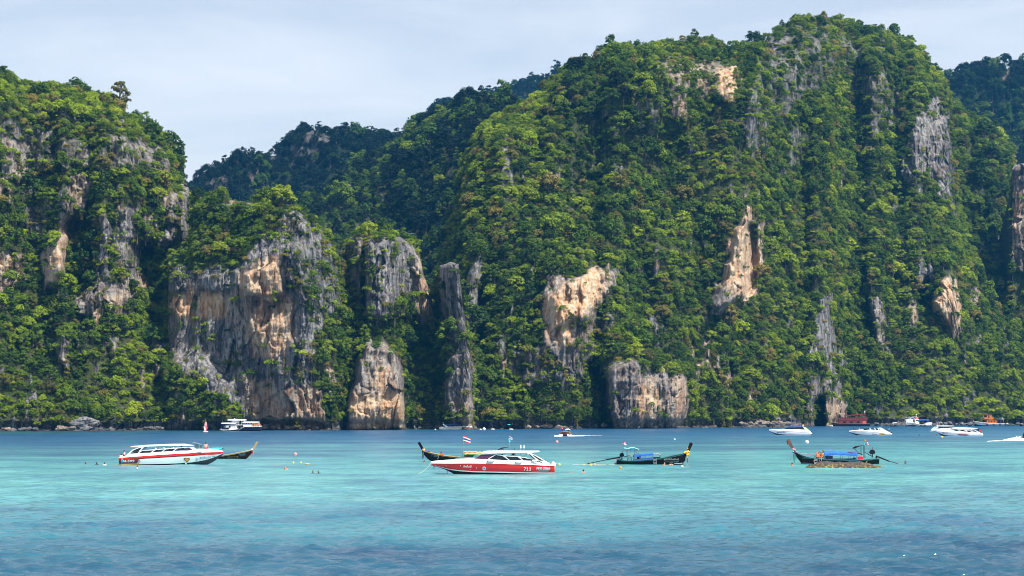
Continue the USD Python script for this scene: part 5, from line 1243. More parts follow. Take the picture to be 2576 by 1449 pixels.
l.add('hull_marks', join([ball(np.array([u_, float(l.on_side(np.array(u_), np.array(z_), 0.004)), z_]), (0.07, 0.01, 0.035), 1) for u_, z_ in zip(l.u(g.uniform(1800, 2080, 26)), l.z(g.uniform(372, 402, 26)))]), simple('ochre_marks', (0.16, 0.09, 0.03), 0.7))

# behind the red speedboat
l = Craft('longtail_boat', 'black longtail boat with lime awning and large Thai flag behind the red speedboat', 'longtail boat', C1, 4.860, 535, 700, Y=wy(1161.5))
longtail_hull(l, [(206, 346, 0.05, 370), (250, 362, 0.26, 440), (330, 382, 0.5, 520), (450, 408, 0.7, 555), (600, 436, 0.82, 565), (800, 458, 0.85, 570), (1050, 470, 0.85, 570), (1300, 468, 0.8, 560), (1480, 460, 0.65, 550)], 0, WOOD_BLACK, simple('golden_rail', (0.40, 0.24, 0.07), 0.5))
stem_post(l, [(132, 220), (172, 203), (240, 328), (262, 360), (300, 430), (360, 520), (345, 520), (280, 430), (222, 352), (206, 350)], WOOD_BLACK, 0.085)
garland(l, 240, 346, 14, 7, [YELLOW, YELLOW, CLOTH_PINK], 2, 0.10, 0.07)
l.add('stem_cloth', tube([l.P(212, 352, 0), l.P(330, 372, -0.25)], [0.13, 0.16], 8), simple('violet_cloth', (0.06, 0.03, 0.16), 0.8))
ribbons(l, 222, 370, [(0, 120, 0.09, CLOTH_DARK), (8, 95, 0.06, simple('grey_green_cloth', (0.05, 0.09, 0.08), 0.9)), (2, 130, 0.03, CLOTH_SKY)])
l.text('registration', '3', 356, 445, 30, simple('faint_blue_letters', (0.05, 0.12, 0.20), 0.6), bold=False)
l.strokes('registration_script', script_lines(405, 452, 80, 28, 4, 9), MATS['faint_blue_letters'], 0.03)
l.rod('flag_pole', [(884, 470), (886, 380), (892, 100)], 0.028, GREY, v=-0.2)
flag(l, 'thai_flag', [(898, 102), (1010, 142), (1012, 232), (894, 206)], THAI, v=-0.2, wave=0.10)
awning(l, [(895, 370), (920, 362), (1100, 364), (1200, 372)], 0.9, ORANGE_TARP, drop=3, posts=[(905, 375, 465), (1100, 372, 468)])
awning(l, [(915, 384), (1000, 376), (1200, 384), (1450, 388)], 0.95, LIME_TARP, drop=16, posts=[(1200, 395, 468), (1430, 398, 466)])
l.plate('awning_curtain', [(900, 400), (1040, 408), (1090, 408), (1040, 470), (900, 462)], 0.7, 0.02, TURQ_TARP, mirror=False)
l.rod('mooring_line', [(492, 378), (488, 430), (470, 490)], 0.018, ROPE, v=-0.8)
tail_engine(l, (1540, 430, 26), ((1560, 440), (1640, 480), (1760, 528)), ((1530, 430), (1470, 420)), 0.0)
person('person', 'person in red vest crouching on the black longtail behind the red speedboat', aboard(l, 545, 496, -0.3), 'crouch', yaw=200, vest=CLOTH_RED, bottom=CLOTH_DARK, lift=0.05)
person('person', 'person in red shirt sitting under the lime awning of the black longtail', aboard(l, 968, 460, -0.35), 'sit', yaw=200, top=CLOTH_RED, bottom=CLOTH_DARK, lift=-0.10)

# longtail with blue awning and its shaft on the left
C3 = (1980, 1490)
l = Craft('longtail_boat', 'black longtail boat with blue awning, yellow garland and propeller shaft held out to the left', 'longtail boat', C3, 6.133, 600, 1500)
longtail_hull(l, [(786, 486, 0.42, 640), (850, 505, 0.55, 650), (1000, 524, 0.72, 660), (1200, 518, 0.85, 660), (1500, 492, 0.9, 660), (1750, 458, 0.85, 655), (1950, 412, 0.68, 640), (2100, 382, 0.45, 620), (2180, 364, 0.22, 600), (2226, 354, 0.04, 470)], -1, WOOD_BLACK, RAIL_TEAL)
stem_post(l, [(2150, 600), (2190, 500), (2216, 420), (2222, 350), (2250, 326), (2318, 136), (2360, 140), (2380, 166), (2290, 362), (2268, 380), (2232, 440), (2200, 520), (2168, 602)], WOOD_DARK, 0.09)
garland(l, 2245, 350, 16, 8, [YELLOW, YELLOW, simple('marigold', (0.75, 0.32, 0.02), 0.7)], 3, 0.12, 0.10); garland(l, 2264, 400, 13, 6, [MATS['marigold'], YELLOW, CLOTH_ORANGE], 4, 0.14, 0.10)
garland(l, 2270, 270, 6, 3, [MATS['marigold']], 5, 0.08, 0.07)
ribbons(l, 2266, 430, [(0, 150, 0.085, CLOTH_RED), (4, 168, 0.03, YELLOW), (-6, 40, 0.07, MATS['marigold'])])
aw = awning(l, [(1136, 398), (1160, 388), (1300, 372), (1545, 352)], 0.80, BLUE_TARP, drop=34, posts=[(1140, 402, 512), (1280, 404, 506), (1400, 398, 500), (1535, 384, 490)], post_mat=GREY)
awning(l, [(1548, 368), (1600, 350), (1640, 356), (1700, 380)], 0.72, GREY, drop=4, posts=[(1688, 378, 470)], post_mat=BLACK, name='grey_hood')
l.plate('side_curtain', [(1138, 490), (1535, 458), (1530, 480), (1140, 515)], 0.76, 0.02, BLUE_TARP)
l.plate('bench', [(1550, 448), (1690, 446), (1690, 470), (1550, 480)], 0.4, 0.7, WOOD_BLACK, mirror=False)
hr = l.add('helm_roof', (lambda m: (np.concatenate([m[0], m[0] - [0, 0, 0.012]]), np.concatenate([m[1][:, ::-1], m[1] + len(m[0])])))(strip(np.array([[l.P(cx, cy + dy, v) for v, dy in ((-0.7, 8), (-0.3, 0), (0.3, 0), (0.7, 8))] for cx, cy in ((930, 246), (1020, 256), (1080, 240), (1150, 240), (1210, 264), (1250, 276))]))), simple('pale_blue_sheet', (0.32, 0.58, 0.66), 0.6), smooth=True)
l.rod('roof_rib', [(930, 256), (1040, 268), (1160, 262), (1250, 284)], 0.02, TURQ_TARP, v=0.68, mirror=True, parent=hr)
for a, y0, y1 in ((1024, 266, 520), (1072, 262, 370), (1164, 264, 512), (1196, 270, 400)):
    l.rod('roof_post', [(a, y0), (a, y1)], 0.024, GREY, v=0.6, mirror=True)
l.add('stool', join([box(l.P(1056, 442, -0.1), (0.46, 0.4, 0.05)), box(l.P(1056, 490, -0.1), (0.36, 0.34, 0.03))] + [tube([l.P(cx, 442, v), l.P(cx2, 518, v)], 0.03, 5) for cx, cx2 in ((1030, 1012), (1082, 1096)) for v in (-0.28, 0.08)]), simple('dark_teal_paint', (0.012, 0.05, 0.06), 0.5))
tail_engine(l, (893, 405, 52), ((860, 445), (570, 498), (165, 584)), ((940, 438), (1062, 408)), 0.0)
l.add('shaft_guard', tube([l.P(158, 602), l.P(165, 572), l.P(220, 568), l.P(190, 602)], 0.03, 5), BLACK)
fp = l.rod('flag_pole', [(1010, 520), (985, 250), (950, 130)], 0.02, GREY, v=0.5)
flag(l, 'thai_flag', [(905, 150), (960, 128), (1010, 190), (915, 212)], THAI, v=0.5, wave=0.10)
l.add('boarding_ladder', join([tube([l.P(cx, 462, -0.96), l.P(cx + 2, 590, -0.98)], 0.02, 5) for cx in (1550, 1606)] + [tube([l.P(1551, y, -0.97), l.P(1607, y, -0.97)], 0.016, 5) for y in (490, 520, 550, 580)]), STEEL)
l.strokes('registration_script', script_lines(1758, 505, 330, 24, 9, 12), simple('dull_white_letters', (0.30, 0.33, 0.33), 0.6), 0.022)
l.strokes('name_script', script_lines(1790, 552, 300, 16, 10, 13), simple('dull_teal_letters', (0.06, 0.16, 0.17), 0.6), 0.016)
l.text('small_number', '38', 2010, 552, 28, simple('teal_letters', (0.02, 0.25, 0.24), 0.6))
l.decal('waterline_stripe', [(1980, 572), (2160, 564), (2158, 574), (1984, 580)], CLOTH_WHITE)
l.add('cargo_net', join([ball(l.P(860, 496, v), (0.30, 0.25, 0.12), 2) for v in (-0.25, 0.2)]), WOOD_BLACK)
l.add('stern_lashing', join([ball(l.P(735 + 15 * i, 560 + 12 * (i % 3), -0.25 + 0.1 * i), (0.14, 0.1, 0.08), 1) for i in range(4)] + [tube([l.P(790, 530, -0.2), l.P(700, 580, -0.3)], 0.03, 5)]), GREY)
person('person', 'dark figure sitting inside the longtail with the blue awning at centre right', aboard(l, 1236, 480, 0.0), 'sit', yaw=-60, top=CLOTH_DARK, bottom=CLOTH_DARK, lift=-0.12)

# longtail behind the reef, shaft on the right
C4 = (2660, 1480)
l = Craft('longtail_boat', 'dark green longtail boat with blue awning moored behind the low brown reef', 'longtail boat', C4, 5.481, 582, 1200)
longtail_hull(l, [(300, 346, 0.05, 380), (345, 372, 0.26, 450), (420, 412, 0.50, 560), (520, 448, 0.70, 620), (700, 480, 0.88, 630), (1000, 500, 0.95, 630), (1300, 508, 0.92, 630), (1550, 504, 0.82, 630), (1750, 490, 0.65, 625), (1880, 474, 0.5, 615)], 0, WOOD_GREEN, RAIL_TEAL, inner=WOOD_PALE)
stem_post(l, [(156, 168), (162, 130), (178, 116), (214, 114), (260, 210), (300, 300), (330, 350), (400, 480), (448, 584), (436, 584), (380, 480), (300, 372), (270, 318)], simple('red_brown_wood', (0.15, 0.055, 0.04), 0.5, vary=0.3), 0.09)
l.add('stem_tassel', tube([l.P(165, 150, -0.1), l.P(172, 200, -0.12), l.P(180, 225, -0.1)], [0.05, 0.05, 0.02], 6), BLACK)
garland(l, 296, 318, 12, 7, [simple('faded_pink_cloth', (0.50, 0.28, 0.26), 0.8), CLOTH_WHITE, CLOTH_PINK], 6, 0.12, 0.10); garland(l, 286, 362, 8, 5, [CLOTH_WHITE, MATS['violet_cloth']], 7, 0.14, 0.09)
ribbons(l, 296, 390, [(0, 170, 0.08, CLOTH_GREEN), (22, 90, 0.05, CLOTH_GREEN), (-8, 60, 0.06, MATS['violet_cloth'])])
fd = l.add('foredeck', (lambda r: both(strip(r)))(np.array([[l.P(cx, cy, -h), l.P(cx, cy - 3, 0)] for cx, cy, h in ((318, 340, .10), (360, 352, .28), (430, 376, .48), (520, 392, .62), (640, 408, .70), (720, 424, .76))])), WOOD_PALE, smooth=True)
l.add('deck_hatch', (lambda p: (np.array(p), np.array([[0, 1, 2], [0, 2, 3]])))([l.P(520, 402, -0.62), l.P(700, 424, -0.7), l.P(700, 418, 0.0), l.P(560, 396, 0.0)]), WOOD_DARK, parent=fd)
aw = awning(l, [(836, 362), (960, 330), (1230, 338), (1465, 356)], 0.88, BLUE_TARP, drop=30, posts=[(850, 370, 492), (1000, 372, 500), (1180, 378, 505), (1330, 384, 505), (1440, 384, 505)], post_mat=BLACK, droop=0.32)
l.add('dark_patch', (lambda m: m)(strip(np.array([[l.P(cx, cy, v) for v, cy in ((-0.7, y0 + 12), (-0.2, y0 - 6))] for cx, y0 in ((1225, 352), (1330, 356), (1445, 362))]))), simple('dark_blue_tarpaulin', (0.02, 0.035, 0.10), 0.6), parent=aw)
l.plate('seat_backs', [(890, 430), (1000, 426), (1010, 480), (1400, 478), (1450, 452), (1450, 500), (900, 492)], 0.62, 0.04, simple('dark_blue_paint', (0.015, 0.03, 0.11), 0.5))
l.add('rear_hood', (lambda m: (np.concatenate([m[0], m[0] - [0, 0, 0.012]]), np.concatenate([m[1][:, ::-1], m[1] + len(m[0])])))(strip(np.array([[l.P(cx, cy + dy, v) for v, dy in ((-0.6, 22), (0, 0), (0.6, 22))] for cx, cy in ((1450, 372), (1500, 368), (1550, 376), (1576, 396))]))), BLACK, smooth=True)
fr = l.rod('helm_frame', [(1400, 290), (1420, 268), (1540, 240), (1596, 234), (1608, 250), (1616, 470)], 0.035, BLACK, v=0.4, mirror=True)
l.add('frame_cloth', join([tube([l.P(1400, 290, 0), l.P(1450, 262, 0), l.P(1520, 248, 0)], [0.06, 0.14, 0.06], 8)]), BLACK, parent=fr)
for a in ([(1440, 290), (1490, 366)], [(1550, 250), (1556, 370)], [(1440, 300), (1436, 330)]):
    l.rod('frame_stay', a, 0.02, BLACK, v=0.35, mirror=True, parent=fr)
l.add('red_bag', join([box(l.P(1528, 478, -0.5), (0.68, 0.4, 0.44)), tube([l.P(1490, 446, -0.5), l.P(1528, 432, -0.5), l.P(1566, 446, -0.5)], 0.04, 5)]), simple('red_vinyl', (0.55, 0.012, 0.018), 0.5))
fp = l.rod('flag_pole', [(1612, 300), (1640, 230), (1622, 136)], 0.02, GREY, v=0.0)
flag(l, 'thai_flag', [(1630, 150), (1668, 166), (1712, 222), (1640, 222)], THAI, v=0.0, wave=0.08)
flag(l, 'blue_pennant', [(1590, 170), (1606, 172), (1634, 214), (1604, 210)], [(0, 1, CLOTH_SKY)], v=0.05, wave=0.04)
l.add('pole_top', ball(l.P(1628, 142, 0), (0.10, 0.08, 0.13), 1), ORANGE)
tail_engine(l, (1762, 360, 56), ((1830, 430), (2080, 528), (2254, 578)), ((1700, 400), (1600, 354)), 0.0)
l.add('engine_bracket', join([tube([l.P(1830, 440, 0), l.P(1850, 500, 0)], 0.10, 6), tube([l.P(1690, 405, 0), l.P(1760, 436, 0)], 0.05, 6)]), BLACK)
l.add('boarding_ladder', join([tube([l.P(cx, 470, -0.98), l.P(cx - 14, 585, -1.02)], 0.02, 5) for cx in (664, 712)] + [tube([l.P(660 - i * 4, 490 + i * 26, -1.0), l.P(708 - i * 4, 490 + i * 26, -1.0)], 0.016, 5) for i in range(4)]), STEEL)
l.strokes('registration_script', script_lines(440, 478, 190, 16, 9, 15), MATS['dull_teal_letters'], 0.018)
l.decal('waterline_stripe', [(440, 552), (600, 562), (640, 570), (640, 578), (452, 578)], RAIL_TEAL)
l.rod('yellow_rope', [(1612, 556), (1630, 540), (1644, 518), (1636, 530), (1606, 572)], 0.03, YELLOW_P, v=-0.95)
for i, (cx, cy, ps, v, vest, sk) in enumerate(((722, 448, 'sit', -0.45, CLOTH_ORANGE, SKIN_PALE), (766, 440, 'sit', -0.1, CLOTH_ORANGE, SKIN), (808, 432, 'sit', -0.5, CLOTH_ORANGE, SKIN_PALE), (846, 430, 'sit', 0.3, None, SKIN))):
    person('person', ('bare legged person in orange vest sitting foremost on the green longtail behind the reef', 'second person from the bow in orange vest on the green longtail behind the reef',
                      'person in orange vest right before the blue awning of the green longtail', 'dark clothed person at the front edge of the blue awning on the green longtail')[i],
           aboard(l, cx, cy, v), ps, yaw=200 + 20 * i, skin=sk, top=None if vest else CLOTH_DARK, vest=vest, bottom=CLOTH_DARK, hair=(simple('fair_hair', (0.30, 0.20, 0.09), 0.6) if i == 0 else HAIR), lift=-0.22 if i != 3 else 0.0)

# the reef
def boulder(name, label, centre, size, seed, mat, rough=0.35, cat='rock', group=None, sub=4, flat=None):
    m = trimesh.creation.icosphere(subdivisions=sub, radius=1.0); v = np.array(m.vertices)
    n = noise3(v[:, 0] * 1.3 + seed, v[:, 1] * 1.3, v[:, 2] * 1.3, seed, 5) - 0.5
    rid = np.abs(noise3(v[:, 0] * 3 + seed, v[:, 1] * 3, v[:, 2] * 4, seed + 1, 3) - 0.5)
    g_ = np.random.default_rng(seed); pl = g_.normal(size=(16, 3)); pl /= np.linalg.norm(pl, axis=1, keepdims=True); off = g_.uniform(0.55, 0.95, 16)
    cut = np.min(np.where(v @ pl.T > 1e-3, off / np.maximum(v @ pl.T, 1e-3), 9), axis=1); cellular = np.minimum(cut, 1.0) - 1.0
    v = v * (1 + cellular + rough * (1.3 * n - 0.9 * rid))[:, None] * np.asarray(size) / 2 + np.asarray(centre)
    p = usdkit.mesh(stage, numbered('/World/' + name), (v, np.array(m.faces)), mat, smooth=35)
    return tag(p, label, cat, group)
REEF = usdkit.material(stage, '/World/Looks/reef_rock', {
    'geo': ('geometry', {}), 'n': ('noise_texture', {'scale': 2.4, 'detail': 5.0, 'roughness': 0.7}),
    'xyz': ('separate_xyz', {}), 'h': ('map_range', {'from_min': 0.35, 'from_max': 0.62, 'clamp': True}),
    'r': ('rgb_ramp', {'ramp': [(0.42, (0.018, 0.013, 0.008)), (0.52, (0.060, 0.040, 0.015)), (0.60, (0.22, 0.145, 0.035)), (0.70, (0.40, 0.29, 0.11))]}),
    'm': ('mix', {'color2': (0.035, 0.032, 0.030)}), 'b': ('bump', {'strength': 0.8, 'distance': 0.12}), 'p': ('principled_bsdf', {'roughness': 0.8}),
}, [('geo.position', 'n.vector'), ('geo.position', 'xyz.vector'), ('xyz.z', 'h.value'), ('n.fac', 'r.fac'), ('h.result', 'm.fac'), ('r.color', 'm.color1'), ('m.color', 'p.base_color'), ('n.fac', 'b.height'), ('b.normal', 'p.normal')], surface='p.BSDF')
def reef():
    Y = 240.0; k = Y / FPX / (5.481 * 1.3587)
    X0 = ((2660 + 1250 / 5.481) / 1.3587 - 1288) / FPX * Y
    n, m = 160, 44
    top = np.interp(np.linspace(510, 1990, n), [505, 570, 700, 760, 900, 1080, 1200, 1400, 1520, 1600, 1750, 1900, 1995], [658, 610, 592, 546, 536, 556, 560, 548, 540, 562, 592, 636, 654])
    u = (np.linspace(510, 1990, n) - 1250) * k; zt = np.clip((662 - top) * k, 0.02, None)
    vv = np.linspace(-1, 1, m)
    U = np.repeat(u[:, None], m, 1); Vv = np.repeat(vv[None], n, 0) * (0.6 + 1.3 * np.sqrt(zt / zt.max()))[:, None]
    Z = zt[:, None] * (1 - np.abs(vv)[None] ** 2.4) - 0.12 * np.abs(vv)[None] ** 2
    d = noise3(U * 1.6, Vv * 1.6, Z * 2, 61, 4) - 0.5; d2 = np.abs(noise3(U * 4, Vv * 4, Z * 5, 62, 3) - 0.5)
    Z = Z + (0.40 * d - 0.28 * d2) * np.clip(zt / 0.25, 0.1, 1)[:, None]
    pts = np.stack([U + X0, Vv + Y, np.maximum(Z, -0.4)], -1)
    me = usdkit.mesh(stage, '/World/reef', strip(pts)[0:1] + (strip(pts)[1][:, ::-1],), REEF, smooth=40)
    tag(me, 'low brown barnacled reef in front of the dark green longtail', 'reef')
reef()
# ---------------------------------------------------------------- boats farther out
def runabout(name, label, crop, zoom, wl, cx0, rows, deck, parts=(), rail=None, bottom=None, side=WHITE, group=None, yaw=0.0, stripe=None):
    c = Craft(name, label, 'speedboat', crop, zoom, wl, cx0, yaw=yaw, group=group)
    c.hull(rows); c.side('hull_side', 0, 1, side); c.bottom(bottom or ANTIFOUL)
    c.side('rub_rail', -0.04, 0.07, stripe or GREY, n=2, out=0.02)
    c.deck(WHITE, deck); c.transom(WHITE, 0 if rows[0][2] > rows[-1][2] else -1)
    return c
C5 = (2600, 1400)
m = runabout('speedboat', 'white speedboat with blue canopy right of the small sea cave, person standing on its bow', C5, 5.152, 446, 520,
    [(150, 366, .03, 372, .02, 378), (230, 372, .5, 408, .2, 425), (330, 376, .95, 430, .55, 470), (450, 380, 1.2, 440, .95, 500), (650, 392, 1.3, 444, 1.15, 500), (870, 405, 1.3, 446, 1.15, 500)],
    [(150, 358, .03), (250, 350, .6), (400, 342, 1.0), (520, 345, 1.1), (760, 356, 1.15), (840, 370, 1.15), (870, 400, 1.2)])
m.plate('side_window', [(528, 344), (560, 316), (735, 306), (770, 354)], 1.1, 0.05, GLASS)
m.plate('windscreen', [(430, 340), (500, 312), (540, 312), (520, 345)], 1.0, 0.05, GLASS)
m.slab('roof', [(420, 318), (450, 305), (540, 298), (740, 298), (745, 306), (520, 312)], 1.15, BLUE_TARP)
m.plate('stern_arch', [(730, 302), (790, 318), (870, 385), (900, 425), (875, 432), (840, 375), (770, 352)], 1.15, 0.12, WHITE)
m.strokes('script_lettering', script_lines(280, 408, 150, 14, 6, 21), NAVY, 0.05)
m.add('outboard_engine', box(m.P(888, 410), (0.4, 1.4, 0.8), 0.3), BLACK)
m.rod('radar_mast', [(700, 298), (690, 255), (720, 240)], 0.05, GREY); m.add('yellow_flag', box(m.P(748, 280, 0), (0.55, 0.03, 0.5)), YELLOW); m.rod('flag_pole', [(735, 305), (735, 262)], 0.03, GREY)
person('person', 'dark person standing on the bow of the white speedboat right of the sea cave', aboard(m, 208, 352, 0), 'stand', yaw=20, top=CLOTH_DARK, bottom=CLOTH_DARK, lift=-0.05)
m2 = runabout('speedboat', 'white speedboat with gold stern flash and people on deck in front of the red junk', C5, 5.152, 450, 1950,
    [(1556, 388, .03, 392, .02, 398), (1620, 386, .45, 410, .2, 425), (1720, 385, .95, 436, .5, 470), (1850, 386, 1.2, 444, .95, 500), (2050, 400, 1.3, 448, 1.15, 500), (2180, 420, 1.3, 450, 1.1, 500), (2300, 430, 1.25, 452, 1.1, 500)],
    [(1556, 380, .03), (1640, 366, .6), (1760, 356, 1.0), (1900, 352, 1.1), (2080, 362, 1.15), (2200, 400, 1.15), (2300, 424, 1.2)])
m2.plate('side_window', [(1790, 362), (1830, 336), (1940, 336), (2090, 334), (2100, 366), (1900, 352)], 1.1, 0.05, GLASS)
for cx in (1900, 1980, 2040):
    m2.plate('window_post', [(cx, 322), (cx + 14, 320), (cx + 44, 362), (cx + 24, 362)], 1.14, 0.05, WHITE)
m2.slab('roof', [(1830, 318), (1900, 310), (2080, 312), (2100, 322), (1900, 322)], 1.1, BLUE_TARP)
m2.plate('stern_arch', [(2068, 316), (2110, 318), (2200, 370), (2300, 420), (2290, 445), (2160, 405), (2100, 362)], 1.15, 0.12, WHITE)
m2.decal('gold_flash', [(2060, 402), (2120, 414), (2200, 448), (2110, 450)], YELLOW_P, out=0.03)
m2.strokes('script_lettering', script_lines(1950, 436, 90, 8, 5, 22), NAVY, 0.04)
m2.rod('antenna', [(2120, 318), (2140, 240)], 0.03, GREY); m2.rod('antenna', [(2130, 318), (2136, 250)], 0.03, GREY)
m2.add('outboard_engine', box(m2.P(2296, 420), (0.4, 1.4, 0.7), 0.3), BLACK)
person('person', 'person in dark clothes at the stern of the gold flashed speedboat', aboard(m2, 2216, 400, -0.6), 'stand', yaw=10, top=CLOTH_DARK, bottom=CLOTH_BLUE, lift=-0.25, scale=0.9)
person('person', 'person in a sky blue shirt at the stern of the gold flashed speedboat', aboard(m2, 2252, 398, -0.3), 'stand', yaw=40, top=CLOTH_SKY, bottom=CLOTH_DARK, lift=-0.25, scale=0.9)
person('person', 'dark clothed person sitting on the tip of the gold flashed speedboat bow', aboard(m2, 1640, 362, 0), 'sit', yaw=180, top=CLOTH_DARK, bottom=CLOTH_BLUE)
person('person', 'bare chested person sunbathing on the foredeck of the gold flashed speedboat', aboard(m2, 1735, 354, -0.3), 'sit', yaw=180, skin=SKIN_PALE, bottom=CLOTH_PINK, lift=-0.1, scale=0.85)

C6 = (3050, 1390)
m3 = runabout('speedboat', 'white speedboat with dark red flash on its side, nearer of the overlapping pair', C6, 5.724, 573, 1300,
    [(862, 484, .03, 490, .02, 496), (920, 492, .45, 520, .2, 535), (1000, 500, .9, 552, .5, 590), (1120, 506, 1.2, 566, .9, 620), (1350, 516, 1.35, 572, 1.2, 620), (1600, 528, 1.35, 574, 1.2, 620), (1752, 540, 1.3, 574, 1.2, 620)],
    [(862, 476, .03), (960, 456, .6), (1080, 450, 1.0), (1200, 470, 1.15), (1400, 490, 1.2), (1600, 504, 1.2), (1700, 515, 1.2), (1752, 536, 1.25)])
m3.slab('cabin_top', [(1110, 455), (1180, 430), (1500, 440), (1680, 500), (1680, 520), (1110, 500)], 1.12, WHITE)
for pts in ([(1150, 448), (1240, 445), (1320, 482), (1240, 480)], [(1300, 456), (1380, 455), (1440, 492), (1360, 490)], [(1430, 462), (1490, 465), (1530, 495), (1460, 493)]):
    m3.plate('window', pts, 1.16, 0.04, GLASS)
m3.slab('roof', [(1140, 418), (1220, 404), (1380, 402), (1640, 418), (1660, 428), (1500, 434), (1160, 432)], 1.2, WHITE)
m3.plate('stern_wing', [(1500, 436), (1550, 434), (1700, 505), (1752, 540), (1740, 560), (1640, 512)], 1.2, 0.1, WHITE)
m3.plate('wing_window', [(1530, 446), (1556, 446), (1650, 500), (1610, 496)], 1.26, 0.02, GLASS)
m3.decal('red_flash', [(1245, 535), (1440, 538), (1500, 556), (1420, 566), (1290, 560)], DARKRED, out=0.03)
m3.strokes('script_lettering', script_lines(960, 522, 110, 12, 6, 23), NAVY, 0.035)
for a in ([(1670, 420), (1672, 500)],):
    m3.rod('roof_post', a, 0.05, BLACK, v=0.9, mirror=True)
m3.rod('bow_line', [(1100, 478), (1130, 492)], 0.04, ROPE, v=-1.0)
m3.add('outboard_engine', box(m3.P(1748, 540), (0.35, 1.4, 0.7), 0.3), OFFWHITE)
person('person', 'person in red at the stern of the nearer overlapping white speedboat', aboard(m3, 1722, 520, -0.5), 'stand', yaw=90, top=CLOTH_RED, bottom=CLOTH_DARK, lift=-0.5, scale=0.95)
person('person', 'person in dark clothes behind the roof post of the nearer overlapping white speedboat', aboard(m3, 1684, 512, 0.2), 'stand', yaw=60, top=CLOTH_DARK, bottom=CLOTH_DARK, lift=-0.3, scale=0.95)
m4 = runabout('speedboat', 'white speedboat with pale blue stern, farther of the overlapping pair', C6, 5.724, 495, 1000,
    [(750, 462, 1.2, 490, 1.1, 530), (850, 458, 1.25, 488, 1.1, 530), (1050, 448, 1.3, 485, 1.1, 530), (1250, 440, 1.1, 478, .8, 520), (1400, 436, .6, 462, .3, 490), (1480, 434, .04, 440, .03, 446)],
    [(750, 458, 1.1), (830, 440, 1.1), (1050, 418, 1.1), (1250, 410, .9), (1400, 420, .5), (1480, 430, .03)], side=simple('pale_blue_gelcoat', (0.52, 0.60, 0.72), 0.3))
m4.plate('stern_wing', [(752, 470), (800, 420), (860, 380), (890, 372), (880, 420), (840, 450)], 1.15, 0.1, simple('pale_blue_gelcoat', (0.52, 0.60, 0.72), 0.3))
m4.slab('roof', [(860, 378), (900, 368), (1100, 366), (1190, 374), (1195, 382), (1000, 388)], 1.1, OFFWHITE)
m4.plate('side_window', [(870, 392), (1000, 392), (1180, 386), (1170, 406), (900, 418)], 1.05, 0.05, GLASS)
m4.decal('blue_flash', [(815, 498), (860, 470), (900, 476), (850, 500)], BLUE_TARP, out=0.03)
m4.rod('antenna', [(885, 368), (862, 290)], 0.035, OFFWHITE, v=-0.4); m4.rod('antenna', [(940, 366), (908, 290)], 0.035, OFFWHITE, v=0.3)

# boats moored under the right shore
def workboat(name, label, cat, crop, zoom, wl, cx0, rows, mat, stripe=None, deck_mat=None, Y=None, yaw=0.0, lower=None):
    c = Craft(name, label, cat, crop, zoom, wl, cx0, Y=Y, yaw=yaw)
    c.hull([(a, r, h, r + (k_ - r) * 0.7, h * 0.85, k_ + 40) for a, r, h, k_ in rows])
    if lower:
        c.side('hull_side', 0, 0.62, mat, n=3); c.side('hull_lower', 0.62, 1.0, lower, n=3)
    else:
        c.side('hull_side', 0, 1, mat)
    c.bottom(ANTIFOUL); c.transom(mat, 0); c.transom(mat, -1)
    r = c.edge(0.0)
    c.add('deck', both(strip(np.stack([r - [0, 0, 0.1], r * [1, 0, 1] - [0, 0, 0.05]], 1))), deck_mat or WOOD_TAN)
    c.add('rail_cap', both(tube(r, 0.10, 6)), stripe or mat, smooth=True)
    return c
j = workboat('junk_boat', 'dark red wooden junk with two masts moored beside the sea cave', 'junk', C5, 5.152, 292, 1600,
    [(1150, 195, .2, 250), (1230, 222, 1.2, 285), (1350, 245, 2.0, 292), (1600, 250, 2.4, 292), (1800, 252, 2.4, 292), (1918, 250, 1.9, 290)], MAROON_D, stripe=MAROON)
j.slab('main_cabin', [(1370, 190), (1400, 186), (1860, 182), (1860, 252), (1370, 250)], 1.9, MAROON)
for cx in (1440, 1560, 1680):
    j.plate('cabin_window', [(cx, 205), (cx + 50, 205), (cx + 50, 232), (cx, 232)], 1.93, 0.05, BLACK)
j.plate('coral_panel', [(1782, 200), (1840, 200), (1840, 255), (1782, 255)], 1.94, 0.05, CORAL)
j.slab('upper_deck', [(1370, 155), (1390, 148), (1868, 128), (1868, 178), (1370, 186)], 2.0, MAROON)
for i in range(12):
    cx = 1385 + i * 42
    j.plate('deck_rail_post', [(cx, 132), (cx + 8, 132), (cx + 8, 156), (cx, 156)], 2.05, 0.06, MAROON_D)
j.slab('sun_roof', [(1500, 100), (1620, 92), (1840, 72), (1850, 82), (1640, 104), (1510, 110)], 1.7, MAROON)
for cx, y0 in ((1530, 104), (1660, 98), (1790, 82), (1838, 78)):
    j.rod('roof_post', [(cx, y0), (cx, 150)], 0.09, MAROON, v=1.5, mirror=True)
j.rod('mast', [(1492, 190), (1492, -10)], [0.18, 0.11], MAROON); j.rod('mast', [(1678, 100), (1678, -30)], [0.15, 0.09], MAROON)
j.rod('bowsprit', [(1230, 222), (1150, 198)], 0.10, MAROON); j.rod('ensign_staff', [(1832, 80), (1832, 20)], 0.05, OFFWHITE); j.add('white_ensign', box(j.P(1832, 36), (0.4, 0.05, 0.7)), CLOTH_WHITE)
j.rod('mooring_line', [(1300, 240), (1268, 280)], 0.05, ROPE, v=-1.0)
tb = workboat('dinghy', 'small white dinghy floating under the bow of the dark red junk', 'dinghy', C5, 5.152, 306, 1235, [(1198, 278, .3, 306), (1215, 282, .6, 308), (1250, 282, .6, 308), (1268, 276, .15, 304)], OFFWHITE)

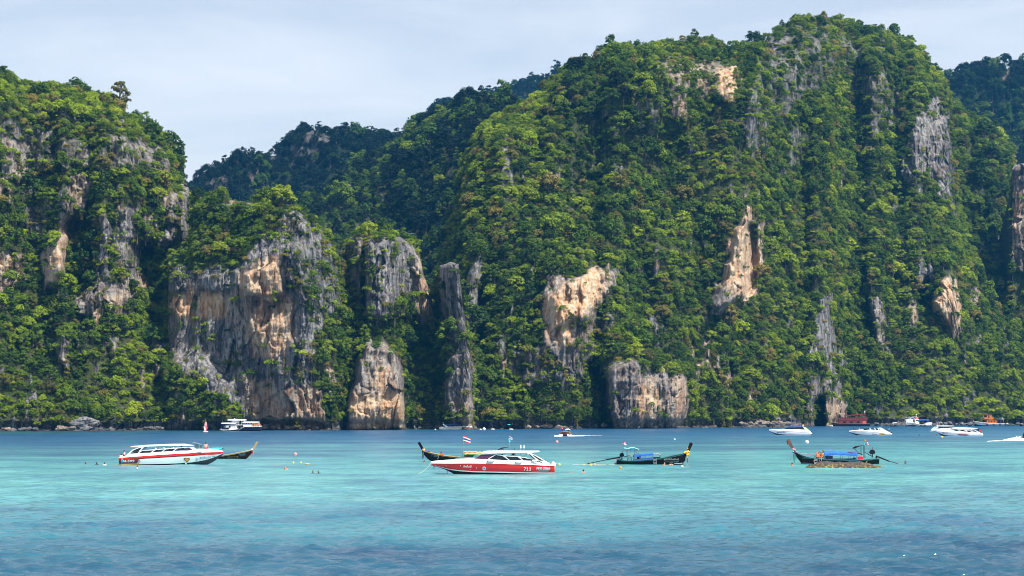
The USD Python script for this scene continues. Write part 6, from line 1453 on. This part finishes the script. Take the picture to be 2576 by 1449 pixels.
wb = workboat('tour_boat', 'white tour boat with dark blue waterline, left of the blue canopied one', 'tour boat', C6, 5.724, 388, 330,
    [(246, 330, 1.2, 392), (280, 322, 1.7, 394), (360, 318, 1.9, 394), (440, 318, 1.8, 392)], OFFWHITE, lower=NAVY)
wb.slab('wheelhouse', [(256, 290), (262, 262), (280, 250), (390, 252), (396, 330), (262, 330)], 1.4, OFFWHITE)
for cx in (276, 308, 340):
    wb.plate('window', [(cx, 306), (cx + 18, 306), (cx + 18, 324), (cx, 324)], 1.43, 0.04, GLASS)
wb.slab('upper_house', [(340, 252), (350, 215), (420, 212), (430, 252)], 1.0, simple('pale_blue_paint', (0.42, 0.55, 0.66), 0.5))
wb.plate('window', [(360, 225), (410, 223), (412, 240), (362, 241)], 1.03, 0.04, GLASS)
wb.rod('mast', [(325, 255), (325, 195)], 0.10, OFFWHITE); wb.rod('bow_rail', [(250, 262), (300, 246), (390, 246)], 0.05, OFFWHITE, v=1.3, mirror=True)
wb.rod('roof_rail', [(345, 205), (420, 200), (500, 205)], 0.06, STEEL, v=0.9, mirror=True)
wc = workboat('tour_boat', 'white tour boat with blue canopy and tyre fenders under the right shore', 'tour boat', C6, 5.724, 386, 580,
    [(408, 308, .3, 350), (440, 326, 1.4, 380), (500, 342, 1.8, 388), (620, 350, 2.0, 388), (720, 348, 1.9, 388), (758, 336, 1.5, 386)], OFFWHITE)
wc.slab('cabin', [(432, 255), (450, 240), (510, 240), (515, 335), (440, 335)], 1.3, WHITE)
wc.plate('window', [(452, 256), (498, 256), (498, 276), (452, 276)], 1.33, 0.04, GLASS)
awning(wc, [(500, 252), (560, 244), (640, 244), (705, 246)], 1.5, BLUE_TARP, drop=20, posts=[(505, 262, 340), (595, 262, 346), (700, 262, 346)], post_mat=OFFWHITE)
wc.plate('bulwark', [(640, 320), (760, 300), (758, 345), (620, 350)], 1.8, 0.08, OFFWHITE)
for cx in (550, 616):
    t = trimesh.creation.torus(0.30, 0.12); v = np.array(t.vertices)[:, [0, 2, 1]]
    wc.add('tyre_fender', (v + wc.P(cx, 372, -2.0), np.array(t.faces)), BLACK, smooth=True)
wc.rod('mast', [(468, 242), (468, 150)], 0.10, OFFWHITE); wc.add('masthead_lamp', ball(wc.P(468, 160), 0.3, 1), WHITE)
wc.add('life_rings', join([box(wc.P(470, 224, -0.5), (1.3, 0.6, 0.5))]), ORANGE)

ob = workboat('wooden_boat', 'pale blue wooden boat with a two storey orange deckhouse by the right shore', 'wooden boat', C6, 5.724, 380, 1950,
    [(1605, 284, .2, 330), (1640, 292, 1.2, 372), (1720, 310, 1.9, 382), (1900, 328, 2.2, 382), (2100, 334, 2.1, 382), (2252, 336, 1.6, 380)], simple('pale_blue_hull_paint', (0.46, 0.58, 0.66), 0.5, vary=0.15), stripe=WHITE)
dh = ob.slab('deckhouse', [(1836, 262), (1968, 258), (2022, 264), (2024, 326), (1836, 324)], 1.5, WOOD_ORANGE)
uh = ob.slab('wheelhouse', [(1768, 215), (1768, 154), (1924, 150), (1936, 205), (1968, 218), (1968, 256), (1800, 240)], 1.25, WOOD_ORANGE)
ob.plate('window', [(1782, 166), (1836, 164), (1836, 205), (1782, 205)], 1.28, 0.05, BLACK, parent=uh)
ob.plate('window', [(1866, 170), (1884, 170), (1884, 222), (1866, 222)], 1.28, 0.05, BLACK, parent=uh)
for cx in (1862, 1912, 1968):
    ob.plate('window', [(cx, 278), (cx + 26, 278), (cx + 26, 298), (cx, 298)], 1.53, 0.05, GLASS, parent=dh)
ob.slab('roof', [(1755, 152), (1924, 146), (1928, 152), (1755, 158)], 1.4, MAROON)
ob.slab('boat_deck', [(1720, 236), (1800, 238), (1975, 250), (2160, 250), (2160, 256), (1720, 244)], 1.7, GREY)
for cx in (1730, 2040, 2100, 2156):
    ob.rod('deck_post', [(cx, 246), (cx, 326)], 0.06, GREY, v=1.5, mirror=True)
ob.rod('deck_rail', [(1975, 222), (2160, 226), (2190, 262)], 0.05, GREY, v=1.6, mirror=True)
for cx in (1835, 1960, 2085, 2195):
    t = trimesh.creation.torus(0.26, 0.11); v = np.array(t.vertices)[:, [0, 2, 1]]
    ob.add('tyre_fender', (v + ob.P(cx, 346, -2.15), np.array(t.faces)), BLACK, smooth=True)
ob.rod('bow_ramp', [(1588, 264), (1560, 330), (1530, 395)], 0.10, GREY, v=0.4, mirror=True); ob.rod('bow_post', [(1590, 300), (1580, 258)], 0.2, ORANGE)
ob.rod('ensign_staff', [(2180, 330), (2150, 205)], 0.06, OFFWHITE); flag(ob, 'thai_flag', [(2150, 205), (2176, 230), (2182, 256), (2154, 240)], THAI, wave=0.08)
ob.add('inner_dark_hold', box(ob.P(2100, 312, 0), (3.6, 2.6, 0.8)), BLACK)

# small craft beside the junk
sc = workboat('longtail_boat', 'small teal longtail boat with a white awning between the junk and the tour boats', 'longtail boat', C5, 5.152, 296, 2370, [(2290, 262, .2, 290), (2320, 274, .8, 296), (2400, 278, .9, 298), (2440, 262, .2, 290)], RAIL_TEAL)
awning(sc, [(2320, 232), (2360, 224), (2400, 228)], 0.7, CLOTH_WHITE, drop=4, posts=[(2326, 236, 276), (2396, 236, 278)]); sc.rod('stem_post', [(2436, 266), (2420, 200)], 0.12, WOOD_TAN)
person('person', 'bare backed person wading left of the small teal longtail', aboard(sc, 2232, 296, 0), 'stand', yaw=0, skin=SKIN_PALE, bottom=CLOTH_RED, lift=-0.55)

# ferries under the big cliff
C7 = (660, 1400)
f1_ = workboat('ferry', 'white double decked ferry nearest the red sail, under the big cliff', 'ferry', C7, 5.6, 408, 700,
    [(524, 388, 1.6, 414), (600, 392, 2.0, 416), (760, 388, 2.1, 416), (860, 370, 1.6, 412), (884, 352, .4, 395)], simple('dark_hull_paint', (0.02, 0.03, 0.05), 0.5), stripe=OFFWHITE)
f1_.slab('lower_roof', [(552, 262), (566, 250), (700, 246), (830, 262), (836, 278), (560, 274)], 2.0, WHITE)
lh = f1_.slab('lower_house', [(622, 300), (800, 284), (840, 300), (862, 380), (620, 385)], 1.7, OFFWHITE)
f1_.plate('dark_opening', [(610, 345), (700, 340), (700, 388), (610, 388)], 1.73, 0.05, BLACK, parent=lh); f1_.plate('dark_opening', [(700, 310), (725, 300), (735, 330), (710, 360)], 1.73, 0.05, BLACK, parent=lh)
for cx in (565, 600, 640):
    f1_.rod('roof_post', [(cx, 272), (cx, 392)], 0.08, NAVY, v=1.8, mirror=True)
uh = f1_.slab('upper_house', [(742, 222), (758, 212), (856, 212), (866, 260), (742, 262)], 1.3, WHITE)
for cx in (748, 786, 822):
    f1_.plate('window', [(cx, 220), (cx + 16, 220), (cx + 16, 242), (cx, 242)], 1.33, 0.04, GLASS, parent=uh)
f1_.slab('upper_roof', [(668, 196), (690, 186), (790, 178), (1010, 182), (1012, 208), (860, 212), (680, 208)], 1.7, WHITE)
for cx in (880, 940, 1000):
    f1_.rod('roof_post', [(cx, 208), (cx, 290)], 0.06, OFFWHITE, v=1.5, mirror=True)
f1_.add('roof_horn', tube([f1_.P(796, 182), f1_.P(798, 164)], [0.2, 0.05], 6), WHITE); f1_.rod('gangway', [(545, 368), (620, 412)], 0.08, OFFWHITE, v=-1.9)
f1_.slab('upper_deck', [(836, 286), (1000, 290), (1000, 298), (836, 296)], 1.7, WHITE)
f2_ = workboat('ferry', 'white topped ferry with dark navy hull and orange life rings, right of the other ferry', 'ferry', C7, 5.6, 410, 1120,
    [(870, 400, .3, 412), (930, 360, 1.2, 412), (1000, 328, 1.9, 414), (1150, 330, 2.1, 416), (1280, 324, 1.9, 416), (1305, 330, 1.6, 414)], simple('dark_navy_hull', (0.008, 0.013, 0.035), 0.4), stripe=OFFWHITE)
h2 = f2_.slab('cabin', [(968, 262), (1100, 256), (1136, 258), (1136, 318), (968, 322)], 1.6, WHITE)
for cx in (976, 1020, 1064, 1112):
    f2_.plate('window', [(cx, 260), (cx + 26, 259), (cx + 26, 272), (cx, 273)], 1.63, 0.04, GLASS, parent=h2)
f2_.slab('roof', [(958, 240), (990, 226), (1240, 228), (1266, 242), (1262, 252), (960, 256)], 1.9, WHITE)
for cx in (1150, 1185, 1225, 1258):
    f2_.rod('roof_post', [(cx, 250), (cx, 322)], 0.08, OFFWHITE, v=1.7, mirror=True)
for cx, cy in ((1165, 284), (1195, 290), (1250, 288), (1286, 290)):
    t = trimesh.creation.torus(0.28, 0.10); v = np.array(t.vertices)[:, [0, 2, 1]]
    f2_.add('life_ring', (v + f2_.P(cx, cy, -1.75), np.array(t.faces)), ORANGE, smooth=True)
f2_.add('rail', both(tube([f2_.P(1140, 300, 1.8), f2_.P(1300, 300, 1.8)], 0.05, 6)), OFFWHITE)

# red and white sail by the shore
s_ = Craft('sailing_dinghy', 'tiny red and white sailing dinghy near the left shore', 'sailing dinghy', C7, 5.6, 436, 240)
s_.add('hull', (lambda q: (np.array(q[0]), q[1]))(join([ball(s_.P(240, 424), (0.82, 0.42, 0.24), 2)])), WHITE, smooth=True)
s_.add('red_hull_panel', box(s_.P(240, 424, -0.40), (0.55, 0.1, 0.2)), CLOTH_RED)
s_.rod('mast', [(240, 420), (236, 170)], 0.04, GREY)
s_.plate('white_sail', [(204, 322), (232, 320), (252, 400), (214, 404)], -0.1, 0.02, CLOTH_WHITE, mirror=False); s_.plate('red_sail', [(234, 320), (272, 310), (276, 370), (252, 402)], -0.12, 0.02, simple('faded_red_sail', (0.55, 0.12, 0.10), 0.8), mirror=False)
s_.plate('top_sail', [(214, 300), (236, 232), (262, 236), (270, 300), (236, 318)], -0.08, 0.02, simple('rose_sail', (0.60, 0.36, 0.34), 0.8), mirror=False)

# white launch and open boat under the pillars
C8 = (1460, 1410)
la = runabout('motor_launch', 'white motor launch with swept stern arch and blue canopy moored under the pillars', C8, 4.293, 250, 400,
    [(182, 218, 1.2, 246, 1.1, 280), (300, 216, 1.4, 248, 1.2, 280), (450, 212, 1.4, 248, 1.1, 280), (560, 210, 1.0, 244, .6, 275), (660, 208, .04, 216, .03, 224)], [(182, 214, 1.1), (300, 208, 1.2), (480, 202, 1.2), (580, 200, .8), (660, 205, .03)])
la.plate('stern_arch', [(228, 176), (244, 172), (320, 212), (280, 216)], 1.1, 0.12, WHITE)
awning(la, [(250, 178), (300, 172), (400, 170), (460, 176)], 1.1, BLUE_TARP, drop=8, posts=[(330, 180, 212), (450, 182, 210)], post_mat=OFFWHITE)
la.plate('windscreen', [(460, 202), (474, 180), (492, 178), (500, 202)], 0.9, 0.05, GLASS); la.rod('antenna', [(236, 176), (232, 140)], 0.05, OFFWHITE)
op = workboat('open_boat', 'long grey open boat drawn up at the shore, bow to the right', 'open boat', C8, 4.293, 238, 1180, [(1024, 212, .6, 232), (1070, 220, .9, 240), (1180, 218, 1.0, 240), (1260, 206, .8, 236), (1312, 198, .1, 226)], simple('grey_rubber', (0.32, 0.31, 0.31), 0.6, vary=0.2))
op.add('cargo', join([box(op.P(1040, 202, 0), (0.7, 0.8, 0.5)), box(op.P(1150, 205, 0), (1.2, 0.9, 0.35))]), simple('tan_canvas', (0.40, 0.30, 0.18), 0.8)); op.add('stem', tube([op.P(1312, 200), op.P(1345, 230)], [0.2, 0.25], 6), BLACK)
um = Craft('parasol', 'small turquoise parasol on the shore above the grey open boat', 'parasol', C8, 4.293, 236, 1200, Y=724, lift=0.3)
um.add('canopy', tube([um.P(1200, 184), um.P(1200, 171)], [0.82, 0.05], 10), TURQ_TARP); um.rod('pole', [(1200, 180), (1200, 215)], 0.04, GREY)
sb = Craft('buoy', 'large white mooring buoy between the launch and the open boat', 'buoy', C8, 4.293, 258, 835); sb.add('float', ball(sb.P(835, 244), 0.58, 2), WHITE, smooth=True); sb.add('band', tube([sb.P(835, 253), sb.P(835, 249)], 0.56, 12), GREY)
for a, ww, lb in ((965, 60, 'low white kayak floating left of the grey open boat'), (1232, 70, 'low white kayak in front of the grey open boat'), (785, 40, 'small white float just left of the large white buoy'), (120, 26, 'tiny white float left of the moored white launch')):
    cbo = Craft('kayak' if ww > 50 else 'float', lb, 'kayak' if ww > 50 else 'float', C8, 4.293, 248 if ww > 50 else 250, a)
    cbo.add('hull', ball((0, 0, 0.05), (ww * cbo.k / 2, 0.35, 0.2), 2), OFFWHITE, smooth=True); cbo.add('rim', ball((0, 0, 0.17), (ww * cbo.k / 2 * 0.7, 0.24, 0.1), 1), WHITE, smooth=True)

# small longtail under way, with its wake
sl = Craft('longtail_boat', 'small brown longtail boat with a white hood under way in front of the middle shore', 'longtail boat', C8, 4.293, 344, 2030, yaw=0)
sl.hull([(1952, 292, .3, 330, .25, 352), (1975, 286, .8, 334, .6, 356), (2030, 282, 1.0, 336, .7, 358), (2085, 284, .9, 334, .6, 356), (2108, 290, .4, 330, .3, 352)])
sl.side('hull_side', 0, 1, simple('red_brown_hull', (0.14, 0.05, 0.03), 0.5, vary=0.3)); sl.bottom(WOOD_DARK); sl.add('rail_cap', both(tube(sl.edge(0.0), 0.07, 6)), WOOD_TAN, smooth=True)
sl.add('bow_stem', tube([sl.P(1985, 330, -0.6), sl.P(1980, 265, -0.5), sl.P(1984, 222, -0.4)], [0.16, 0.13, 0.12], 6), WOOD_DARK); sl.add('bow_ribbon', ball(sl.P(1980, 236, -0.5), (0.22, 0.2, 0.3), 1), CLOTH_PINK)
awning(sl, [(2022, 256), (2035, 240), (2080, 238), (2098, 252)], 0.8, CLOTH_WHITE, drop=3, posts=[(2030, 256, 290), (2092, 256, 290)])
person('person', 'person in dark clothes under the hood of the small brown longtail with a wake', aboard(sl, 2080, 290, 0), 'stand', yaw=-90, top=CLOTH_DARK, bottom=CLOTH_DARK, lift=-0.9)
def wake(path_label, pts, Y0, width, height, seed, cat='wake'):
    """Churned white water: a low uneven ridge of foam along the track."""
    P = np.array(pts, float); n = 90; t = np.linspace(0, 1, n); s = np.linspace(0, 1, len(P))
    X = np.interp(t, s, P[:, 0]); Yy = np.interp(t, s, P[:, 1]); W = np.interp(t, s, P[:, 2]); H = np.interp(t, s, P[:, 3])
    g = np.linspace(-1, 1, 17); A = np.repeat(X[:, None], 17, 1); B_ = Yy[:, None] + g[None] * W[:, None]
    nz = noise3(A * 1.7, B_ * 1.7, A * 0, seed, 5) * 1.6 - 0.65
    Z = H[:, None] * (1 - g[None] ** 2) * (0.5 + 1.3 * nz) - 0.02 - 0.1 * g[None] ** 4
    v, f = strip(np.stack([A, B_, Z], -1)); me = usdkit.mesh(stage, numbered('/World/boat_wake'), (v, f[:, ::-1]), FOAM, smooth=True)
    tag(me, path_label, cat, None, 'stuff')
X_ = lambda px, Y: (px - 1288) / FPX * Y
px8 = lambda cx: (1460 + cx / 4.293) / 1.3587
wake('white wake trailing to the right behind the small brown longtail', [(X_(px8(2060), 534), 534, 1.4, 0.45), (X_(px8(2120), 534), 534, 2.6, 0.36), (X_(px8(2220), 536), 536, 2.0, 0.14), (X_(px8(2360), 538), 538, 1.4, 0.12), (X_(px8(2560), 540), 540, 0.7, 0.06)], 534, 2, .4, 71)
wake('white bow wave thrown to the left of the small brown longtail', [(X_(px8(1985), 533), 533, 1.0, 0.75), (X_(px8(1940), 532), 532, 2.2, 0.40), (X_(px8(1862), 531), 531, 1.4, 0.15)], 533, 2, .4, 72)
wake('broad white wake at the right edge behind the jet ski', [(X_((3050 + 2150 / 5.724) / 1.3587, 462), 462, 0.6, 0.05), (X_((3050 + 2300 / 5.724) / 1.3587, 466), 466, 2.0, 0.36), (X_((3050 + 2430 / 5.724) / 1.3587, 470), 470, 3.2, 0.75), (X_((3050 + 2530 / 5.724) / 1.3587, 474), 474, 2.4, 0.7), (X_((3050 + 2640 / 5.724) / 1.3587, 476), 476, 1.0, 0.2)], 470, 2, .4, 73)
wake('low white foam spreading left from the jet ski wake', [(X_((3050 + 1850 / 5.724) / 1.3587, 446), 446, 0.8, 0.05), (X_((3050 + 2100 / 5.724) / 1.3587, 449), 449, 1.8, 0.14), (X_((3050 + 2400 / 5.724) / 1.3587, 452), 452, 2.0, 0.18), (X_((3050 + 2640 / 5.724) / 1.3587, 455), 455, 1.2, 0.1)], 450, 2, .4, 74)
js = Craft('jet_ski', 'dark jet ski cut by the right edge of the view', 'jet ski', C6, 5.724, 640, 2590, Y=473)
js.add('hull', join([ball(js.P(2590, 610), (1.35, 0.5, 0.38), 2), box(js.P(2600, 590), (1.2, 0.4, 0.4), 0.1)]), BLACK, smooth=True); js.add('handlebar', tube([js.P(2630, 590), js.P(2615, 545), js.P(2600, 540)], 0.05, 6), GREY)
person('person', 'person in dark wetsuit riding the jet ski at the right edge', aboard(js, 2566, 575, 0), 'sit', yaw=0, top=CLOTH_DARK, bottom=CLOTH_DARK, vest=CLOTH_DARK)

# ---------------------------------------------------------------- swimmers, buoys and flotsam
def on_water(px, py):
    Y = wy(py); return np.array([(px - 1288) / FPX * Y, Y, 0.0])
SW = [(215, 1170, 'swimmer with dark hair, farthest left in the water', SKIN, None, 10), (243.5, 1170, 'snorkeller with a teal snorkel left of the M.399 speedboat', SKIN, CLOTH_DARK, 120), (263, 1170, 'swimmer with pale shoulders nearest the stern of the M.399 speedboat', SKIN_PALE, CLOTH_WHITE, 60),
      (345, 1178, 'swimmer in a white shirt below the number of the M.399 speedboat', SKIN_PALE, CLOTH_WHITE, 200), (718, 1181, 'swimmer in an orange vest alone between the two speedboats', SKIN_PALE, None, 250), (787, 1192, 'swimmer with a yellow mask strap, left one of the close pair', SKIN, CLOTH_DARK, 280), (801, 1192, 'snorkeller with an upright tube, right one of the close pair', SKIN, CLOTH_DARK, 300),
      (1067, 1165, 'dark head of a swimmer left of the red speedboat bow', SKIN, None, 0), (1468, 1189, 'swimmer behind the stern of the red speedboat', SKIN, CLOTH_ORANGE, 150), (1993, 1171, 'swimmer in an orange vest left of the reef', SKIN, None, 180), (2278, 1166, 'swimmer with yellow mask right of the reef beyond the propeller shaft', SKIN, CLOTH_DARK, 200),
      (2156, 1170.5, 'swimmer in an orange vest right of the reef', SKIN_PALE, None, 90)][:11]
for i, (px, py, lb, sk, tp, yw) in enumerate(SW):
    person('person', lb, on_water(px, py), 'swim', yaw=yw, skin=sk, top=tp, vest=CLOTH_ORANGE if 'orange' in lb else None, group=None, lift=0.04)
for cx, cy, lb in ((1778, 606, 'swimmer in an orange vest close under the bow script of the black longtail'), (1912, 606, 'pale swimmer, left one of two under the bow of the black longtail'), (1948, 606, 'pale swimmer, right one of two under the bow of the black longtail')):
    person('person', lb, on_water((1980 + cx / 6.133) / 1.3587, (1490 + (cy + 8) / 6.133) / 1.3587), 'swim', yaw=cx % 360, skin=SKIN_PALE, vest=CLOTH_ORANGE if 'orange' in lb else None, lift=0.04)
for px, py, lb in ((2356, 1095.5, 'far swimmer left of the overlapping white speedboats'), (2437, 1095, 'far swimmer right of the overlapping white speedboats'), (2449, 1095, 'far swimmer farther right beyond the overlapping white speedboats'), (2313, 1096.5, 'far dark head below the gold flashed speedboat')):
    person('person', lb, on_water(px, py), 'swim', yaw=px % 360, skin=SKIN, vest=CLOTH_DARK, scale=1.15, lift=0.05)
def buoy(px, py, r, mat, label, name='buoy', flat=1.0):
    q = on_water(px, py + r * FPX / wy(py) * 0.6); p = numbered('/World/' + name)
    x = UsdGeom.Xform.Define(stage, p); x.AddTranslateOp().Set(Gf.Vec3d(*map(float, q))); tag(x, label, name.replace('_', ' '))
    usdkit.mesh(stage, p + '/float', ball((0, 0, r * flat * 0.35), (r, r, r * flat), 2), mat, smooth=True); usdkit.mesh(stage, p + '/ring', tube([[0, 0, r * flat * 1.25], [0.02, 0, r * flat * 1.5]], [r * 0.25, r * 0.18], 6), GREY)
for px, py, r, mat, lb in ((743, 1142, 0.30, PINK, 'faded pink buoy between the left longtail and the red speedboat'), (1401, 1111, 0.34, PINK, 'faded red buoy left of the small longtail wake'), (1407, 1168, 0.16, YELLOW, 'yellow buoy just behind the stern of the red speedboat'), (1486, 1169, 0.16, YELLOW, 'yellow buoy on the line left of the propeller shaft'),
        (1496, 1168, 0.14, YELLOW_P, 'ochre buoy next to the propeller of the black longtail'), (1561, 1176, 0.18, ORANGE, 'orange float in front of the black longtail stern'), (738, 1163, 0.12, YELLOW, 'small yellow float above the lone orange swimmer'), (757, 1163, 0.12, YELLOW, 'small yellow float between the two others'),
        (1697, 1105, 0.22, OFFWHITE, 'white float behind the garlanded bow of the black longtail'), (2030, 1111.5, 0.45, OFFWHITE, 'white float above the middle of the reef'), (2370, 1099, 0.3, YELLOW, 'yellow float left of the overlapping speedboats'), (2470, 1094, 0.3, PINK, 'pink float right of the overlapping speedboats'),
        (650, 1079, 0.5, ORANGE, 'orange float under the stern of the navy ferry'), (1716, 1173, 0.16, OFFWHITE, 'white float right of the ribbon of the black longtail'), (2020, 1072.5, 0.4, OFFWHITE, 'white float left of the dinghy below the junk')):
    buoy(px, py, r, mat, lb)
lf = on_water(773, 1168.5); p = numbered('/World/swim_board'); x = UsdGeom.Xform.Define(stage, p); x.AddTranslateOp().Set(Gf.Vec3d(*map(float, lf))); tag(x, 'low yellow float board right of the two small yellow floats', 'float board')
usdkit.mesh(stage, p + '/board', ball((0, 0, 0.05), (0.33, 0.2, 0.09), 2), YELLOW_P, smooth=True); usdkit.mesh(stage, p + '/stripe', box((0, -0.18, 0.08), (0.4, 0.06, 0.06)), YELLOW)
def line_of_floats(label, a, b, n, mat):
    A, B_ = on_water(*a), on_water(*b); p = numbered('/World/float_line'); x = UsdGeom.Xform.Define(stage, p); tag(x, label, 'float line')
    usdkit.mesh(stage, p + '/rope', tube([A + [0, 0, 0.03], (A + B_) / 2 + [0, 0, 0.02], B_ + [0, 0, 0.03]], 0.018, 5), ROPE)
    for i in range(n):
        usdkit.mesh(stage, numbered(p + '/float'), ball(A + (B_ - A) * (i + 0.5) / n + [0, 0, 0.03], (0.12, 0.09, 0.06), 1), mat, smooth=True)
line_of_floats('short line of orange floats behind the stern of the red speedboat', (1430, 1189), (1448, 1189), 3, simple('dull_orange', (0.42, 0.14, 0.03), 0.6))
line_of_floats('mooring line with few yellow floats left of the black longtail stern', (1440, 1170), (1556, 1168), 2, YELLOW)

# ---------------------------------------------------------------- rocks along the shore
SHORE_ROCK = usdkit.material(stage, '/World/Looks/shore_rock', {
    'geo': ('geometry', {}), 'n': ('noise_texture', {'scale': 0.55, 'detail': 6.0, 'roughness': 0.65}), 'm': ('mapping', {'scale': (1.6, 1.6, 0.7)}),
    'r': ('rgb_ramp', {'ramp': [(0.30, (0.03, 0.03, 0.034)), (0.48, (0.095, 0.095, 0.10)), (0.66, (0.20, 0.19, 0.185))]}),
    'xyz': ('separate_xyz', {}), 'w': ('map_range', {'from_min': 0.3, 'from_max': 1.5, 'to_min': 0.25, 'to_max': 1.0, 'clamp': True}), 'mul': ('mix', {'mix_type': 'multiply', 'fac': 1.0}),
    'b': ('bump', {'strength': 0.9, 'distance': 0.4}), 'p': ('principled_bsdf', {'roughness': 0.85}),
}, [('geo.position', 'm.vector'), ('m.vector', 'n.vector'), ('n.fac', 'r.fac'), ('geo.position', 'xyz.vector'), ('xyz.z', 'w.value'), ('r.color', 'mul.color1'), ('w.result', 'mul.color2'), ('mul.color', 'p.base_color'), ('n.fac', 'b.height'), ('b.normal', 'p.normal')], surface='p.BSDF')
PALE_ROCK = usdkit.material(stage, '/World/Looks/pale_rock', {
    'geo': ('geometry', {}), 'n': ('noise_texture', {'scale': 0.8, 'detail': 5.0, 'roughness': 0.65}), 'r': ('rgb_ramp', {'ramp': [(0.32, (0.05, 0.04, 0.035)), (0.5, (0.17, 0.13, 0.105)), (0.68, (0.32, 0.27, 0.22))]}),
    'b': ('bump', {'strength': 0.9, 'distance': 0.3}), 'p': ('principled_bsdf', {'roughness': 0.85}),
}, [('geo.position', 'n.vector'), ('n.fac', 'r.fac'), ('r.color', 'p.base_color'), ('n.fac', 'b.height'), ('b.normal', 'p.normal')], surface='p.BSDF')
def rock_at(px, py, wpx, hpx, Y, label, seed, mat, group=None, rough=0.35):
    s = Y / FPX; c = pt(px, py, Y); c[2] = (HOR - (py + hpx * 0.0)) / FPX * Y + CAM_H
    boulder('shore_rock', label, c, (wpx * s, max(wpx, hpx) * s * 0.7, hpx * s), seed, mat, rough, 'rock', group)
rock_at(218, 1066, 84, 44, 652, 'big grey boulder overhanging the water under the left hill', 201, SHORE_ROCK, rough=0.6)
rr = np.random.default_rng(9)
def scatter(x0, x1, y, n, size, Y, what, where, seed, mat):
    for i in range(n):
        px = x0 + (x1 - x0) * (i + rr.uniform(0.1, 0.9)) / n
        w_ = size * rr.uniform(0.6, 1.5)
        order = 'leftmost' if i == 0 else 'rightmost' if i == n - 1 else ('second', 'third', 'fourth', 'fifth', 'sixth', 'seventh', 'eighth', 'ninth', 'tenth', 'eleventh', 'twelfth', 'thirteenth', 'fourteenth')[i - 1] + ' from left'
        rock_at(px, y - w_ * 0.18 + rr.normal() * 1.0, w_, w_ * 0.62, Y + rr.normal() * 1.5, f'{what} {where}, {order}', seed + i, mat, f'{what}s {where}'[:80], 0.4)
scatter(0, 30, 1083, 3, 14, 654, 'tan shore stone', 'at the far left edge of the waterline', 300, PALE_ROCK)
scatter(50, 90, 1083, 4, 14, 655, 'dark shore stone', 'left of the big grey boulder', 310, SHORE_ROCK)
scatter(136, 182, 1082, 5, 17, 656, 'reddish shore stone', 'at the left foot of the big grey boulder', 320, PALE_ROCK)
scatter(360, 412, 1081, 5, 15, 662, 'brown shore stone', 'right of the big grey boulder', 330, SHORE_ROCK)
scatter(640, 800, 1079, 9, 16, 690, 'beige fallen block', 'at the foot of the big orange cliff', 340, PALE_ROCK)
scatter(1300, 1390, 1075, 8, 13, 742, 'flat beige stone', 'right of the grey open boat', 350, PALE_ROCK)
scatter(1430, 1520, 1073, 7, 14, 752, 'brown shore stone', 'left of the dark sea cave', 360, SHORE_ROCK)
scatter(1862, 1985, 1068, 15, 15, 790, 'pale boulder', 'behind the left white speedboat', 370, PALE_ROCK)
scatter(2200, 2300, 1071, 6, 12, 838, 'dark shore stone', 'behind the blue and white tour boats', 390, SHORE_ROCK)
scatter(2360, 2450, 1069, 7, 15, 852, 'brown shore stone', 'left of the boat with the orange house', 400, SHORE_ROCK)
scatter(2530, 2576, 1071, 4, 12, 866, 'grey shore stone', 'at the right edge of the waterline', 410, SHORE_ROCK)
# ---------------------------------------------------------------- the air
HAZE = usdkit.material(stage, '/World/Looks/haze', {
    'v': ('principled_volume', {'color': (0.06, 0.45, 1.0), 'density': 0.000062, 'anisotropy': 0.35}),
}, [], volume='v.volume')
hz = trimesh.creation.box(extents=(3600, 2600, 420))
hz.apply_translation((0, 1000, 420 / 2 - 12))
hazebox = usdkit.mesh(stage, '/World/haze', hz, HAZE)
tag(hazebox, 'thin bluish sea haze in front of the hills', None, None, 'stuff')
